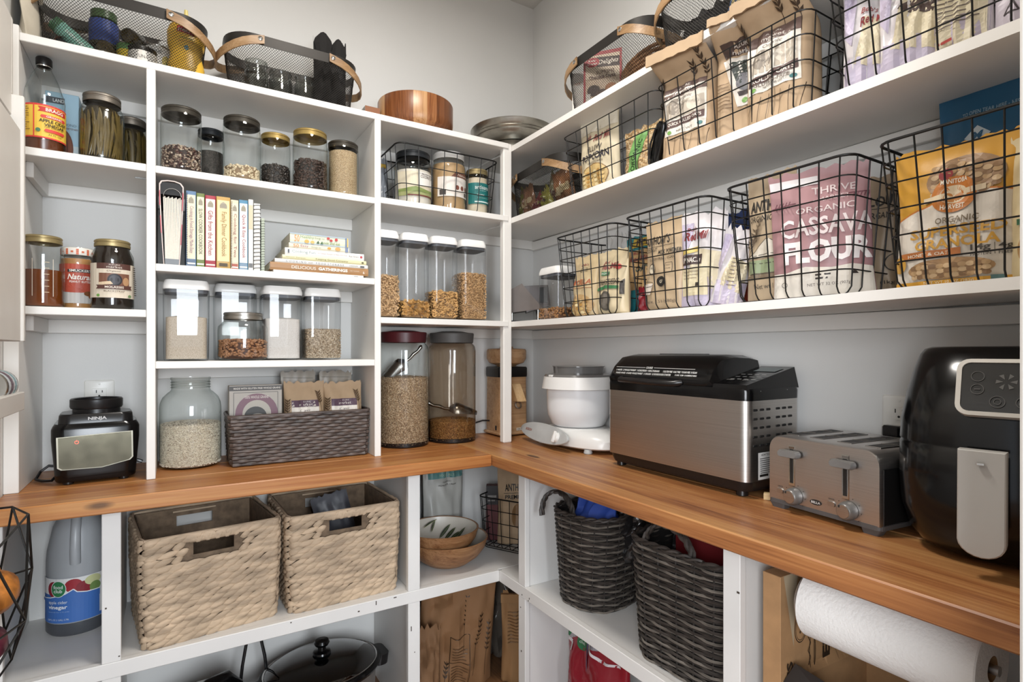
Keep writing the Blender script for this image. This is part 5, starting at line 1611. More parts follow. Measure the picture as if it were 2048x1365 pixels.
decal(t, cyl(r + 0.001, -0.05), [('r', -0.105, 0.040, 0.105, 0.165, '3F6DB4'), ('r', -0.105, 0.12, 0.105, 0.165, 'E6E6E4'), ('r', 0.062, 0.05, 0.105, 0.165, 'E2E2E0'), ('e', -0.050, 0.135, 0.020, 0.022, '8C1F2C'), ('e', 0.000, 0.143, 0.021, 0.019, '9C2430'), ('e', 0.024, 0.134, 0.019, 0.018, '86202C'), ('e', 0.045, 0.15, 0.02, 0.014, 'C9CC98'), ('e', 0.05, 0.13, 0.014, 0.014, '6E8A4C'), ('p', [(-0.105, 0.108), (-0.06, 0.112), (-0.02, 0.122), (0.0, 0.133), (0.008, 0.124), (0.03, 0.119), (0.062, 0.118), (0.062, 0.100), (-0.105, 0.100)], '3F6DB4'), ('l', [(-0.105, 0.108), (-0.06, 0.112), (-0.02, 0.122), (0.0, 0.134), (0.008, 0.125), (0.03, 0.120), (0.062, 0.119)], 0.0025, 'E8ECF0'),
                                ('o', -0.036, 0.137, 0.020, 0.023, 0.0015, 'E8ECE8'), ('e', -0.036, 0.137, 0.0185, 0.0215, '2E7A4A'), ('t', 'food', -0.036, 0.143, 0.024, 0.010, 'F0F4F0', 0.01), ('t', 'club', -0.036, 0.132, 0.022, 0.010, 'F0F4F0', 0.01),
                                ('t', 'apple cider', -0.038, 0.099, 0.050, 0.011, 'E4ECF6'), ('t', 'vinegar', -0.038, 0.085, 0.050, 0.013, 'F0F4FA', 0.02), ('t', 'reduced with water to 5% acidity', -0.036, 0.073, 0.055, 0.003, 'A9C0E0'), ('t', '128 FL OZ (1 GAL) 3.78L', -0.037, 0.051, 0.056, 0.006, 'D8E2F0'), ('r', 0.072, 0.055, 0.090, 0.075, '2A2A2C')], curved=True)

# ---- water-hyacinth baskets: every row of the weave is a strand of its own
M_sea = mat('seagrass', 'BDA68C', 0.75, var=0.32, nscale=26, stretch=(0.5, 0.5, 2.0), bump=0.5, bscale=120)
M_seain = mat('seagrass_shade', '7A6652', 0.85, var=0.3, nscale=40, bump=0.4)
SW, SD, SH = 0.352, 0.335, 0.296


def sea_basket():
    t = thing('seagrass_basket', 'woven seagrass storage basket, the left of the two under the worktop', 'basket', (0.085, 1.968, ZL), radians(7), 'seagrass baskets')
    rows = 16
    rh = SH / rows
    R_ = random.Random(5)
    hole = (-0.055, 0.050, SH - 0.062, SH - 0.028)
    for j in range(rows):
        z = rh * (j + 0.5)
        k = 0.955 + 0.045 * min(1, j / 10.0)
        base = resample(rrect(SW * k, SD * k, 0.018, 3, 0), 0.002, True)
        nb = len(base)
        step = 17
        mb = MB()
        q = 0
        i = R_.randint(0, 8)
        tilt = radians(19) if j % 2 == 0 else radians(15)
        while i < nb + 2:
            p = base[i % nb]
            a, b = base[(i - 3) % nb], base[(i + 3) % nb]
            tn = (b - a).normalized()
            nr = Vector((tn.y, -tn.x, 0))
            if abs(p.x) < 10 and hole[0] - 0.012 < p.x < hole[1] + 0.012 and hole[2] - 0.004 < z < hole[3] + 0.006 and abs(p.y) > SD * 0.4:
                i += step
                continue
            ln = 0.062 * R_.uniform(0.85, 1.15)
            hh = rh * R_.uniform(0.95, 1.25)
            th = 0.0085 * R_.uniform(0.8, 1.3)
            ti = tilt + R_.uniform(-0.10, 0.10)
            near_hole = hole[2] - 0.004 < z < hole[3] + 0.006 and abs(p.y) > SD * 0.4 and min(abs(p.x - hole[0]), abs(p.x - hole[1])) < 0.04
            if near_hole:
                ln *= 0.5
            rings = []
            for s_ in range(6):
                u = -1 + 2 * s_ / 5
                w_ = max(0.10, (1 - abs(u) ** 2.2))
                c = p + tn * (u * ln / 2) + nr * (0.004 + 0.003 * (1 - u * u)) + Vector((0, 0, z + u * ln / 2 * sin(ti)))
                # follow the corner
                pj = base[int(i + u * ln / 2 / 0.002) % nb]
                c.x, c.y = pj.x + nr.x * (0.003 + 0.004 * (1 - u * u)), pj.y + nr.y * (0.003 + 0.004 * (1 - u * u))
                rings.append([c + Vector((0, 0, hh / 2 * w_ * cos(g))) + nr * (th / 2 * w_ * sin(g)) for g in [2 * pi * e / 6 for e in range(6)]])
            mb.loft(rings, True, True)
            i += step
        mb.build('woven_strand', M_sea, t, smooth=60)
    # inner wall with the two hand holes left open
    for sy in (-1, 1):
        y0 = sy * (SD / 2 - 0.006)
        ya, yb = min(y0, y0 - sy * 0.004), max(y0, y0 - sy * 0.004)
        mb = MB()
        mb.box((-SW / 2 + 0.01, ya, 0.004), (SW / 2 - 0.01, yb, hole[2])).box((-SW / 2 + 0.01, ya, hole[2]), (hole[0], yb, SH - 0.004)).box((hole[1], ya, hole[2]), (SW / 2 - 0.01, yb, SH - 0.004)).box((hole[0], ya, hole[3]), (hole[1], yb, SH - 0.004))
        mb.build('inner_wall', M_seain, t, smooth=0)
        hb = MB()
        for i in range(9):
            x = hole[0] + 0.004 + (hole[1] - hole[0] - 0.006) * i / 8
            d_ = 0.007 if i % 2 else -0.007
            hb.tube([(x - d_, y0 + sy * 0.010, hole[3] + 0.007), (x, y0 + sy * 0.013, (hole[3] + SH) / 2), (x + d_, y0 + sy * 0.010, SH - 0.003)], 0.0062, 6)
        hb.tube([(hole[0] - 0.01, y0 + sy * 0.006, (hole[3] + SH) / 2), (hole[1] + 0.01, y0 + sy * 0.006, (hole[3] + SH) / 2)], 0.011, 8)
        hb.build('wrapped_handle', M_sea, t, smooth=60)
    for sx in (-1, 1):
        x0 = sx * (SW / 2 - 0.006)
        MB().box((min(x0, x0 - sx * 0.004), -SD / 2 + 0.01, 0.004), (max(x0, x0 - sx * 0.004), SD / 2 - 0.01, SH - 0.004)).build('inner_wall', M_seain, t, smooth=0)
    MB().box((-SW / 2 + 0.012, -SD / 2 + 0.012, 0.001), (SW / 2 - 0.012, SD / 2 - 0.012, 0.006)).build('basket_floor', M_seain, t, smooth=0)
    MB().tube(resample(rrect(SW + 0.002, SD + 0.002, 0.018, 3, SH), 0.03, True), 0.0042, 6, closed=True).build('rim', M_sea, t)
    return t


sb1 = sea_basket()
sb2 = dup(sb1, (0.475, 1.972, ZL), radians(2), 'woven seagrass storage basket, the right of the two under the worktop')
t = bag('storage_pouch', 'dark grey bag inside the right seagrass basket', 'bag', (0.545, 2.02, ZL + 0.01), 0.13, 0.30, 0.06, '4A4A50', [], seed=47, ry=-0.25)

# ---- nested mango-wood bowls
M_mango = woodmat('mango_wood', '6A4428', '8C6240', 'A57C56', axis=0, grain=2.0, rough=0.4)
M_enamel = mat('bowl_enamel', 'CFC8BC', 0.3, var=0.05)


def wbowl(label, loc, r, h, art):
    t = thing('mango_wood_bowl', label, 'bowl', loc, 0, 'nested wooden bowls')
    MB().lathe([(0.002, 0.0), (r * 0.42, 0.0), (r * 0.52, 0.006), (r * 0.78, h * 0.35), (r * 0.93, h * 0.66), (r, h), (r - 0.003, h + 0.002), (r - 0.008, h)], 56).build('outer_bowl', M_mango, t, smooth=50)
    MB().lathe([(r - 0.008, h), (r * 0.92 - 0.006, h * 0.68), (r * 0.76 - 0.006, h * 0.38), (r * 0.5, 0.012), (0.002, 0.010)], 56).build('enamel_inside', M_enamel, t, smooth=50)
    if art:
        def S(x, z, off):    # x: angle round the bowl, z: 0 at the foot .. 1 at the lip
            rr_ = r * (0.5 + 0.42 * z) - 0.008 - off * 3
            zz = 0.012 + (h - 0.012) * z ** 1.5 + off * 3
            return (rr_ * sin(x), rr_ * cos(x), zz)
        it = []
        for a0, z0, a1, z1, wd in ((0.30, 0.30, 0.75, 0.80, 0.12), (0.55, 0.20, 1.0, 0.72, 0.13), (0.82, 0.18, 1.25, 0.62, 0.13), (1.1, 0.2, 1.5, 0.8, 0.14), (-0.35, 0.75, 0.25, 0.93, 0.05), (-0.05, 0.55, 0.2, 0.93, 0.06), (-1.25, 0.25, -1.0, 0.5, 0.12), (-1.6, 0.2, -1.3, 0.55, 0.12)):
            n = 7
            P1, P2 = [], []
            for i in range(n + 1):
                u = i / n
                w_ = wd * sin(pi * u) ** 0.8
                P1.append((a0 + (a1 - a0) * u - w_ * 0.5, z0 + (z1 - z0) * u + w_ * 0.35))
                P2.append((a0 + (a1 - a0) * u + w_ * 0.5, z0 + (z1 - z0) * u - w_ * 0.35))
            for i in range(n):
                it.append(('p', [P1[i], P2[i], P2[i + 1], P1[i + 1]], '2A3420' if i % 2 else '33402A'))
            it.append(('l', [(a0, z0), (a1, z1)], 0.012, '8A8C5C'))
        decal(t, S, it, gap=0.0006, step=0.00003)
    return t


wbowl('larger lower wooden bowl of the nested pair', (0.895, 1.935, ZL), 0.155, 0.100, False)
wbowl('smaller upper wooden bowl with white inside and dark leaf painting', (0.872, 1.935, ZL + 0.042), 0.140, 0.098, True)

# ---- bags and wire basket in the corner of that shelf
bag('sugar_bag', 'silvery grey bag printed NOSTALGIA with a teal band behind the bowls', 'bag', (0.955, 2.105, ZL), 0.185, 0.385, 0.07, 'A9A8A2', [('r', -0.07, 0.285, 0.085, 0.325, '5E8A88'), ('r', -0.078, 0.330, 0.08, 0.365, 'C2C0B8'), ('t', 'NOSTALGIA', 0.002, 0.346, 0.125, 0.018, '2A2826', 0.01), ('t', 'CELEBRATION', 0.008, 0.313, 0.09, 0.009, 'A8C0A0'), ('t', 'ROCK SALT', 0.008, 0.297, 0.06, 0.009, 'A8C0A0'), ('t', 'CLASSIC', 0.008, 0.270, 0.04, 0.006, '4A4844'), ('t', 'PREMIUM ICE CREAM', 0.008, 0.258, 0.08, 0.006, '4A4844')], seed=51, wr=2.0)
bag('sugar_bag', 'pale clear plastic bag beside the nostalgia bag, half behind the post', 'bag', (0.805, 2.105, ZL), 0.10, 0.37, 0.06, 'B8BEC2', [], seed=53, wr=2.5, rough=0.2)
wire_basket('wire_basket', 'small black wire basket of packets on the low corner shelf', (1.215, 1.975, ZL), radians(-62), 0.22, 0.21, 0.21, 5, 5, [0.003, 0.06, 0.11, 0.16, 0.21], 0.015)
bag('coffee_bag', 'kraft bag lettered ANTHONY in the low wire basket', 'bag', (1.225, 1.975, ZL + 0.006), 0.15, 0.32, 0.08, 'A08562', [('t', "ANTHONY'S", 0.012, 0.235, 0.115, 0.030, '1E1A16', 0.02), ('l', [(-0.05, 0.212), (0.07, 0.212)], 0.002, '1E1A16'), ('t', 'PREMIUM', 0.0, 0.197, 0.09, 0.016, '1E1A16', 0.02), ('e', 0.01, 0.12, 0.03, 0.05, '8A6A48')], rz=radians(-25), seed=55, material=M_kraft)
carton('tea_box', 'dark red and black box in the low wire basket', 'box', (1.165, 2.065, ZL + 0.006), 0.05, 0.04, 0.23, '5A1E22', [('r', -0.025, 0.15, 0.025, 0.23, '1E1A1C'), ('r', -0.018, 0.18, 0.018, 0.19, '8A8682'), ('r', -0.018, 0.165, 0.012, 0.17, '8A8682')], rz=radians(-30))
carton('mix_box', 'white cardboard packet leaning in the low wire basket', 'box', (1.255, 1.895, ZL + 0.006), 0.055, 0.025, 0.20, 'CFCBC6', [('r', -0.02, 0.12, 0.02, 0.15, 'A8A4A0')], rz=radians(-40), ry=0.1)

# ================================================================ floor level, far wall
t = thing('slow_cooker', 'oval black slow cooker with a glass lid on the floor', 'slow cooker', (0.435, 1.955, 0.0), radians(4))
MB().lathe([(0.15, 0.012), (0.165, 0.02), (0.178, 0.06), (0.185, 0.19), (0.182, 0.2)], 56, sx=1.0, sy=0.80, cap0=True).build('housing', M_steel, t, smooth=45)
MB().lathe([(0.178, 0.185), (0.197, 0.192), (0.203, 0.203), (0.198, 0.211), (0.186, 0.212), (0.178, 0.205), (0.17, 0.08), (0.0, 0.06)], 56, sy=0.80).build('crock', M_blackgl, t, smooth=45)
lid = MB().lathe([(0.184, 0.214), (0.178, 0.220), (0.15, 0.234), (0.10, 0.244), (0.04, 0.249), (0.001, 0.250)], 56, sy=0.80).build('glass_lid', glassmat('lid_glass', '9AA2A8', '59626A', 0.9, 0.02, 0.10, 2.0), t, smooth=50)
MB().tube([(0.186 * cos(2 * pi * i / 56), 0.186 * 0.8 * sin(2 * pi * i / 56), 0.214) for i in range(56)], 0.0028, 6, closed=True).build('lid_rim', M_chrome, lid)
MB().lathe([(0.026, 0.250), (0.030, 0.253), (0.028, 0.259), (0.014, 0.263), (0.013, 0.275), (0.022, 0.280), (0.026, 0.288), (0.022, 0.296), (0.001, 0.298)], 28).build('knob', M_blackgl, lid, smooth=45)
for s_ in (-1, 1):
    MB().loft([rrect(0.05, 0.09, 0.02, 4, 0.165, s_ * 0.200, 0), rrect(0.05, 0.09, 0.02, 4, 0.200, s_ * 0.205, 0)], True, True).build('handle', M_blackpl, t, smooth=40)
for a in (0.6, 2.5, 3.8, 5.6):
    MB().lathe([(0.016, 0), (0.016, 0.014), (0, 0.014)], 12, (0.12 * cos(a), 0.09 * sin(a), 0)).build('foot', M_blackpl, t)
t = thing('waffle_maker', 'black and chrome round kitchen appliance with a curved handle on the floor', 'appliance', (0.075, 1.945, 0.0), radians(20))
MB().lathe([(0.10, 0.0), (0.125, 0.006), (0.135, 0.05), (0.138, 0.12), (0.13, 0.13), (0.002, 0.13)], 40, sy=0.85).build('base', M_blackpl, t, smooth=45)
MB().lathe([(0.138, 0.132), (0.142, 0.15), (0.135, 0.19), (0.11, 0.225), (0.06, 0.245), (0.001, 0.25)], 40, sy=0.85).build('domed_lid', M_steel, t, smooth=50)
MB().tube([(-0.11, -0.05, 0.20), (-0.06, -0.06, 0.25), (0.0, -0.05, 0.272), (0.06, -0.03, 0.265), (0.11, -0.01, 0.215)], [0.014, 0.02, 0.024, 0.022, 0.014], 12).build('handle', M_blackgl, t, smooth=60)
MB().lathe([(0.024, 0.0), (0.026, 0.01), (0.02, 0.028), (0.0, 0.03)], 14, (-0.085, -0.03, 0.225)).build('vent_knob', M_blackpl, t)
MB().tube([(0.12, 0.02, 0.12), (0.135, 0.02, 0.25), (0.15, 0.02, 0.33), (0.17, 0.02, 0.365), (0.19, 0.015, 0.34), (0.205, 0.01, 0.26), (0.21, 0.0, 0.18), (0.19, 0.03, 0.05)], 0.0052, 8).build('power_cord', M_blackpl, t, smooth=60)

# ---- big kraft bags in the floor-level corner
BR = '3A2A1C'
art = wheat(0.02, 0.14, 0.20, 0.015, BR, 7) + wheat(0.06, 0.06, 0.22, 0.03, BR, 7) + wheat(-0.085, 0.05, 0.13, -0.01, BR, 5) + wheat(-0.05, 0.02, 0.09, 0.012, BR, 4) + wheat(0.11, 0.05, 0.2, 0.01, BR, 6) + [('l', [(-0.03, 0.02), (-0.03, 0.20), (0.045, 0.20), (0.045, 0.02)], 0.002, BR), ('l', [(-0.03, 0.11), (0.045, 0.11)], 0.002, BR)] + lines(-0.022, 0.04, 0.165, 0.011, 5, 0.003, '6A5038', 1) + lines(-0.022, 0.04, 0.09, 0.011, 6, 0.003, '6A5038', 2)
bag('flour_sack', 'large crumpled brown paper sack with printed plants on the floor in the corner', 'bag', (0.930, 1.960, 0.0), 0.30, 0.425, 0.15, '8A6442', art, rz=radians(-18), ry=0.07, seed=61, wr=4.5, rough=0.8, top=0.9)
bag('flour_sack', 'brown paper sack low in front beside the left post on the floor', 'bag', (0.785, 1.895, 0.0), 0.12, 0.27, 0.10, '7E5C3E', [], rz=radians(-10), seed=63, wr=3.0, rough=0.8)
bag('flour_sack', 'crumpled grey-brown bag at the left behind the post on the floor', 'bag', (0.775, 2.05, 0.0), 0.11, 0.40, 0.08, '6E625A', wheat(0.0, 0.1, 0.2, 0.02, '2A2420', 6), seed=64, wr=3.5, rough=0.6)
bag('foil_bag', 'crinkled silver foil bag standing in the dark floor corner', 'bag', (1.205, 2.03, 0.0), 0.19, 0.40, 0.09, '6A625A', [], rz=radians(-35), ry=-0.12, seed=65, wr=5.0, rough=0.15)
bag('flour_sack', 'narrow tan paper bag at the right of the floor corner', 'bag', (1.150, 1.835, 0.0), 0.13, 0.34, 0.08, 'A07A52', wheat(0.02, 0.12, 0.16, 0.01, BR, 5) + lines(-0.04, 0.02, 0.27, 0.012, 10, 0.003, '7A5C3E', 3), rz=radians(-30), seed=66, wr=2.0, rough=0.8, fold=0.03)
# ================================================================ right wall: things face -x
FB = -pi / 2
ZB1, ZB2, ZB3 = 2.1005, 1.8125, 1.3995
gm = 'dark mesh baskets with bent wood handles'
# ---- top shelf mesh baskets
dup(MESHB, (1.275, 1.385, ZB1 - 0.003), FB, 'dark mesh basket with wooden handles on the right wall holding a red baking mix box')
dup(MESHB, (1.275, 0.955, ZB1 - 0.003), FB, 'dark mesh basket with wooden handles high on the right, holding black cloth')
carton('baking_box', 'red-edged baking mix box printed Delights in the mesh basket', 'box', (1.255, 1.450, ZB1 + 0.006), 0.12, 0.045, 0.165, 'C9B096',
       [('r', -0.065, 0.178, 0.065, 0.190, 'A8343A'), ('r', -0.065, 0.0, -0.058, 0.190, 'A8343A'), ('r', 0.058, 0.0, 0.065, 0.190, 'A8343A'), ('r', -0.058, 0.10, 0.058, 0.178, 'D8C4AC'), ('p', [(-0.02, 0.138), (0.058, 0.132), (0.058, 0.165), (-0.02, 0.172)], '3A241C'), ('t', 'Delights', 0.02, 0.151, 0.068, 0.020, 'E8DCCC', 0.02, 0.2), ('e', -0.034, 0.156, 0.024, 0.016, 'B02A34'), ('t', 'Betty', -0.034, 0.161, 0.028, 0.008, 'F0E4D8', 0.01, 0.2), ('t', 'Crocker', -0.034, 0.151, 0.034, 0.008, 'F0E4D8', 0.01, 0.2), ('t', 'SUPREME', 0.01, 0.119, 0.06, 0.012, '6A4234'), ('t', 'Chocolate Chunk', 0.0, 0.104, 0.09, 0.012, '5A3428', 0.02), ('e', -0.03, 0.06, 0.022, 0.018, '3A2218'), ('e', 0.0, 0.045, 0.024, 0.016, '4A2C1E'), ('e', 0.03, 0.06, 0.020, 0.018, 'A86A3A'), ('e', -0.02, 0.02, 0.026, 0.014, 'B0703E'), ('r', -0.055, 0.0, -0.04, 0.05, 'D8D0C8')], rz=FB + radians(38))
carton('baking_box', 'plain white packet with a red line left of the baking mix box', 'box', (1.225, 1.540, ZB1 + 0.006), 0.05, 0.035, 0.15, 'D2CCC4', [('r', 0.018, 0.0, 0.022, 0.15, 'A8343A'), ('t', 'MIX', -0.005, 0.11, 0.02, 0.01, 'B07A5A')], rz=FB + radians(38))
t = thing('bread_basket', 'brown wicker piece lying in the mesh basket beside the baking mix box', 'basket', (1.285, 1.275, ZB1 + 0.008), FB)
for j in range(7):
    MB().tube([(0.095 * cos(2 * pi * i / 28) + 0.002 * sin(9 * i + j), 0.06 * sin(2 * pi * i / 28), 0.012 + 0.012 * j + 0.03 * cos(2 * pi * i / 28) * (j / 7)) for i in range(28)], 0.0068, 6, closed=True).build('woven_strand', mat('brown_wicker', '8A6444', 0.7, var=0.3, nscale=40), t)
t = bag('cloth_bundle', 'black cloth bundle stuffed in the high right mesh basket', 'cloth', (1.275, 1.02, ZB1 + 0.008), 0.20, 0.13, 0.14, '1E1C1B', [], rz=FB, seed=71, wr=3.0, rough=0.9)
bag('snack_packet', 'small blue packet in the high right mesh basket', 'packet', (1.22, 0.905, ZB1 + 0.008), 0.075, 0.12, 0.03, '3E5E8C', [('r', -0.02, 0.03, 0.03, 0.07, 'B8A878')], rz=FB, ry=0.3, seed=72)
bag('cloth_bundle', 'dark grey cloth at the near end of the high right mesh basket', 'cloth', (1.25, 0.81, ZB1 + 0.008), 0.10, 0.14, 0.10, '3A3634', [], rz=FB, seed=73, wr=3.0, rough=0.9)

# ---- upper wire baskets
LV2 = [0.003, 0.058, 0.112, 0.165, 0.215]
W2 = wire_basket('wire_basket', 'long black wire basket with popcorn and grain bags, upper right shelf nearest the corner', (1.288, 1.350, ZB2), FB, 0.445, 0.245, 0.213, 8, 4, LV2, 0.018, 'black wire baskets on the upper right shelf')
dup(W2, (1.288, 0.908, ZB2), FB, 'long black wire basket with three tall kraft bags on the upper right shelf')
dup(W2, (1.288, 0.428, ZB2), FB, 'long black wire basket with lavender flour bags, near end of the upper right shelf')
CRM, LAV = 'D9CDB0', 'C4BACE'
RM = '8E3A3C'
bag('popcorn_bag', 'cream popcorn bag in the upper wire basket nearest the corner', 'bag', (1.250, 1.455, ZB2 + 0.006), 0.185, 0.262, 0.070, 'D6C9AC', [('r', -0.088, 0.215, 0.088, 0.262, 'DED6C4'), ('t', "Bob's", -0.035, 0.198, 0.035, 0.018, RM, 0.02, 0.2), ('t', 'Red Mill', 0.028, 0.190, 0.075, 0.024, RM, 0.02, 0.2), ('t', 'YELLOW', -0.008, 0.155, 0.075, 0.018, '4A3E34', 0.01), ('t', 'POPCORN', 0.0, 0.127, 0.125, 0.024, '2E2C3A', 0.02), ('t', 'WHOLE KERNEL', 0.005, 0.106, 0.07, 0.008, '6A5A4A'), ('e', 0.0, 0.055, 0.060, 0.044, 'C9AC74'), ('o', 0.0, 0.055, 0.062, 0.046, 0.003, '8A6A40')] + [('e', -0.045 + 0.018 * (i % 6), 0.030 + 0.014 * (i // 6), 0.007, 0.005, ('E2CE9E', 'B58A4A', 'D8B878')[i % 3]) for i in range(24)], rz=FB + radians(4), rx=0.05, seed=81)
t = bag('grain_bag', 'clear bag of rolled grain with a green label band in the upper wire basket', 'bag', (1.240, 1.228, ZB2 + 0.006), 0.175, 0.150, 0.085, 'C4A878', [('p', [(-0.052, 0.0), (-0.005, 0.0), (0.03, 0.135), (-0.03, 0.135)], '6FA05A'), ('t', 'ORGANIC', -0.012, 0.065, 0.095, 0.018, '24401E', 0.02, 0, radians(72)), ('e', 0.05, 0.03, 0.008, 0.008, '3A3430')], rz=FB, seed=83, material=grainmat('rolled_grain', ['B08A58', 'CDAE7E', 'E0CBA4', '96744A'], 170), rx=0.1)
bag('grain_bag', 'red paper packet standing at the end of the popcorn basket', 'bag', (1.325, 1.160, ZB2 + 0.006), 0.085, 0.245, 0.05, 'A84848', [], rz=FB + 0.2, seed=84)
t = thing('sealing_tongs', 'black plastic clip lying against the grain bag in the upper wire basket', 'clip', (1.205, 1.170, ZB2 + 0.012), FB, None, 0.25, 0.55)
MB().loft([rrect(0.034, 0.018, 0.008, 4, 0.0), rrect(0.040, 0.024, 0.010, 4, 0.05), rrect(0.036, 0.020, 0.009, 4, 0.115), rrect(0.022, 0.012, 0.005, 4, 0.125)], True, True).build('clip_body', M_blackgl, t, smooth=50)
MB().tube([(-0.012, -0.012, 0.02), (-0.016, -0.016, 0.06), (-0.010, -0.012, 0.105)], 0.003, 6).build('clip_bar', M_blackpl, t)


def kraft_label(title, sub, band='6A5650', z=0.09, hh=0.145, w=0.125):
    it = [('r', -w / 2, z, w / 2, z + hh, 'D9D3C8'), ('r', -w / 2, z + hh - 0.03, w / 2, z + hh, band), ('t', 'AZURE', 0, z + hh - 0.0085, w * 0.3, 0.006, 'E4DCD2'), ('t', 'market', 0, z + hh - 0.020, w * 0.42, 0.010, 'E4DCD2'), ('r', -w * 0.46, z + 0.045, w * 0.46, z + hh - 0.045, 'B8AC9C'), ('e', -w * 0.2, z + 0.075, w * 0.2, 0.022, '8E8478'), ('e', w * 0.22, z + 0.07, w * 0.16, 0.018, 'CFC6B6'), ('t', 'Organic', 0, z + hh - 0.038, w * 0.36, 0.009, '6A5A50', 0, 0.3)]
    it += [('p', [(-w * 0.48, z + 0.018), (w * 0.46, z + 0.026), (w * 0.46, z + 0.045), (-w * 0.48, z + 0.036)], '5A4440'), ('t', title, 0, z + 0.031, w * 0.80, 0.010, 'EDE4D8', 0.02, 0, 0.06), ('t', sub, 0, z + 0.009, w * 0.4, 0.005, '6A5E54'), ('e', -w * 0.36, z + 0.008, 0.006, 0.005, '6E9A4C'), ('e', w * 0.38, z + 0.01, 0.007, 0.005, '4A7A7A')]
    for k in range(6):
        it.append(('l', [(-w * 0.5 + k * w * 0.2, 0.004), (-w * 0.46 + k * w * 0.2 + 0.004 * (k % 2), z * 0.85)], 0.0012, BR))
    return it + wheat(-w * 0.62, z + hh * 0.7, 0.07, 0.004, BR, 5) + wheat(w * 0.52, z + hh * 0.75, 0.09, -0.008, BR, 5) + wheat(w * 0.2, z + hh * 0.98, 0.045, 0.004, BR, 3)


gk = 'tall kraft grocery bags'
bag('kraft_bag', 'kraft bag labelled rolled oats with a folded pinned top', 'bag', (1.230, 1.048, ZB2 + 0.006), 0.168, 0.282, 0.088, 'BC9A72', kraft_label('QUICK ROLLED OATS', 'NET WT', z=0.062, hh=0.132), rz=FB + radians(10), rx=0.0, boxy=True, seed=91, material=M_kraft, fold=0.030, bend=(0.74, 0.95, 0.088), group=gk)
bag('kraft_bag', 'slim kraft bag turned sideways between the two larger kraft bags', 'bag', (1.240, 0.902, ZB2 + 0.006), 0.115, 0.290, 0.075, 'B8946C', [('p', [(-0.03, 0.205), (0.05, 0.215), (0.05, 0.24), (-0.04, 0.235)], '4A3A34'), ('t', 'AZURE', 0.012, 0.229, 0.04, 0.008, 'DDD4CA'), ('t', 'market', 0.014, 0.216, 0.052, 0.010, 'E4DCD2'), ('p', [(-0.035, 0.20), (0.05, 0.205), (0.045, 0.075), (0.0, 0.075)], 'CFC9C0'), ('p', [(-0.02, 0.19), (0.05, 0.19), (0.048, 0.13), (0.0, 0.13)], '3E4440'), ('e', 0.02, 0.135, 0.024, 0.022, '77767A'), ('p', [(0.005, 0.10), (0.05, 0.105), (0.05, 0.115), (0.0, 0.112)], '3A302E'), ('e', 0.018, 0.088, 0.007, 0.007, '6E9A4C')] + lines(-0.05, -0.01, 0.14, 0.009, 8, 0.0014, '6A5038', 4), rz=FB + radians(22), rx=0.0, boxy=True, seed=92, material=M_kraft, fold=0.02, bend=(0.72, 0.94, 0.085), group=gk)
bag('kraft_bag', 'largest kraft bag with a glossy gluten-free oats label', 'bag', (1.232, 0.782, ZB2 + 0.006), 0.160, 0.290, 0.098, 'BC9A72', kraft_label('ROLLED OATS', 'NET WT 48 OZ', z=0.075, hh=0.140) + [('t', 'GLUTEN-FREE', 0.0, 0.091, 0.085, 0.009, '5A4C44', 0.02)], rz=FB + radians(4), rx=0.0, boxy=True, seed=93, material=M_kraft, fold=0.03, bend=(0.72, 0.94, 0.085), group=gk)


def lav_bag(label, y, w, h, d, rz, seed, items, x=1.245, rx=0.0, ry=0.0, z=ZB2 + 0.006):
    base = [('r', -w * 0.47, 0.0, w * 0.47, h * 0.30, 'C2B8CA'), ('p', [(-w * 0.3, h * 0.25), (w * 0.42, h * 0.15), (w * 0.42, h * 0.55), (-w * 0.1, h * 0.62)], CRM), ('p', [(-w * 0.47, h * 0.9), (-w * 0.2, h * 0.9), (-w * 0.34, h * 0.4), (-w * 0.47, h * 0.5)], LAV)]
    return bag('flour_bag', label, 'bag', (x, y, z), w, h, d, 'D9D3D4', base + items, rz=FB + rz, rx=rx, ry=ry, seed=seed, group='lavender and cream flour bags', wr=1.8, rough=0.3)


lav_bag('lavender flour bag at the left of the near upper wire basket', 0.600, 0.095, 0.255, 0.055, radians(28), 95, [('t', "Bob's", 0.0, 0.172, 0.030, 0.012, RM, 0.02, 0.2), ('t', 'Red Mill', 0.008, 0.150, 0.050, 0.018, RM, 0.02, 0.2)])
lav_bag('lavender flour bag with a dark brown square, second in the near basket', 0.520, 0.115, 0.255, 0.055, radians(14), 96, [('p', [(-0.02, 0.135), (0.035, 0.112), (0.045, 0.132), (-0.005, 0.155)], '4A3A34'), ('t', 'Red Mill', 0.01, 0.172, 0.06, 0.016, RM, 0.02, 0.2)])
lav_bag('cream flour bag turned to show small print in the near basket', 0.437, 0.095, 0.255, 0.055, radians(-6), 97, [('r', -0.045, 0.02, 0.042, 0.2, 'D8CDB2')] + lines(-0.035, 0.035, 0.135, 0.009, 9, 0.0022, '6A5E58', 5) + [('r', -0.03, 0.035, -0.005, 0.040, 'A8423C')])
lav_bag('lavender flour bag with a recycling triangle nearest the door frame', 0.325, 0.140, 0.255, 0.065, radians(-4), 98, [('r', -0.065, 0.0, 0.065, 0.14, 'CBC2CC'), ('t', 'information and coupons', -0.008, 0.088, 0.095, 0.008, '4A4044', 0.02, 0, -0.35), ('t', 'visit', -0.048, 0.086, 0.020, 0.008, '4A4044', 0.02, 0, -0.35), ('t', 'bobsredmill', -0.012, 0.072, 0.050, 0.009, 'A83A34', 0.02, 0, -0.35), ('l', [(-0.045, 0.042), (-0.022, 0.040), (-0.030, 0.060), (-0.045, 0.042)], 0.0024, '3A3234')])

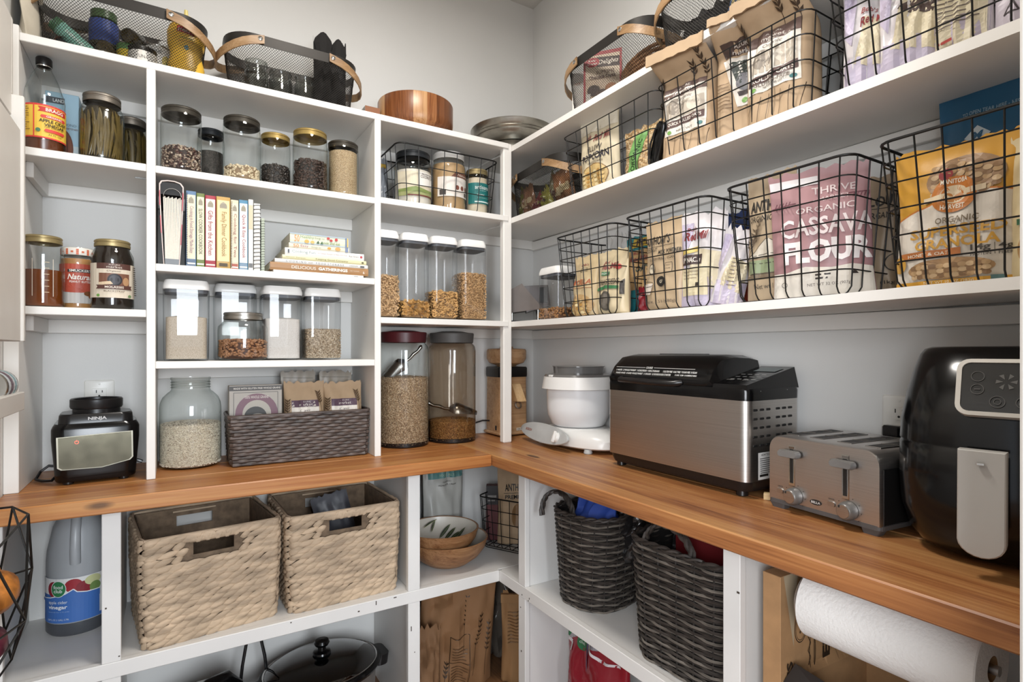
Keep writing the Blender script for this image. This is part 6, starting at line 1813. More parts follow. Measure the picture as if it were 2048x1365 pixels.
# ---- corner shelf: mesh basket of snacks
dup(MESHB, (1.285, 1.790, ZB2 + 0.003), FB + radians(-4), 'dark mesh basket of snack packets on the corner shelf behind the post')
for i, (y, x, w, h, c, a, lab) in enumerate(((1.925, 1.245, 0.07, 0.13, '7A7A2E', 0.15, 'olive green packet at the left of the snack basket'), (1.862, 1.235, 0.10, 0.125, '9A6E50', -0.2, 'copper brown packet in the snack basket'), (1.805, 1.300, 0.11, 0.165, '8A8468', 0.35, 'tall striped tan packet at the back of the snack basket'), (1.795, 1.222, 0.09, 0.07, '7A2A2E', 0.7, 'maroon packet lying at the front of the snack basket'), (1.735, 1.226, 0.085, 0.085, '8E8A2C', -0.35, 'lime green packet low in the snack basket'), (1.690, 1.285, 0.13, 0.165, '946848', -0.15, 'orange-brown wrapped bar packet at the right of the snack basket'))):
    bag('snack_packet', lab, 'packet', (x, y, ZB2 + 0.010), w, h, 0.035, c, [('r', -w * 0.3, h * 0.4, w * 0.3, h * 0.6, 'C9B48A' if i % 2 else '5A3A2A')], rz=FB + a * 0.4, ry=a, rx=0.1, seed=100 + i, wr=2.0, rough=0.25, group='snack packets in the corner mesh basket')

# ---- lower right shelf: corner appliance, container
t = thing('food_slicer', 'grey-brown metal kitchen gadget on chrome legs behind the corner post', 'appliance', (1.285, 1.985, ZB3 + 0.001), radians(-30))
MB().loft([[(-0.09, -0.045, 0.04), (0.07, -0.045, 0.06), (0.07, 0.045, 0.06), (-0.09, 0.045, 0.04)], [(-0.10, -0.05, 0.12), (-0.02, -0.05, 0.165), (-0.02, 0.05, 0.165), (-0.10, 0.05, 0.12)]], True, True).build('angled_body', mat('gadget_metal', '5A4C42', 0.4, 0.1, var=0.15), t, smooth=0)
MB().loft([[(0.0, -0.042, 0.045), (0.10, -0.042, 0.075), (0.10, 0.042, 0.075), (0.0, 0.042, 0.045)], [(-0.01, -0.046, 0.155), (0.09, -0.046, 0.160), (0.09, 0.046, 0.160), (-0.01, 0.046, 0.155)]], True, True).build('feed_block', mat('gadget_dark', '3A302B', 0.3, 0.1), t, smooth=0)
MB().box((0.055, -0.048, 0.085), (0.088, -0.044, 0.15), 0.001).build('dark_window', M_blackgl, t, smooth=0)
MB().box((-0.11, -0.05, 0.0), (0.10, 0.05, 0.010), 0.003).build('base_plate', mat('gadget_grey', '55585A', 0.4, 0.5), t, smooth=0)
for sx in (-0.06, 0.05):
    for sy in (-0.03, 0.03):
        MB().lathe([(0.006, 0.010), (0.006, 0.056), (0.0, 0.056)], 10, (sx, sy, 0)).build('leg', M_chrome, t)
pop('small clear white-lidded container with brown granola beside the wire baskets', (1.285, 1.735, ZB3), 0.135, 0.135, 0.205, FB, None, 0.045, mat('granola_gap', '5A3A22', 0.8), ellipsoid(0.012, 0.008, 0.006, 5, 4), 0.010, mat('granola', 'A8794C', 0.7, var=0.25, nscale=90), 8)

# ---- lower wire baskets
LV3 = [0.003, 0.055, 0.105, 0.155, 0.205, 0.245, 0.285]
W3 = wire_basket('wire_basket', 'black wire basket of seed and grain bags beside the small granola container', (1.288, 1.462, ZB3), FB, 0.305, 0.245, 0.285, 7, 5, LV3, 0.022, 'black wire baskets on the lower right shelf')
dup(W3, (1.288, 1.106, ZB3), FB, 'black wire basket with a powder pouch and lavender bags on the lower right shelf')
dup(W3, (1.288, 0.748, ZB3), FB, 'black wire basket with the mauve cassava flour bag')
dup(W3, (1.288, 0.398, ZB3), FB, 'black wire basket with the yellow granola bag on the lower right shelf')
zb = ZB3 + 0.006
bag('grain_bag', 'tan muesli bag at the left of the basket beside the granola container', 'bag', (1.242, 1.523, zb), 0.130, 0.212, 0.075, 'D2BC94', [('t', "Bob's", 0.0, 0.180, 0.035, 0.008, RM, 0.01, 0.2), ('p', [(-0.02, 0.155), (0.02, 0.155), (0.015, 0.17), (-0.015, 0.17)], '9A8A6A'), ('t', 'MORELLA', 0.0, 0.118, 0.085, 0.018, 'B05A34', 0.02), ('l', [(-0.045, 0.10), (0.05, 0.096)], 0.002, 'A06A44'), ('e', 0.0, 0.035, 0.058, 0.040, 'C2A070')] + [('e', -0.045 + 0.02 * (i % 5), 0.012 + 0.013 * (i // 5), 0.007, 0.005, ('E2CE9E', 'B58A4A', 'D8B878')[i % 3]) for i in range(20)], rz=FB, seed=111)
bag('grain_bag', 'cream seed bag with a green banner in front of the teal bag', 'bag', (1.242, 1.385, zb), 0.145, 0.212, 0.080, 'D4C3A0', [('t', "Bob's", -0.012, 0.172, 0.035, 0.010, RM, 0.02, 0.2), ('t', 'Red Mill', 0.004, 0.157, 0.075, 0.020, RM, 0.02, 0.2), ('e', 0.045, 0.150, 0.009, 0.009, 'B8403A'), ('p', [(-0.03, 0.127), (0.01, 0.125), (0.01, 0.138), (-0.03, 0.140)], '3E7A4E'), ('t', 'ORGANIC', -0.01, 0.1325, 0.034, 0.007, 'E8ECE0'), ('t', 'CHIA SEEDS', 0.002, 0.104, 0.10, 0.018, '5A5048', 0.01), ('p', [(-0.05, 0.074), (0.0, 0.082), (0.05, 0.078), (0.052, 0.088), (0.0, 0.093), (-0.052, 0.084)], '3E7A4E'), ('e', 0.0, 0.042, 0.030, 0.032, '5C564E'), ('e', 0.0, 0.042, 0.022, 0.024, '7A736A'), ('p', [(0.055, 0.06), (0.066, 0.06), (0.066, 0.11), (0.055, 0.10)], '4A443E')], rz=FB, seed=112)
bag('grain_bag', 'teal and yellow bag standing at the back of the seed basket', 'bag', (1.335, 1.345, zb), 0.155, 0.262, 0.06, '2E7E86', [('r', -0.06, 0.08, 0.06, 0.215, 'C4A070'), ('p', [(-0.05, 0.225), (0.04, 0.225), (0.045, 0.255), (-0.04, 0.255)], 'C9A83E'), ('t', 'PCI', 0.0, 0.24, 0.05, 0.02, '3A2E3C', 0.03), ('t', "Bob's", -0.01, 0.205, 0.04, 0.01, RM, 0.02), ('t', 'Red Mill', 0.0, 0.185, 0.09, 0.018, RM, 0.02, 0.2), ('t', 'OATS', 0.02, 0.15, 0.06, 0.02, '2A4A4E', 0.02)], rz=FB, seed=113)
bag('grain_bag', 'clear crinkled plastic bag rising behind the muesli bag', 'bag', (1.335, 1.475, zb), 0.11, 0.285, 0.05, 'BDBCBA', [('e', 0.0, 0.225, 0.012, 0.012, '8FA8A6')], rz=FB, seed=114, wr=3.0, rough=0.2)
bag('grain_bag', 'small dark red packet at the bottom of the seed basket', 'bag', (1.300, 1.298, zb), 0.065, 0.085, 0.03, '7A1E28', [], rz=FB, seed=115)

KT = 'C0A888'
BK = '2A2622'
bag('powder_pouch', 'beige pouch lettered ANTHONY powder with black badges', 'bag', (1.240, 1.150, zb), 0.155, 0.262, 0.075, KT, [('t', "ANTHONY'S", -0.020, 0.205, 0.095, 0.026, BK, 0.02), ('l', [(-0.065, 0.186), (0.05, 0.186)], 0.0014, BK), ('t', 'COCONUT', -0.040, 0.177, 0.05, 0.011, BK, 0.01), ('r', -0.005, 0.158, 0.055, 0.176, KT), ('t', 'MILK POWDER', 0.030, 0.167, 0.075, 0.013, BK, 0.02), ('t', 'GLUTEN FREE | VEGAN', 0.005, 0.147, 0.095, 0.010, BK), ('o', -0.028, 0.120, 0.016, 0.016, 0.002, BK), ('e', -0.028, 0.120, 0.013, 0.013, 'D8CCB4'), ('t', 'USDA', -0.028, 0.123, 0.018, 0.005, BK), ('l', [(0.022, 0.105), (0.044, 0.105), (0.044, 0.133), (0.022, 0.133), (0.022, 0.105)], 0.0012, BK), ('t', 'NO', 0.033, 0.125, 0.01, 0.004, BK), ('t', 'SUGAR', 0.033, 0.116, 0.016, 0.004, BK), ('e', 0.014, 0.080, 0.017, 0.015, BK), ('t', 'GF', 0.014, 0.080, 0.014, 0.009, 'E0D4BC', 0.01), ('p', [(-0.065, 0.075), (-0.02, 0.078), (-0.028, 0.045), (-0.06, 0.045)], 'CFC2B4'), ('o', -0.042, 0.075, 0.024, 0.009, 0.0016, BK), ('t', 'Net wt. 1.5 lb (680g)', 0.0, 0.022, 0.11, 0.011, '5A5048')], rz=FB, rx=0.03, seed=116)
lav_bag('lavender and cream flour bag beside the powder pouch', 1.020, 0.135, 0.258, 0.070, radians(14), 117, [('t', "Bob's", -0.03, 0.215, 0.03, 0.010, RM, 0.02, 0.2), ('t', 'Red Mill', -0.015, 0.195, 0.07, 0.024, RM, 0.03, 0.2), ('r', -0.060, 0.115, 0.005, 0.142, '4A3A38'), ('t', 'SPINACH', -0.028, 0.128, 0.055, 0.014, 'EDE4DA', 0.02), ('r', -0.055, 0.03, 0.02, 0.105, 'D8CBA8'), ('p', [(-0.06, 0.142), (-0.01, 0.15), (-0.005, 0.165), (-0.05, 0.158)], 'D8BE6A'), ('r', -0.01, 0.055, 0.0, 0.065, '3A3430')] + lines(-0.05, 0.0, 0.095, 0.009, 3, 0.002, '9A8A74', 6), x=1.246, z=zb, rx=0.02)
lav_bag('smaller folded lavender bag leaning at the right in the pouch basket', 0.957, 0.085, 0.205, 0.06, radians(30), 118, lines(-0.005, 0.02, 0.12, 0.01, 8, 0.002, '6A5E58', 7), x=1.248, z=zb, rx=0.0, ry=0.22)
bag('snack_packet', 'dark blue packet at the back of the pouch basket', 'packet', (1.350, 0.965, zb), 0.14, 0.268, 0.05, '22386A', [('r', -0.06, 0.12, 0.06, 0.20, '4E6E9C')], rz=FB, seed=119, rough=0.25)
carton('tea_box', 'brick red box standing at the back right of the pouch basket', 'box', (1.330, 0.985 - 0.065, zb), 0.095, 0.035, 0.205, '8A3A28', [('t', 'de', -0.02, 0.150, 0.022, 0.02, 'D8B8A0', 0, 0.3)], rz=FB)
bag('snack_packet', 'grey foil packet edge between the two near lower baskets', 'packet', (1.325, 1.245, zb), 0.05, 0.17, 0.03, '9A9EA4', [], rz=FB, seed=120)

bag('powder_pouch', 'beige pouch with a sketched flour bowl left of the cassava bag', 'bag', (1.245, 0.822, zb), 0.128, 0.312, 0.050, 'B9A488', [('t', "ANTHONY'S", 0.010, 0.235, 0.12, 0.030, BK, 0.03), ('l', [(-0.055, 0.214), (0.06, 0.214)], 0.0014, BK), ('t', 'ORGANIC FLOUR', 0.002, 0.203, 0.105, 0.014, BK, 0.01), ('t', 'KETO', 0.045, 0.19, 0.03, 0.012, BK), ('p', [(-0.05, 0.105), (0.0, 0.15), (0.01, 0.15), (0.06, 0.105)], 'D9D0C0'), ('l', [(-0.055, 0.105), (0.0, 0.15), (0.012, 0.148), (0.064, 0.106)], 0.0014, '4A443C'), ('r', -0.05, 0.068, 0.06, 0.10, '8E9A78'), ('o', 0.005, 0.102, 0.058, 0.012, 0.0016, '4A443C'), ('l', [(-0.05, 0.10), (-0.045, 0.066), (0.055, 0.066), (0.062, 0.10)], 0.0016, '4A443C'), ('p', [(-0.06, 0.055), (0.065, 0.058), (0.06, 0.066), (-0.055, 0.063)], '7A6A56'), ('t', 'Net wt 1.5 lb', 0.01, 0.035, 0.075, 0.012, '4A443C')] + wheat(-0.058, 0.09, 0.09, 0.03, '5A4A38', 5) + wheat(-0.050, 0.10, 0.10, 0.04, '5A4A38', 5), rz=FB, seed=121)
MV = 'B58C90'
bag('flour_bag', 'mauve bag lettered ORGANIC CASSAVA FLOUR', 'bag', (1.252, 0.700, zb), 0.205, 0.290, 0.072, 'A67E80', [('r', -0.108, 0.255, 0.0, 0.274, 'D8D2D2'), ('t', 'THRIVE', 0.03, 0.238, 0.085, 0.016, 'D9C8C6', 0.01), ('t', '- MARKET -', 0.03, 0.218, 0.080, 0.009, 'D9C8C6'), ('t', 'ORGANIC', 0.012, 0.196, 0.115, 0.014, 'D9C8C6', 0.01), ('t', 'CASSAVA', 0.012, 0.158, 0.180, 0.042, 'E4D6D4', 0.02), ('t', 'FLOUR', 0.012, 0.102, 0.172, 0.052, 'F0E8E6', 0.05), ('p', [(-0.105, 0.0), (0.1, 0.0), (0.1, 0.058), (0.06, 0.066), (0.02, 0.062), (-0.03, 0.068), (-0.07, 0.058), (-0.105, 0.060)], 'DCD4C8'), ('r', -0.012, 0.046, 0.018, 0.050, '3A3230'), ('r', -0.012, 0.038, 0.012, 0.042, '3A3230'), ('t', 'NET WT 32 OZ (907g)', 0.014, 0.026, 0.085, 0.008, '6A5E58'), ('o', -0.075, 0.032, 0.006, 0.006, 0.001, '4A403C'), ('p', [(0.056, 0.044), (0.07, 0.044), (0.063, 0.054)], '3A3230')] + [('l', [(-0.095, 0.212), (-0.045, 0.216)], 0.002, '6A3A44'), ('l', [(0.058, 0.222), (0.10, 0.222)], 0.002, '6A3A44')] + [('l', [(x0 + 0.007 * k, 0.212), (x0 + 0.004 + 0.007 * k, 0.222)], 0.002, '6A3A44') for x0 in (-0.088, 0.066) for k in range(5)] + [('l', [(x0 + 0.007 * k, 0.214), (x0 + 0.003 + 0.007 * k, 0.206)], 0.002, '6A3A44') for x0 in (-0.088,) for k in range(5)], rz=FB + radians(26), rx=0.02, ry=-0.04, seed=122)
bag('powder_pouch', 'beige pouch half hidden behind the right side of the cassava bag', 'bag', (1.362, 0.655, zb), 0.11, 0.275, 0.04, 'A8937A', [('t', 'FLOUR', 0.03, 0.215, 0.07, 0.024, BK, 0.03), ('l', [(-0.04, 0.198), (0.07, 0.198)], 0.0014, BK), ('t', 'ORGANIC', 0.03, 0.182, 0.06, 0.014, BK, 0.01), ('o', 0.055, 0.075, 0.018, 0.02, 0.002, BK), ('t', '(1kg)', 0.045, 0.03, 0.03, 0.01, BK)], rz=FB, seed=123)

YL, WHT, ORG = 'D29A34', 'D8CEC0', 'C0742E'
t = bag('granola_bag', 'yellow and white bag lettered ORGANIC SUPERSEED GRANOLA', 'bag', (1.238, 0.448, zb), 0.188, 0.262, 0.066, 'CC9636', [('p', [(-0.097, 0.0), (0.097, 0.0), (0.097, 0.155), (0.05, 0.166), (0.0, 0.160), (-0.05, 0.145), (-0.097, 0.128)], WHT), ('l', [(-0.097, 0.129), (-0.05, 0.146), (0.0, 0.161), (0.05, 0.167), (0.097, 0.156)], 0.003, ORG), ('e', 0.020, 0.195, 0.058, 0.040, 'A08060')] + [('e', -0.025 + 0.013 * (i % 8), 0.170 + 0.011 * (i // 8) + 0.003 * (i % 3), 0.0065, 0.005, ('C9AC86', '8A6A4A', 'B8966C')[i % 3]) for i in range(38)] + [('e', -0.008, 0.205, 0.011, 0.011, '9A3A3A'), ('e', 0.006, 0.165, 0.034, 0.034, ORG), ('e', 0.006, 0.165, 0.020, 0.017, 'D8C4A4'), ('e', 0.006, 0.160, 0.014, 0.010, 'B87A3C'), ('p', [(-0.04, 0.155), (0.052, 0.165), (0.052, 0.175), (-0.04, 0.165)], 'DCC8A8'), ('t', 'MANITOBA', 0.006, 0.190, 0.04, 0.009, 'F0E4D0', 0.02), ('t', 'HARVEST', 0.006, 0.142, 0.034, 0.009, 'F0E4D0', 0.02), ('t', 'ORGANIC', 0.012, 0.118, 0.062, 0.011, '7A6A54', 0.01), ('t', 'SUPERSEED', 0.010, 0.099, 0.140, 0.019, 'C9963A', 0.03), ('t', 'GRANOLA', 0.010, 0.077, 0.125, 0.019, 'C9963A', 0.03), ('r', -0.085, 0.052, 0.020, 0.066, 'B8703A'), ('t', 'HONEY & OATS', -0.030, 0.059, 0.07, 0.006, 'EDE0CC', 0.01), ('t', '14g', 0.047, 0.061, 0.028, 0.014, '4A443C', 0.02), ('t', 'PROTEIN', 0.047, 0.050, 0.028, 0.005, '4A443C', 0.01), ('r', 0.065, 0.048, 0.066, 0.068, '6A6458'), ('t', '4g', 0.079, 0.061, 0.018, 0.014, '4A443C', 0.02), ('t', 'FIBER', 0.079, 0.050, 0.018, 0.005, '4A443C', 0.01), ('e', 0.0, 0.030, 0.066, 0.019, 'A8845C')] + [('e', -0.055 + 0.011 * (i % 11), 0.018 + 0.0085 * (i // 11), 0.006, 0.0045, ('CDAE86', '8A6A4A', 'B8966C')[i % 3]) for i in range(33)] + [('e', -0.082, 0.045, 0.013, 0.016, 'C2933E'), ('r', -0.097, 0.0, 0.097, 0.010, YL), ('t', 'NET WT 10 OZ (283g)', 0.0, 0.0055, 0.075, 0.006, 'F0E4C8'), ('r', 0.060, 0.002, 0.078, 0.012, '5A7A7A')], rz=FB + radians(2), rx=0.02, seed=124, rough=0.35)
bag('snack_bag', 'tall blue bag with a white diamond emblem behind the granola bag', 'bag', (1.345, 0.418, zb), 0.19, 0.395, 0.06, '245C80', [('t', 'TO OPEN TEAR HERE - RESEALABLE PACKAGE', 0.02, 0.345, 0.15, 0.008, '9AB4C4', 0.01), ('p', [(-0.05, 0.297), (-0.028, 0.277), (-0.006, 0.297), (-0.028, 0.317)], 'C9D4DA'), ('t', 'M', -0.028, 0.297, 0.02, 0.016, '245C80', 0.04, 0.2), ('t', "Member's", -0.016, 0.262, 0.075, 0.018, 'C9D4DA', 0.03), ('t', 'Mark', -0.016, 0.242, 0.05, 0.016, 'C9D4DA', 0.03), ('t', 'NET WT', 0.0, 0.03, 0.05, 0.012, 'C9D4DA')], rz=FB, seed=125)
bag('snack_bag', 'cream bag at the far right of the granola basket beside the door frame', 'bag', (1.235, 0.312, zb), 0.11, 0.245, 0.07, 'D2BE94', [('t', "Bob's", -0.02, 0.12, 0.03, 0.012, RM, 0.02), ('r', -0.04, 0.09, 0.0, 0.1, '3E6A4A'), ('e', 0.0, 0.05, 0.04, 0.035, 'B08A58')], rz=FB, seed=126)

# ================================================================ appliances on the right worktop
# ---- kitchen mixer
t = thing('kitchen_mixer', 'white kitchen mixer with covered plastic bowl and oval control panel', 'mixer', (1.312, 1.660, CT), FB)
M_mx = mat('mixer_white', 'E6E5E2', 0.3, var=0.015)
mb = MB()
rings = []
for z, lx, ly, cy in ((0.014, 0.19, 0.090, 0.0), (0.020, 0.20, 0.100, 0.0), (0.045, 0.20, 0.100, 0.0), (0.065, 0.175, 0.100, 0.003), (0.078, 0.13, 0.095, 0.006)):
    rings.append([(lx * cos(a) * (1.0 if cos(a) > -2 else 1), cy + ly * sin(a), z) for a in [2 * pi * i / 44 for i in range(44)]])
mb.loft(rings, True, True).build('base', M_mx, t, smooth=45)
MB().lathe([(0.105, 0.060), (0.100, 0.080), (0.085, 0.083), (0.0, 0.083)], 40).build('turntable', M_mx, t)
pl = MB()
rr1 = [(0.190 * cos(a) - 0.05, 0, 0.037 * sin(a)) for a in [2 * pi * i / 40 for i in range(40)]]
pl.loft([[(x, -0.006, z) for x, y, z in rr1], [(x, -0.012, z) for x, y, z in rr1], [(x * 0.985 - 0.001, -0.014, z * 0.97) for x, y, z in rr1]], False, True)
panel = pl.tf(Matrix.Translation((-0.035, -0.100, 0.046)) @ Matrix.Rotation(radians(-7), 4, 'Z') @ Matrix.Rotation(radians(-20), 4, 'X')).build('control_panel', mat('mixer_panel', 'B9BCBC', 0.4), t, smooth=40)
kb = MB().lathe([(0.019, 0), (0.018, 0.008), (0.015, 0.013), (0, 0.014)], 24)
kb.box((-0.005, -0.021, 0.008), (0.005, 0.021, 0.019), 0.002)
kb.tf(Matrix.Translation((0.025, -0.119, 0.048)) @ Matrix.Rotation(radians(-7), 4, 'Z') @ Matrix.Rotation(radians(70), 4, 'X')).build('speed_knob', M_mx, panel)
for o_ in decal(panel, flat(0.0), [('t', 'BOSCH', -0.165, 0.0, 0.05, 0.010, 'A05A48', 0.02)]):
    o_.matrix_local = Matrix.Translation((-0.035, -0.100, 0.046)) @ Matrix.Rotation(radians(-7), 4, 'Z') @ Matrix.Rotation(radians(-20), 4, 'X') @ Matrix.Translation((0, -0.0145, 0))
MB().lathe([(0.002, 0.084), (0.090, 0.084), (0.098, 0.088), (0.104, 0.10), (0.116, 0.125), (0.119, 0.15), (0.121, 0.222), (0.116, 0.222), (0.112, 0.13), (0.002, 0.095)], 56).build('bowl', mat('mixer_bowl', 'E4E6E8', 0.25, var=0.02), t, smooth=45)
MB().lathe([(0.119, 0.222), (0.139, 0.224), (0.131, 0.268), (0.127, 0.270), (0.121, 0.266), (0.121, 0.224)], 56).build('splash_ring', M_mx, t, smooth=35)
cov = MB().lathe([(0.131, 0.269), (0.126, 0.276), (0.095, 0.281), (0.093, 0.281), (0.0, 0.284)], 48).build('clear_cover', mat('smoke_plastic', '6A6866', 0.15, spec=0.6), t, smooth=30)
MB().lathe([(0.094, 0.281), (0.096, 0.304), (0.099, 0.305), (0.099, 0.307), (0.0, 0.308)], 48).build('ingredient_cap', MATS['smoke_plastic'], cov, smooth=30)
MB().box((-0.012, -0.132, 0.268), (0.012, -0.112, 0.276), 0.002).build('cover_clip', M_mx, cov, smooth=0)
for sx in (-0.15, 0.13):
    for sy in (-0.06, 0.06):
        MB().lathe([(0.014, 0.0), (0.016, 0.003), (0.013, 0.016), (0, 0.016)], 16, (sx, sy, 0)).build('foot', mat('foot_grey', 'B5B8B8', 0.5), t)

# ---- bread machine
t = thing('bread_machine', 'stainless bread machine with black domed lid and control panel', 'bread machine', (1.300, 1.104, CT), FB)
BWd, BDp = 0.510, 0.222
MB().loft([rrect(BWd * k, BDp * k2, 0.03, 6, z) for z, k, k2 in ((0.016, 0.965, 0.92), (0.030, 0.985, 0.96), (0.048, 0.99, 0.98))], True, True).build('black_base', M_blackpl, t, smooth=40)
MB().loft([rrect(BWd, BDp, 0.022, 6, 0.042), rrect(BWd, BDp, 0.022, 6, 0.242)], True, True).build('steel_body', M_steel, t, smooth=40)
MB().loft([rrect(BWd * k, BDp * k, 0.024, 6, z) for z, k in ((0.241, 1.006), (0.262, 1.008), (0.270, 1.0))], True, True).build('top_band', M_blackgl, t, smooth=40)
mb = MB()
prof = [(-0.105, 0.268), (-0.108, 0.285), (-0.092, 0.318), (-0.060, 0.345), (-0.01, 0.354), (0.06, 0.352), (0.098, 0.345), (0.105, 0.268)]
rings = []
for x, k in ((-0.252, 0.0), (-0.249, 0.75), (-0.238, 0.97), (-0.215, 1.0), (0.118, 1.0), (0.140, 0.90), (0.160, 0.0)):
    rings.append([(x, y * (0.9 + 0.1 * k), 0.268 + (z - 0.268) * k) for y, z in prof])
lid = mb.loft(rings, True, True).build('lid', M_blackgl, t, smooth=38)
MB().box((-0.13, -0.005, 0.3535), (0.03, 0.03, 0.3555), 0.0005).build('lid_window', mat('lid_window', '050506', 0.08), lid, smooth=0)
MB().tube([(-0.19, -0.104, 0.279), (-0.18, -0.124, 0.276), (-0.05, -0.130, 0.274), (0.03, -0.124, 0.274), (0.045, -0.104, 0.277)], 0.009, 8).build('lid_handle', M_blackpl, lid, smooth=50)
MB().loft([[(0.150, -0.108, 0.268), (0.252, -0.108, 0.268), (0.254, 0.105, 0.268), (0.150, 0.105, 0.268)], [(0.152, -0.106, 0.280), (0.250, -0.106, 0.280), (0.248, 0.095, 0.322), (0.152, 0.095, 0.322)]], True, True).build('control_panel', M_blackgl, t, smooth=0)
sl = atan2(0.042, 0.201)


def slope(x, y, off):
    return (x, y, 0.280 + (y + 0.106) * 0.042 / 0.201 + 0.0008 + off)


decal(t, slope, [('r', 0.172, 0.03, 0.235, 0.07, '8A9494')] + [('r', 0.168 + 0.02 * (i % 4), -0.06 + 0.022 * (i // 4), 0.180 + 0.02 * (i % 4), -0.056 + 0.022 * (i // 4), 'C9C9C6') for i in range(12)] + [('t', 'START', 0.18, -0.075, 0.02, 0.006, 'C9C9C6'), ('t', 'STOP', 0.225, -0.075, 0.018, 0.006, 'C9C9C6')])


def lidfront(x, z, off):      # sloping front of the lid
    y = -0.108 + (z - 0.285) * (0.016 / 0.033)
    return (x, y - 0.0012 - off, z)


decal(lid, lidfront, [('r', -0.225, 0.3135, -0.10, 0.3145, 'D0CFCB'), ('r', -0.065, 0.3135, 0.085, 0.3145, 'D0CFCB'), ('t', 'COURSE', -0.083, 0.314, 0.026, 0.006, 'D0CFCB', 0.02), ('t', '1 WHITE  2 WHOLE WHEAT  3 EUROPEAN  4 MULTIGRAIN', -0.130, 0.305, 0.18, 0.0055, 'D8D7D3', 0.02), ('t', '5 GLUTEN FREE  6 SALT FREE  7 SUGAR FREE  8 VEGAN', 0.035, 0.305, 0.12, 0.0055, 'D8D7D3', 0.02), ('t', '9 RAPID WHITE  10 RAPID WHOLE WHEAT  11 DOUGH  12 SOURDOUGH STARTER', -0.105, 0.296, 0.225, 0.0055, 'D8D7D3', 0.02), ('t', '13 CAKE  14 JAM  15 HOMEMADE MENU', 0.060, 0.296, 0.075, 0.0055, 'D8D7D3', 0.02)])
M_vent = mat('vent_dark', '0C0B0B', 0.6)
for ix in range(6):
    for iz in range(5):
        y = -0.080 + ix * 0.026 + (0.014 if ix > 2 else 0)
        z = 0.115 + iz * 0.022 + 0.015
        q = MB().loft([rrect(0.018, 0.006, 0.003, 3, 0.0), rrect(0.016, 0.005, 0.0025, 3, 0.0012)], False, True)
        q.tf(Matrix.Translation((BWd / 2 + 0.0001, y, z)) @ Matrix.Rotation(radians(90), 4, 'Y') @ Matrix.Rotation(radians(90), 4, 'Z')).build('vent_slot', M_vent, t, smooth=0)
for y in (-0.06, 0.05):
    MB().lathe([(0.004, 0), (0.003, 0.002), (0, 0.0022)], 12).tf(Matrix.Translation((0.2545, y, 0.262)) @ Matrix.Rotation(radians(90), 4, 'Y')).build('screw', M_chrome, t)
for o_ in decal(t, flat(0.0), [('r', -0.070, 0.045, 0.055, 0.112, 'D8D6D2'), ('t', 'HOW TO BAKE A BASIC BREAD', -0.008, 0.106, 0.10, 0.006, '2A2826', 0.02), ('r', -0.064, 0.052, -0.03, 0.058, '1E1C1A'), ('e', 0.03, 0.07, 0.010, 0.010, '4A4846')] + lines(-0.064, 0.045, 0.096, 0.005, 8, 0.002, '5A5856', 9)):
    o_.rotation_euler = (0, 0, pi / 2)
    o_.location = (BWd / 2 + 0.0006, 0, 0)
for sx in (-0.225, 0.215):
    for sy in (-0.075, 0.08):
        MB().lathe([(0.013, 0.0), (0.015, 0.002), (0.014, 0.018), (0, 0.018)], 14, (sx, sy, 0)).build('foot', M_blackpl, t)

# ---- toaster
t = thing('toaster', 'brushed steel four-slice toaster with two levers and knobs', 'toaster', (1.298, 0.660, CT), radians(-96))
TW, TD, TH = 0.255, 0.225, 0.168
M_tst = brushed('toaster_steel', 'CFCBC8', 0.36, 2)
mb = MB()
rings = []
for y in (-TD / 2, -TD / 2 + 0.004, TD / 2 - 0.004, TD / 2):
    k = 0.985 if abs(abs(y) - TD / 2) < 1e-6 else 1.0
    P = [(-TW / 2, 0.020)] + [(TW / 2, 0.020)] + [(TW / 2 - 0.030 + 0.030 * cos(a), TH - 0.030 + 0.030 * sin(a)) for a in [pi / 2 * i / 6 for i in range(7)]] + [(-TW / 2 + 0.030 + 0.030 * cos(a), TH - 0.030 + 0.030 * sin(a)) for a in [pi / 2 + pi / 2 * i / 6 for i in range(7)]]
    rings.append([(x * k, y, 0.02 + (z - 0.02) * k) for x, z in P])
mb.loft(rings, True, True).build('steel_shell', M_tst, t, smooth=35)
sidem = mat('toaster_side', '1C1B1B', 0.35)
MB().box((TW / 2 - 0.001, -TD / 2 + 0.010, 0.022), (TW / 2 + 0.0012, TD / 2 - 0.004, TH - 0.036), 0.0004).build('side_panel', sidem, t, smooth=0)
MB().box((-TW / 2 - 0.0012, -TD / 2 + 0.010, 0.022), (-TW / 2 + 0.001, TD / 2 - 0.004, TH - 0.036), 0.0004).build('side_panel', sidem, t, smooth=0)
MB().loft([rrect(TW + 0.004, TD + 0.002, 0.012, 4, 0.012), rrect(TW + 0.004, TD + 0.002, 0.012, 4, 0.021)], True, True).build('base_rim', mat('toaster_grey', '4E4C4C', 0.5), t, smooth=0)
for i, x in enumerate((-0.094, -0.034, 0.030, 0.090)):
    s_ = MB().box((x - 0.016, -0.075, TH - 0.001), (x + 0.016, 0.085, TH + 0.0014), 0.0006).build('slot_frame', mat('slot_steel', '8A8684', 0.35, 1.0), t, smooth=0)
    MB().box((x - 0.0115, -0.070, TH + 0.0012), (x + 0.0115, 0.080, TH + 0.0018)).build('slot', M_slot, s_, smooth=0)
    for y in (-0.03, 0.03):
        MB().tube([(x - 0.011, y, TH + 0.002), (x + 0.011, y + 0.02, TH + 0.002)], 0.0012, 5).build('bread_guide', M_steel, s_)
yf = -TD / 2
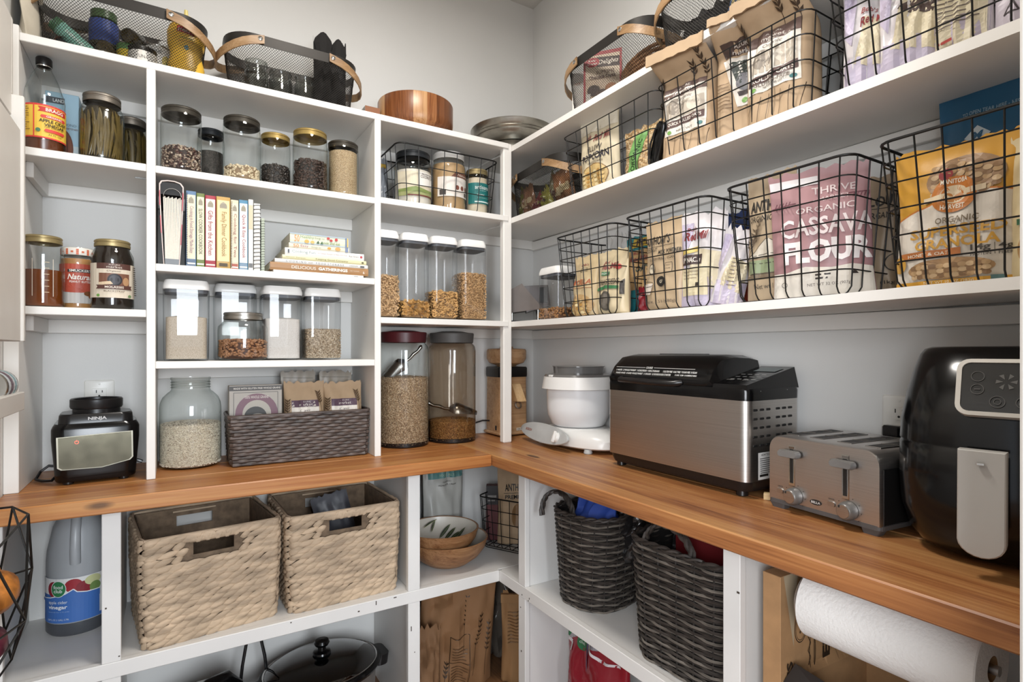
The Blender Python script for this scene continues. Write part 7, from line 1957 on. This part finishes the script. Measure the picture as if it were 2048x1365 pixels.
for i, x in enumerate((-0.066, 0.058)):
    tr = MB().loft([[(p[0] * 0.016 + x, yf - 0.0002, p[1]) for p in [(-0.5, 0.058), (0.5, 0.058), (0.5, 0.150), (-0.5, 0.150)]], [(p[0] * 0.016 + x, yf - 0.002, p[1]) for p in [(-0.42, 0.060), (0.42, 0.060), (0.42, 0.148), (-0.42, 0.148)]]], False, True).build('lever_track', M_chrome, t, smooth=0)
    MB().box((x - 0.004, yf - 0.0026, 0.066), (x + 0.004, yf - 0.0018, 0.142)).build('track_slot', M_slot, tr, smooth=0)
    lv = MB().loft([rrect(0.050, 0.016, 0.007, 4, 0.0), rrect(0.052, 0.017, 0.007, 4, 0.010), rrect(0.046, 0.013, 0.006, 4, 0.016)], True, True)
    lv.tf(Matrix.Translation((x, yf - 0.004, 0.132)) @ Matrix.Rotation(radians(90), 4, 'X')).build('lever', mat('lever_grey', '6E6C6A', 0.4), t, smooth=40)
    kx = x + 0.008
    kn = MB().lathe([(0.019, 0.0), (0.019, 0.008), (0.016, 0.018), (0.014, 0.020), (0, 0.020)], 28).tf(Matrix.Translation((kx, yf - 0.001, 0.038)) @ Matrix.Rotation(radians(90), 4, 'X')).build('browning_knob', mat('knob_grey', '7E7C7A', 0.35, 0.5), t, smooth=30)
    MB().lathe([(0.0135, 0.0201), (0.013, 0.0212), (0, 0.0214)], 24).tf(Matrix.Translation((kx, yf - 0.001, 0.038)) @ Matrix.Rotation(radians(90), 4, 'X')).build('knob_cap', M_steel, kn)
    MB().box((kx - 0.009, yf - 0.0228, 0.045), (kx - 0.006, yf - 0.0215, 0.050)).build('pointer', M_slot, kn, smooth=0)
    MB().loft([rrect(0.018, 0.012, 0.004, 4, 0.0), rrect(0.016, 0.010, 0.004, 4, 0.003)], False, True).tf(Matrix.Translation((x - 0.030, yf - 0.0002, 0.042)) @ Matrix.Rotation(radians(90), 4, 'X')).build('cancel_button', M_steel, t, smooth=30)
    decal(t, flat(yf - 0.0002), [('t', 'CANCEL', x - 0.030, 0.052, 0.014, 0.0028, '3A3836', 0.02)] + [('e', kx + 0.026 * cos(radians(220 - 37 * k)), 0.038 + 0.026 * sin(radians(220 - 37 * k)), 0.001, 0.001, '2A2826') for k in range(8)])
decal(t, flat(yf - 0.0002), [('e', -0.008, 0.036, 0.014, 0.006, '2A2826'), ('t', 'BELLA', -0.008, 0.036, 0.021, 0.005, 'C9C7C4', 0.02)])
for sx in (-1, 1):
    for sy in (-1, 1):
        MB().loft([rrect(0.030, 0.022, 0.004, 3, 0.0, sx * (TW / 2 - 0.022), sy * (TD / 2 - 0.014)), rrect(0.040, 0.026, 0.004, 3, 0.013, sx * (TW / 2 - 0.020), sy * (TD / 2 - 0.013))], True, True).build('foot', MATS['toaster_grey'], t, smooth=0)
MB().tube([(0.10, TD / 2 - 0.01, 0.06), (0.09, TD / 2 + 0.012, 0.10), (0.045, TD / 2 + 0.02, 0.16), (0.02, TD / 2 + 0.02, 0.188)], 0.0035, 6).build('power_cord', M_blackpl, t)
MB().box((-0.012, TD / 2 + 0.01, 0.163), (0.028, TD / 2 + 0.034, 0.190), 0.004).build('plug', M_blackpl, t, smooth=0)
bx_ = thing('wood_block', 'small pale wood offcut between the bread machine and toaster', 'wood block', (1.250, 0.820, CT), radians(-60))
MB().box((-0.022, -0.009, 0), (0.022, 0.009, 0.016), 0.001).build('block', woodmat('pale_wood', 'A88C60', 'C0A478', 'D0B88C', axis=0), bx_, smooth=0)

# ---- air fryer
t = thing('air_fryer', 'large glossy black air fryer with a long grey handle', 'air fryer', (1.272, 0.392, CT), radians(-80))
H_ = 0.372


def fry_ring(z, w, d, fr):
    """rounded plan, flatter in front"""
    out = []
    for i in range(56):
        a = 2 * pi * i / 56
        c, s_ = cos(a), sin(a)
        e = 2.7
        x = w / 2 * (abs(c) ** (2 / e)) * (1 if c > 0 else -1)
        y = d / 2 * (abs(s_) ** (2 / e)) * (1 if s_ > 0 else -1)
        out.append((x, y + fr, z))
    return out


rings = [fry_ring(z, w, d, f_) for z, w, d, f_ in ((0.006, 0.200, 0.200, 0.010), (0.012, 0.225, 0.225, 0.008), (0.040, 0.262, 0.262, 0.004), (0.085, 0.284, 0.284, 0.0), (0.140, 0.290, 0.292, 0.0), (0.196, 0.288, 0.292, 0.0), (0.1985, 0.284, 0.288, 0.0), (0.203, 0.284, 0.288, 0.0))]
MB().loft(rings, True, True).build('basket_drawer', M_blackgl, t, smooth=45)
rings = [fry_ring(z, w, d, f_) for z, w, d, f_ in ((0.203, 0.288, 0.292, 0.0), (0.240, 0.284, 0.288, 0.0), (0.290, 0.270, 0.268, 0.008), (0.330, 0.254, 0.244, 0.016), (0.358, 0.238, 0.222, 0.024), (0.368, 0.226, 0.208, 0.028), (0.372, 0.205, 0.188, 0.03))]
MB().loft(rings, True, True).build('upper_housing', M_blackgl, t, smooth=50)
# touch panel with pale frame, leaning with the upper front
PM = Matrix.Translation((0.036, -0.1330, 0.303)) @ Matrix.Rotation(radians(-17), 4, 'X')
pf = MB()
o1 = rrect(0.152, 0.096, 0.018, 5)
o2 = rrect(0.138, 0.083, 0.012, 5)
pf.loft([[(x, -0.000, y) for x, y, z in o1], [(x, -0.007, y) for x, y, z in o1], [(x, -0.008, y) for x, y, z in o2], [(x, -0.004, y) for x, y, z in o2]], False, False)
pf.loft([[(x, 0.02, y * 1.0) for x, y, z in o1], [(x, 0.0, y) for x, y, z in o1]])
frm = pf.tf(PM).build('panel_frame', mat('fryer_frame', 'D2CDC4', 0.35), t, smooth=40)
MB().loft([[(x, -0.0045, y) for x, y, z in o2]], False, True).tf(PM).build('touch_panel', mat('touch_glass', '161514', 0.08, spec=0.7), frm, smooth=0)
it = []
for k in range(6):
    a = 2 * pi * k / 6
    it.append(('p', [(-0.012 + 0.004 * cos(a), 0.010 + 0.004 * sin(a)), (-0.012 + 0.013 * cos(a - 0.25), 0.010 + 0.013 * sin(a - 0.25)), (-0.012 + 0.014 * cos(a + 0.25), 0.010 + 0.014 * sin(a + 0.25))], '5C5A57'))
it += [('o', -0.048, 0.018, 0.009, 0.009, 0.0012, '4E4C4A'), ('o', -0.048, -0.004, 0.009, 0.009, 0.0012, '4E4C4A'), ('r', -0.052, -0.005, -0.044, -0.003, '4E4C4A'), ('o', -0.022, -0.024, 0.010, 0.010, 0.0012, '4E4C4A'), ('o', -0.022, -0.024, 0.005, 0.005, 0.001, '4E4C4A'), ('o', 0.010, -0.024, 0.010, 0.010, 0.0012, '4E4C4A'), ('e', 0.007, -0.026, 0.003, 0.003, '4E4C4A'), ('e', 0.013, -0.026, 0.003, 0.003, '4E4C4A'), ('e', 0.010, -0.021, 0.003, 0.003, '4E4C4A'), ('o', 0.042, -0.024, 0.010, 0.010, 0.0012, '4E4C4A'), ('t', 'S', 0.042, -0.024, 0.006, 0.009, '4E4C4A', 0.01)]
for o_ in decal(frm, flat(-0.0046), it):
    o_.matrix_local = PM
# handle
hm = mat('handle_grey', 'B8B5B0', 0.4, var=0.02)
mb = MB()
hp = []
for z, y in ((0.180, -0.170), (0.190, -0.176)):
    pass
out = [(-0.030, 0.206), (0.030, 0.206), (0.030, 0.062)] + [(0.030 * cos(a), 0.062 + 0.026 * sin(a)) for a in [-pi * i / 10 for i in range(1, 10)]] + [(-0.030, 0.062)]
bow = lambda z: -0.186 - 0.012 * sin(pi * min(1, max(0, (z - 0.03) / 0.18)))
mb.loft([[(x, bow(z) + 0.020, z) for x, z in out], [(x, bow(z) + 0.002, z) for x, z in out], [(x * 0.94, bow(z), 0.12 + (z - 0.12) * 0.98) for x, z in out]], True, True)
hd = mb.build('handle', hm, t, smooth=30)
MB().box((-0.005, -0.1950, 0.184), (0.005, -0.1890, 0.188), 0.0005).build('release_button', M_chrome, hd, smooth=0)
MB().box((-0.022, -0.168, 0.178), (0.022, -0.130, 0.200), 0.003).build('handle_bracket', M_blackpl, t, smooth=0)
MB().box((-0.024, -0.170, 0.08), (0.024, -0.13, 0.178), 0.006).build('handle_stem', M_blackpl, t, smooth=0)
MB().loft([rrect(0.10, 0.10, 0.02, 4, 0.0), rrect(0.11, 0.11, 0.02, 4, 0.007)], True, True).build('foot_plate', M_blackpl, t)

# ================================================================ lower right shelf: wicker baskets
M_wick = mat('willow_dark', '352F2B', 0.55, var=0.5, nscale=45, stretch=(0.6, 0.6, 2))
M_wick2 = mat('willow_grey', '6A635B', 0.5, var=0.5, nscale=45, stretch=(0.6, 0.6, 2))
M_stake = mat('willow_stake', '2A2522', 0.6, var=0.3)


def wicker(label, loc, rz, ring, h, rows, nst, handles):
    """ring(z) -> outline; every woven row and upright is a piece of its own"""
    t = thing('wicker_basket', label, 'basket', loc, rz)
    R_ = random.Random(int(loc[1] * 100))
    rh = h / rows
    for j in range(rows):
        z = rh * (j + 0.5)
        base = ring(z)
        pts = resample(base, 0.010, True)
        n = len(pts)
        path = []
        for i, p in enumerate(pts):
            q = pts[(i + 1) % n] - pts[i - 1]
            nr = Vector((q.y, -q.x, 0)).normalized()
            u = i / n * nst
            s_ = sin(pi * u + pi * (j % 2))
            path.append(p + nr * (0.0034 * s_) + Vector((0, 0, z + R_.uniform(-0.0005, 0.0005) + 0.0012 * sin(2 * pi * u * 0.31 + j))))
        MB().tube(path, rh * 0.47, 5, closed=True).build('woven_strand', M_wick if (j * 7) % 3 else M_wick2, t, smooth=60)
    for k in range(nst):
        path = []
        for z in (0.004, h * 0.25, h * 0.5, h * 0.75, h):
            pts = resample(ring(z), 0.004, True)
            p = pts[int((k + 0.5) / nst * len(pts)) % len(pts)]
            path.append((p.x, p.y, z))
        MB().tube(path, 0.0024, 5).build('stake', M_stake, t)
    pts = resample(ring(h), 0.006, True)
    n = len(pts)
    for ph in (0, pi):
        path = []
        for i, p in enumerate(pts):
            q = pts[(i + 1) % n] - pts[i - 1]
            nr = Vector((q.y, -q.x, 0)).normalized()
            a = i * 0.55 + ph
            path.append(p + nr * 0.004 * cos(a) + Vector((0, 0, h + 0.004 + 0.004 * sin(a))))
        MB().tube(path, 0.0042, 5, closed=True).build('rim_twist', M_wick, t, smooth=60)
    b0 = ring(0.004)
    MB().loft([b0], False, True).build('basket_floor', M_stake, t, smooth=0)
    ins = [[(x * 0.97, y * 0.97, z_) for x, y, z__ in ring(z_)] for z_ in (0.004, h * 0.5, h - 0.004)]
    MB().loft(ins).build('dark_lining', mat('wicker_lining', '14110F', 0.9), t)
    for (c, dirx, wd) in handles:
        for ph in (0, 2.1, 4.2):
            path = []
            for i in range(25):
                a = pi * i / 24
                v = Vector((c[0] + dirx[0] * wd / 2 * cos(a), c[1] + dirx[1] * wd / 2 * cos(a), h - 0.025 + 0.085 * sin(a) ** 0.8))
                path.append(v + Vector((0.0055 * cos(i * 0.9 + ph), 0.0055 * sin(i * 0.9 + ph), 0.002 * sin(i * 0.9 + ph))))
            MB().tube(path, 0.0052, 5).build('handle_twist', M_wick, t, smooth=60)
    return t


ZL2 = 0.4755
r1 = lambda z: rrect(0.215 + 0.03 * z / 0.29, 0.235 + 0.03 * z / 0.29, 0.095, 8, 0.0)
wicker('smaller dark rounded wicker basket with a looped handle and blue cloth', (1.195, 1.408, ZL2), FB + radians(8), r1, 0.288, 42, 20, [((-0.075, -0.115), (1, 0.25), 0.115)])
r2 = lambda z: rrect(0.300 + 0.03 * z / 0.31, 0.30 + 0.03 * z / 0.31, 0.07, 7, 0.0)
wicker('larger dark wicker basket with twin handles and a red box inside', (1.215, 0.970, ZL2), FB + radians(3), r2, 0.308, 44, 22, [((-0.02, -0.155), (1, 0), 0.155)])
t = bag('cloth_bundle', 'bright blue cloth spilling from the smaller wicker basket', 'cloth', (1.185, 1.405, ZL2 + 0.14), 0.19, 0.235, 0.13, '24449A', [], rz=FB, seed=131, wr=4.0, rough=0.7)
bag('cloth_bundle', 'black plastic bag between the two wicker baskets', 'bag', (1.235, 1.285, ZL2 + 0.15), 0.11, 0.20, 0.09, '1E1C1C', [], rz=FB, seed=132, wr=4.0, rough=0.2)
carton('board_game', 'dark red box inside the larger wicker basket', 'box', (1.215, 0.93, ZL2 + 0.10), 0.20, 0.15, 0.24, '5A1418', [], rz=FB, rx=0.0)
bag('cloth_bundle', 'black bag at the left inside the larger wicker basket', 'bag', (1.205, 1.055, ZL2 + 0.12), 0.07, 0.23, 0.10, '151415', [], rz=FB, seed=133, wr=3.0, rough=0.5)

# ---- cardboard boxes and paper towel under the near end of the worktop
CBK = '2A2018'
t = thing('cardboard_box', 'tall flat brown cardboard box with cookie drawings', 'box', (1.225, 0.700, ZL2), 0.0)
MB().box((-0.165, -0.02, 0), (0.165, 0.02, 0.345), 0.001).build('box_body', M_card, t, smooth=0)
decal(t, flat(-0.02), [('o', -0.095, 0.225, 0.022, 0.032, 0.002, CBK), ('o', -0.095, 0.225, 0.018, 0.027, 0.0012, CBK), ('e', -0.101, 0.232, 0.002, 0.003, CBK), ('e', -0.090, 0.236, 0.002, 0.003, CBK), ('e', -0.098, 0.216, 0.002, 0.003, CBK), ('e', -0.088, 0.22, 0.002, 0.003, CBK), ('o', -0.015, 0.270, 0.026, 0.036, 0.002, CBK), ('e', -0.022, 0.278, 0.002, 0.003, CBK), ('e', -0.008, 0.282, 0.002, 0.003, CBK), ('e', -0.014, 0.258, 0.002, 0.003, CBK), ('l', [(-0.048, 0.0), (-0.048, 0.26), (-0.040, 0.31), (-0.025, 0.335)], 0.0018, CBK), ('o', -0.055, 0.165, 0.012, 0.045, 0.0018, CBK), ('l', [(-0.072, 0.20), (-0.062, 0.185), (-0.072, 0.17), (-0.062, 0.155), (-0.070, 0.14)], 0.0018, CBK), ('t', 'MENT', -0.003, 0.17, 0.15, 0.028, CBK, 0.04, 0, pi / 2), ('t', 'DECOUS', -0.138, 0.09, 0.15, 0.020, CBK, 0.03, 0, pi / 2)])
MB().add([(-0.155, -0.0204, 0.345), (-0.105, -0.0204, 0.345), (-0.118, -0.0206, 0.24), (-0.12, -0.0206, 0.19)], [(0, 3, 2, 1)]).build('packing_tape', mat('tape', 'B9A68A', 0.15), t, smooth=0)
t = thing('cardboard_box', 'open low orange and brown carton with torn flaps below the paper towel', 'box', (1.205, 0.515, ZL2), radians(-3))
OB = ink('A85A3E', 0.6)
w, d, h = 0.30, 0.315, 0.125
for nm, a, b, m_ in (('front_wall', (-w / 2, -d / 2, 0), (-w / 2 + 0.004, d / 2, h), OB), ('back_wall', (w / 2 - 0.004, -d / 2, 0), (w / 2, d / 2, h), M_card), ('side_wall', (-w / 2, -d / 2, 0), (w / 2, -d / 2 + 0.004, h), M_card), ('side_wall', (-w / 2, d / 2 - 0.004, 0), (w / 2, d / 2, h), M_card), ('box_floor', (-w / 2, -d / 2, 0), (w / 2, d / 2, 0.004), M_card)):
    MB().box(a, b).build(nm, m_, t, smooth=0)
R_ = random.Random(3)
top = [(-w / 2 + w * i / 14, d / 2 - 0.004, h) for i in range(15)]
outp = [(x + 0.004, d / 2 + 0.02 + R_.uniform(-0.006, 0.006), h + 0.035 + R_.uniform(-0.006, 0.006)) for x, y, z in top]
MB().add(top + outp + [(x, y + 0.003, z + 0.002) for x, y, z in top + outp], [(i, i + 1, 16 + i, 15 + i) for i in range(14)] + [(30 + 15 + i, 30 + 16 + i, 30 + i + 1, 30 + i) for i in range(14)]).build('torn_flap', M_card, t, smooth=0)
MB().add([(-w / 2, d / 2 - 0.12, h), (-w / 2, d / 2, h), (-w / 2 + 0.03, d / 2 - 0.01, h + 0.04), (-w / 2 + 0.035, d / 2 - 0.09, h + 0.03)], [(0, 1, 2, 3)]).build('torn_flap', ink('2A2422'), t, smooth=0)
MB().add([(w / 2, -d / 2, h + 0.001), (w / 2, d / 2, h + 0.001), (w / 2 - 0.09, d / 2 - 0.02, h + 0.025), (w / 2 - 0.09, -d / 2 + 0.02, h + 0.020)], [(0, 1, 2, 3)]).build('top_flap', OB, t, smooth=0)
decal(t, lambda x, y, off: (x, y, h + 0.001 + (w / 2 - x) / 0.09 * 0.022 + off), [('r', 0.07, -0.02, 0.14, 0.09, '8E9498'), ('t', 'FOOD', 0.105, 0.05, 0.05, 0.014, '2A2422', 0.02, 0, -pi / 2), ('t', 'SERVICE', 0.085, 0.04, 0.07, 0.014, '2A2422', 0.02, 0, -pi / 2)])
MB().tube([(-0.06, 0.05, 0.02), (-0.02, 0.07, 0.06), (0.04, 0.05, 0.05), (0.06, 0.0, 0.03)], 0.012, 8).build('dark_filling', M_blackpl, t, smooth=60)

t = thing('paper_towel_roll', 'thick white paper towel roll hanging under the near end of the worktop', 'paper towel', (1.094, 0.488, 0.786), 0)
M_towel = mat('paper_towel', 'E9E7E4', 0.9, var=0.02, bump=0.5, bscale=160)
mb = MB().lathe([(0.020, -0.141), (0.067, -0.141), (0.069, -0.139), (0.069, 0.139), (0.067, 0.141), (0.020, 0.141)], 56).tf(Matrix.Rotation(radians(90), 4, 'X'))
mb.build('roll', M_towel, t, smooth=40)
MB().lathe([(0.020, -0.141), (0.020, 0.141)], 24).tf(Matrix.Rotation(radians(90), 4, 'X')).build('cardboard_core', M_card, t)
t = thing('towel_holder', 'steel under-counter paper towel holder with a round end plate', 'holder', (1.094, 0.488, 0.786))
MB().lathe([(0.0, 0.150), (0.048, 0.150), (0.050, 0.152), (0.048, 0.155), (0.0, 0.155)], 36).tf(Matrix.Rotation(radians(-90), 4, 'X')).build('end_plate', M_steel, t, smooth=30)
MB().lathe([(0.008, -0.150), (0.008, 0.152)], 14, cap0=True, cap1=True).tf(Matrix.Rotation(radians(-90), 4, 'X')).build('rod', M_steel, t)
MB().box((-0.012, 0.150, 0.0), (0.012, 0.155, 0.0938), 0.001).build('bracket', M_steel, t, smooth=0)

# ---- floor level, right: red and white bag
bag('produce_bag', 'red and white plastic bag with green round emblem on the floor under the right shelf', 'bag', (1.185, 1.395, 0.0), 0.30, 0.425, 0.16, '8A1E2A', [('p', [(-0.12, 0.30), (-0.02, 0.36), (-0.02, 0.42), (-0.13, 0.42)], '9A9698'), ('p', [(-0.02, 0.33), (0.10, 0.33), (0.12, 0.42), (-0.02, 0.42)], '7E7A80'), ('l', [(-0.14, 0.31), (-0.10, 0.30), (-0.09, 0.28)], 0.010, 'C9C2C4'), ('l', [(-0.02, 0.37), (0.0, 0.33), (0.05, 0.305), (0.12, 0.31)], 0.007, 'D2CACC'), ('e', -0.045, 0.325, 0.026, 0.030, '2E6A44'), ('t', 'food', -0.045, 0.332, 0.03, 0.010, 'D8E4D8'), ('t', 'club', -0.045, 0.320, 0.028, 0.010, 'D8E4D8'), ('e', -0.118, 0.335, 0.010, 0.022, '2E6A44'), ('p', [(-0.015, 0.34), (0.0, 0.32), (0.0, 0.25), (-0.012, 0.28)], '3A4E78'), ('o', 0.04, 0.395, 0.03, 0.03, 0.004, '3A6A5A')], rz=FB, seed=141, wr=3.0, rough=0.2)
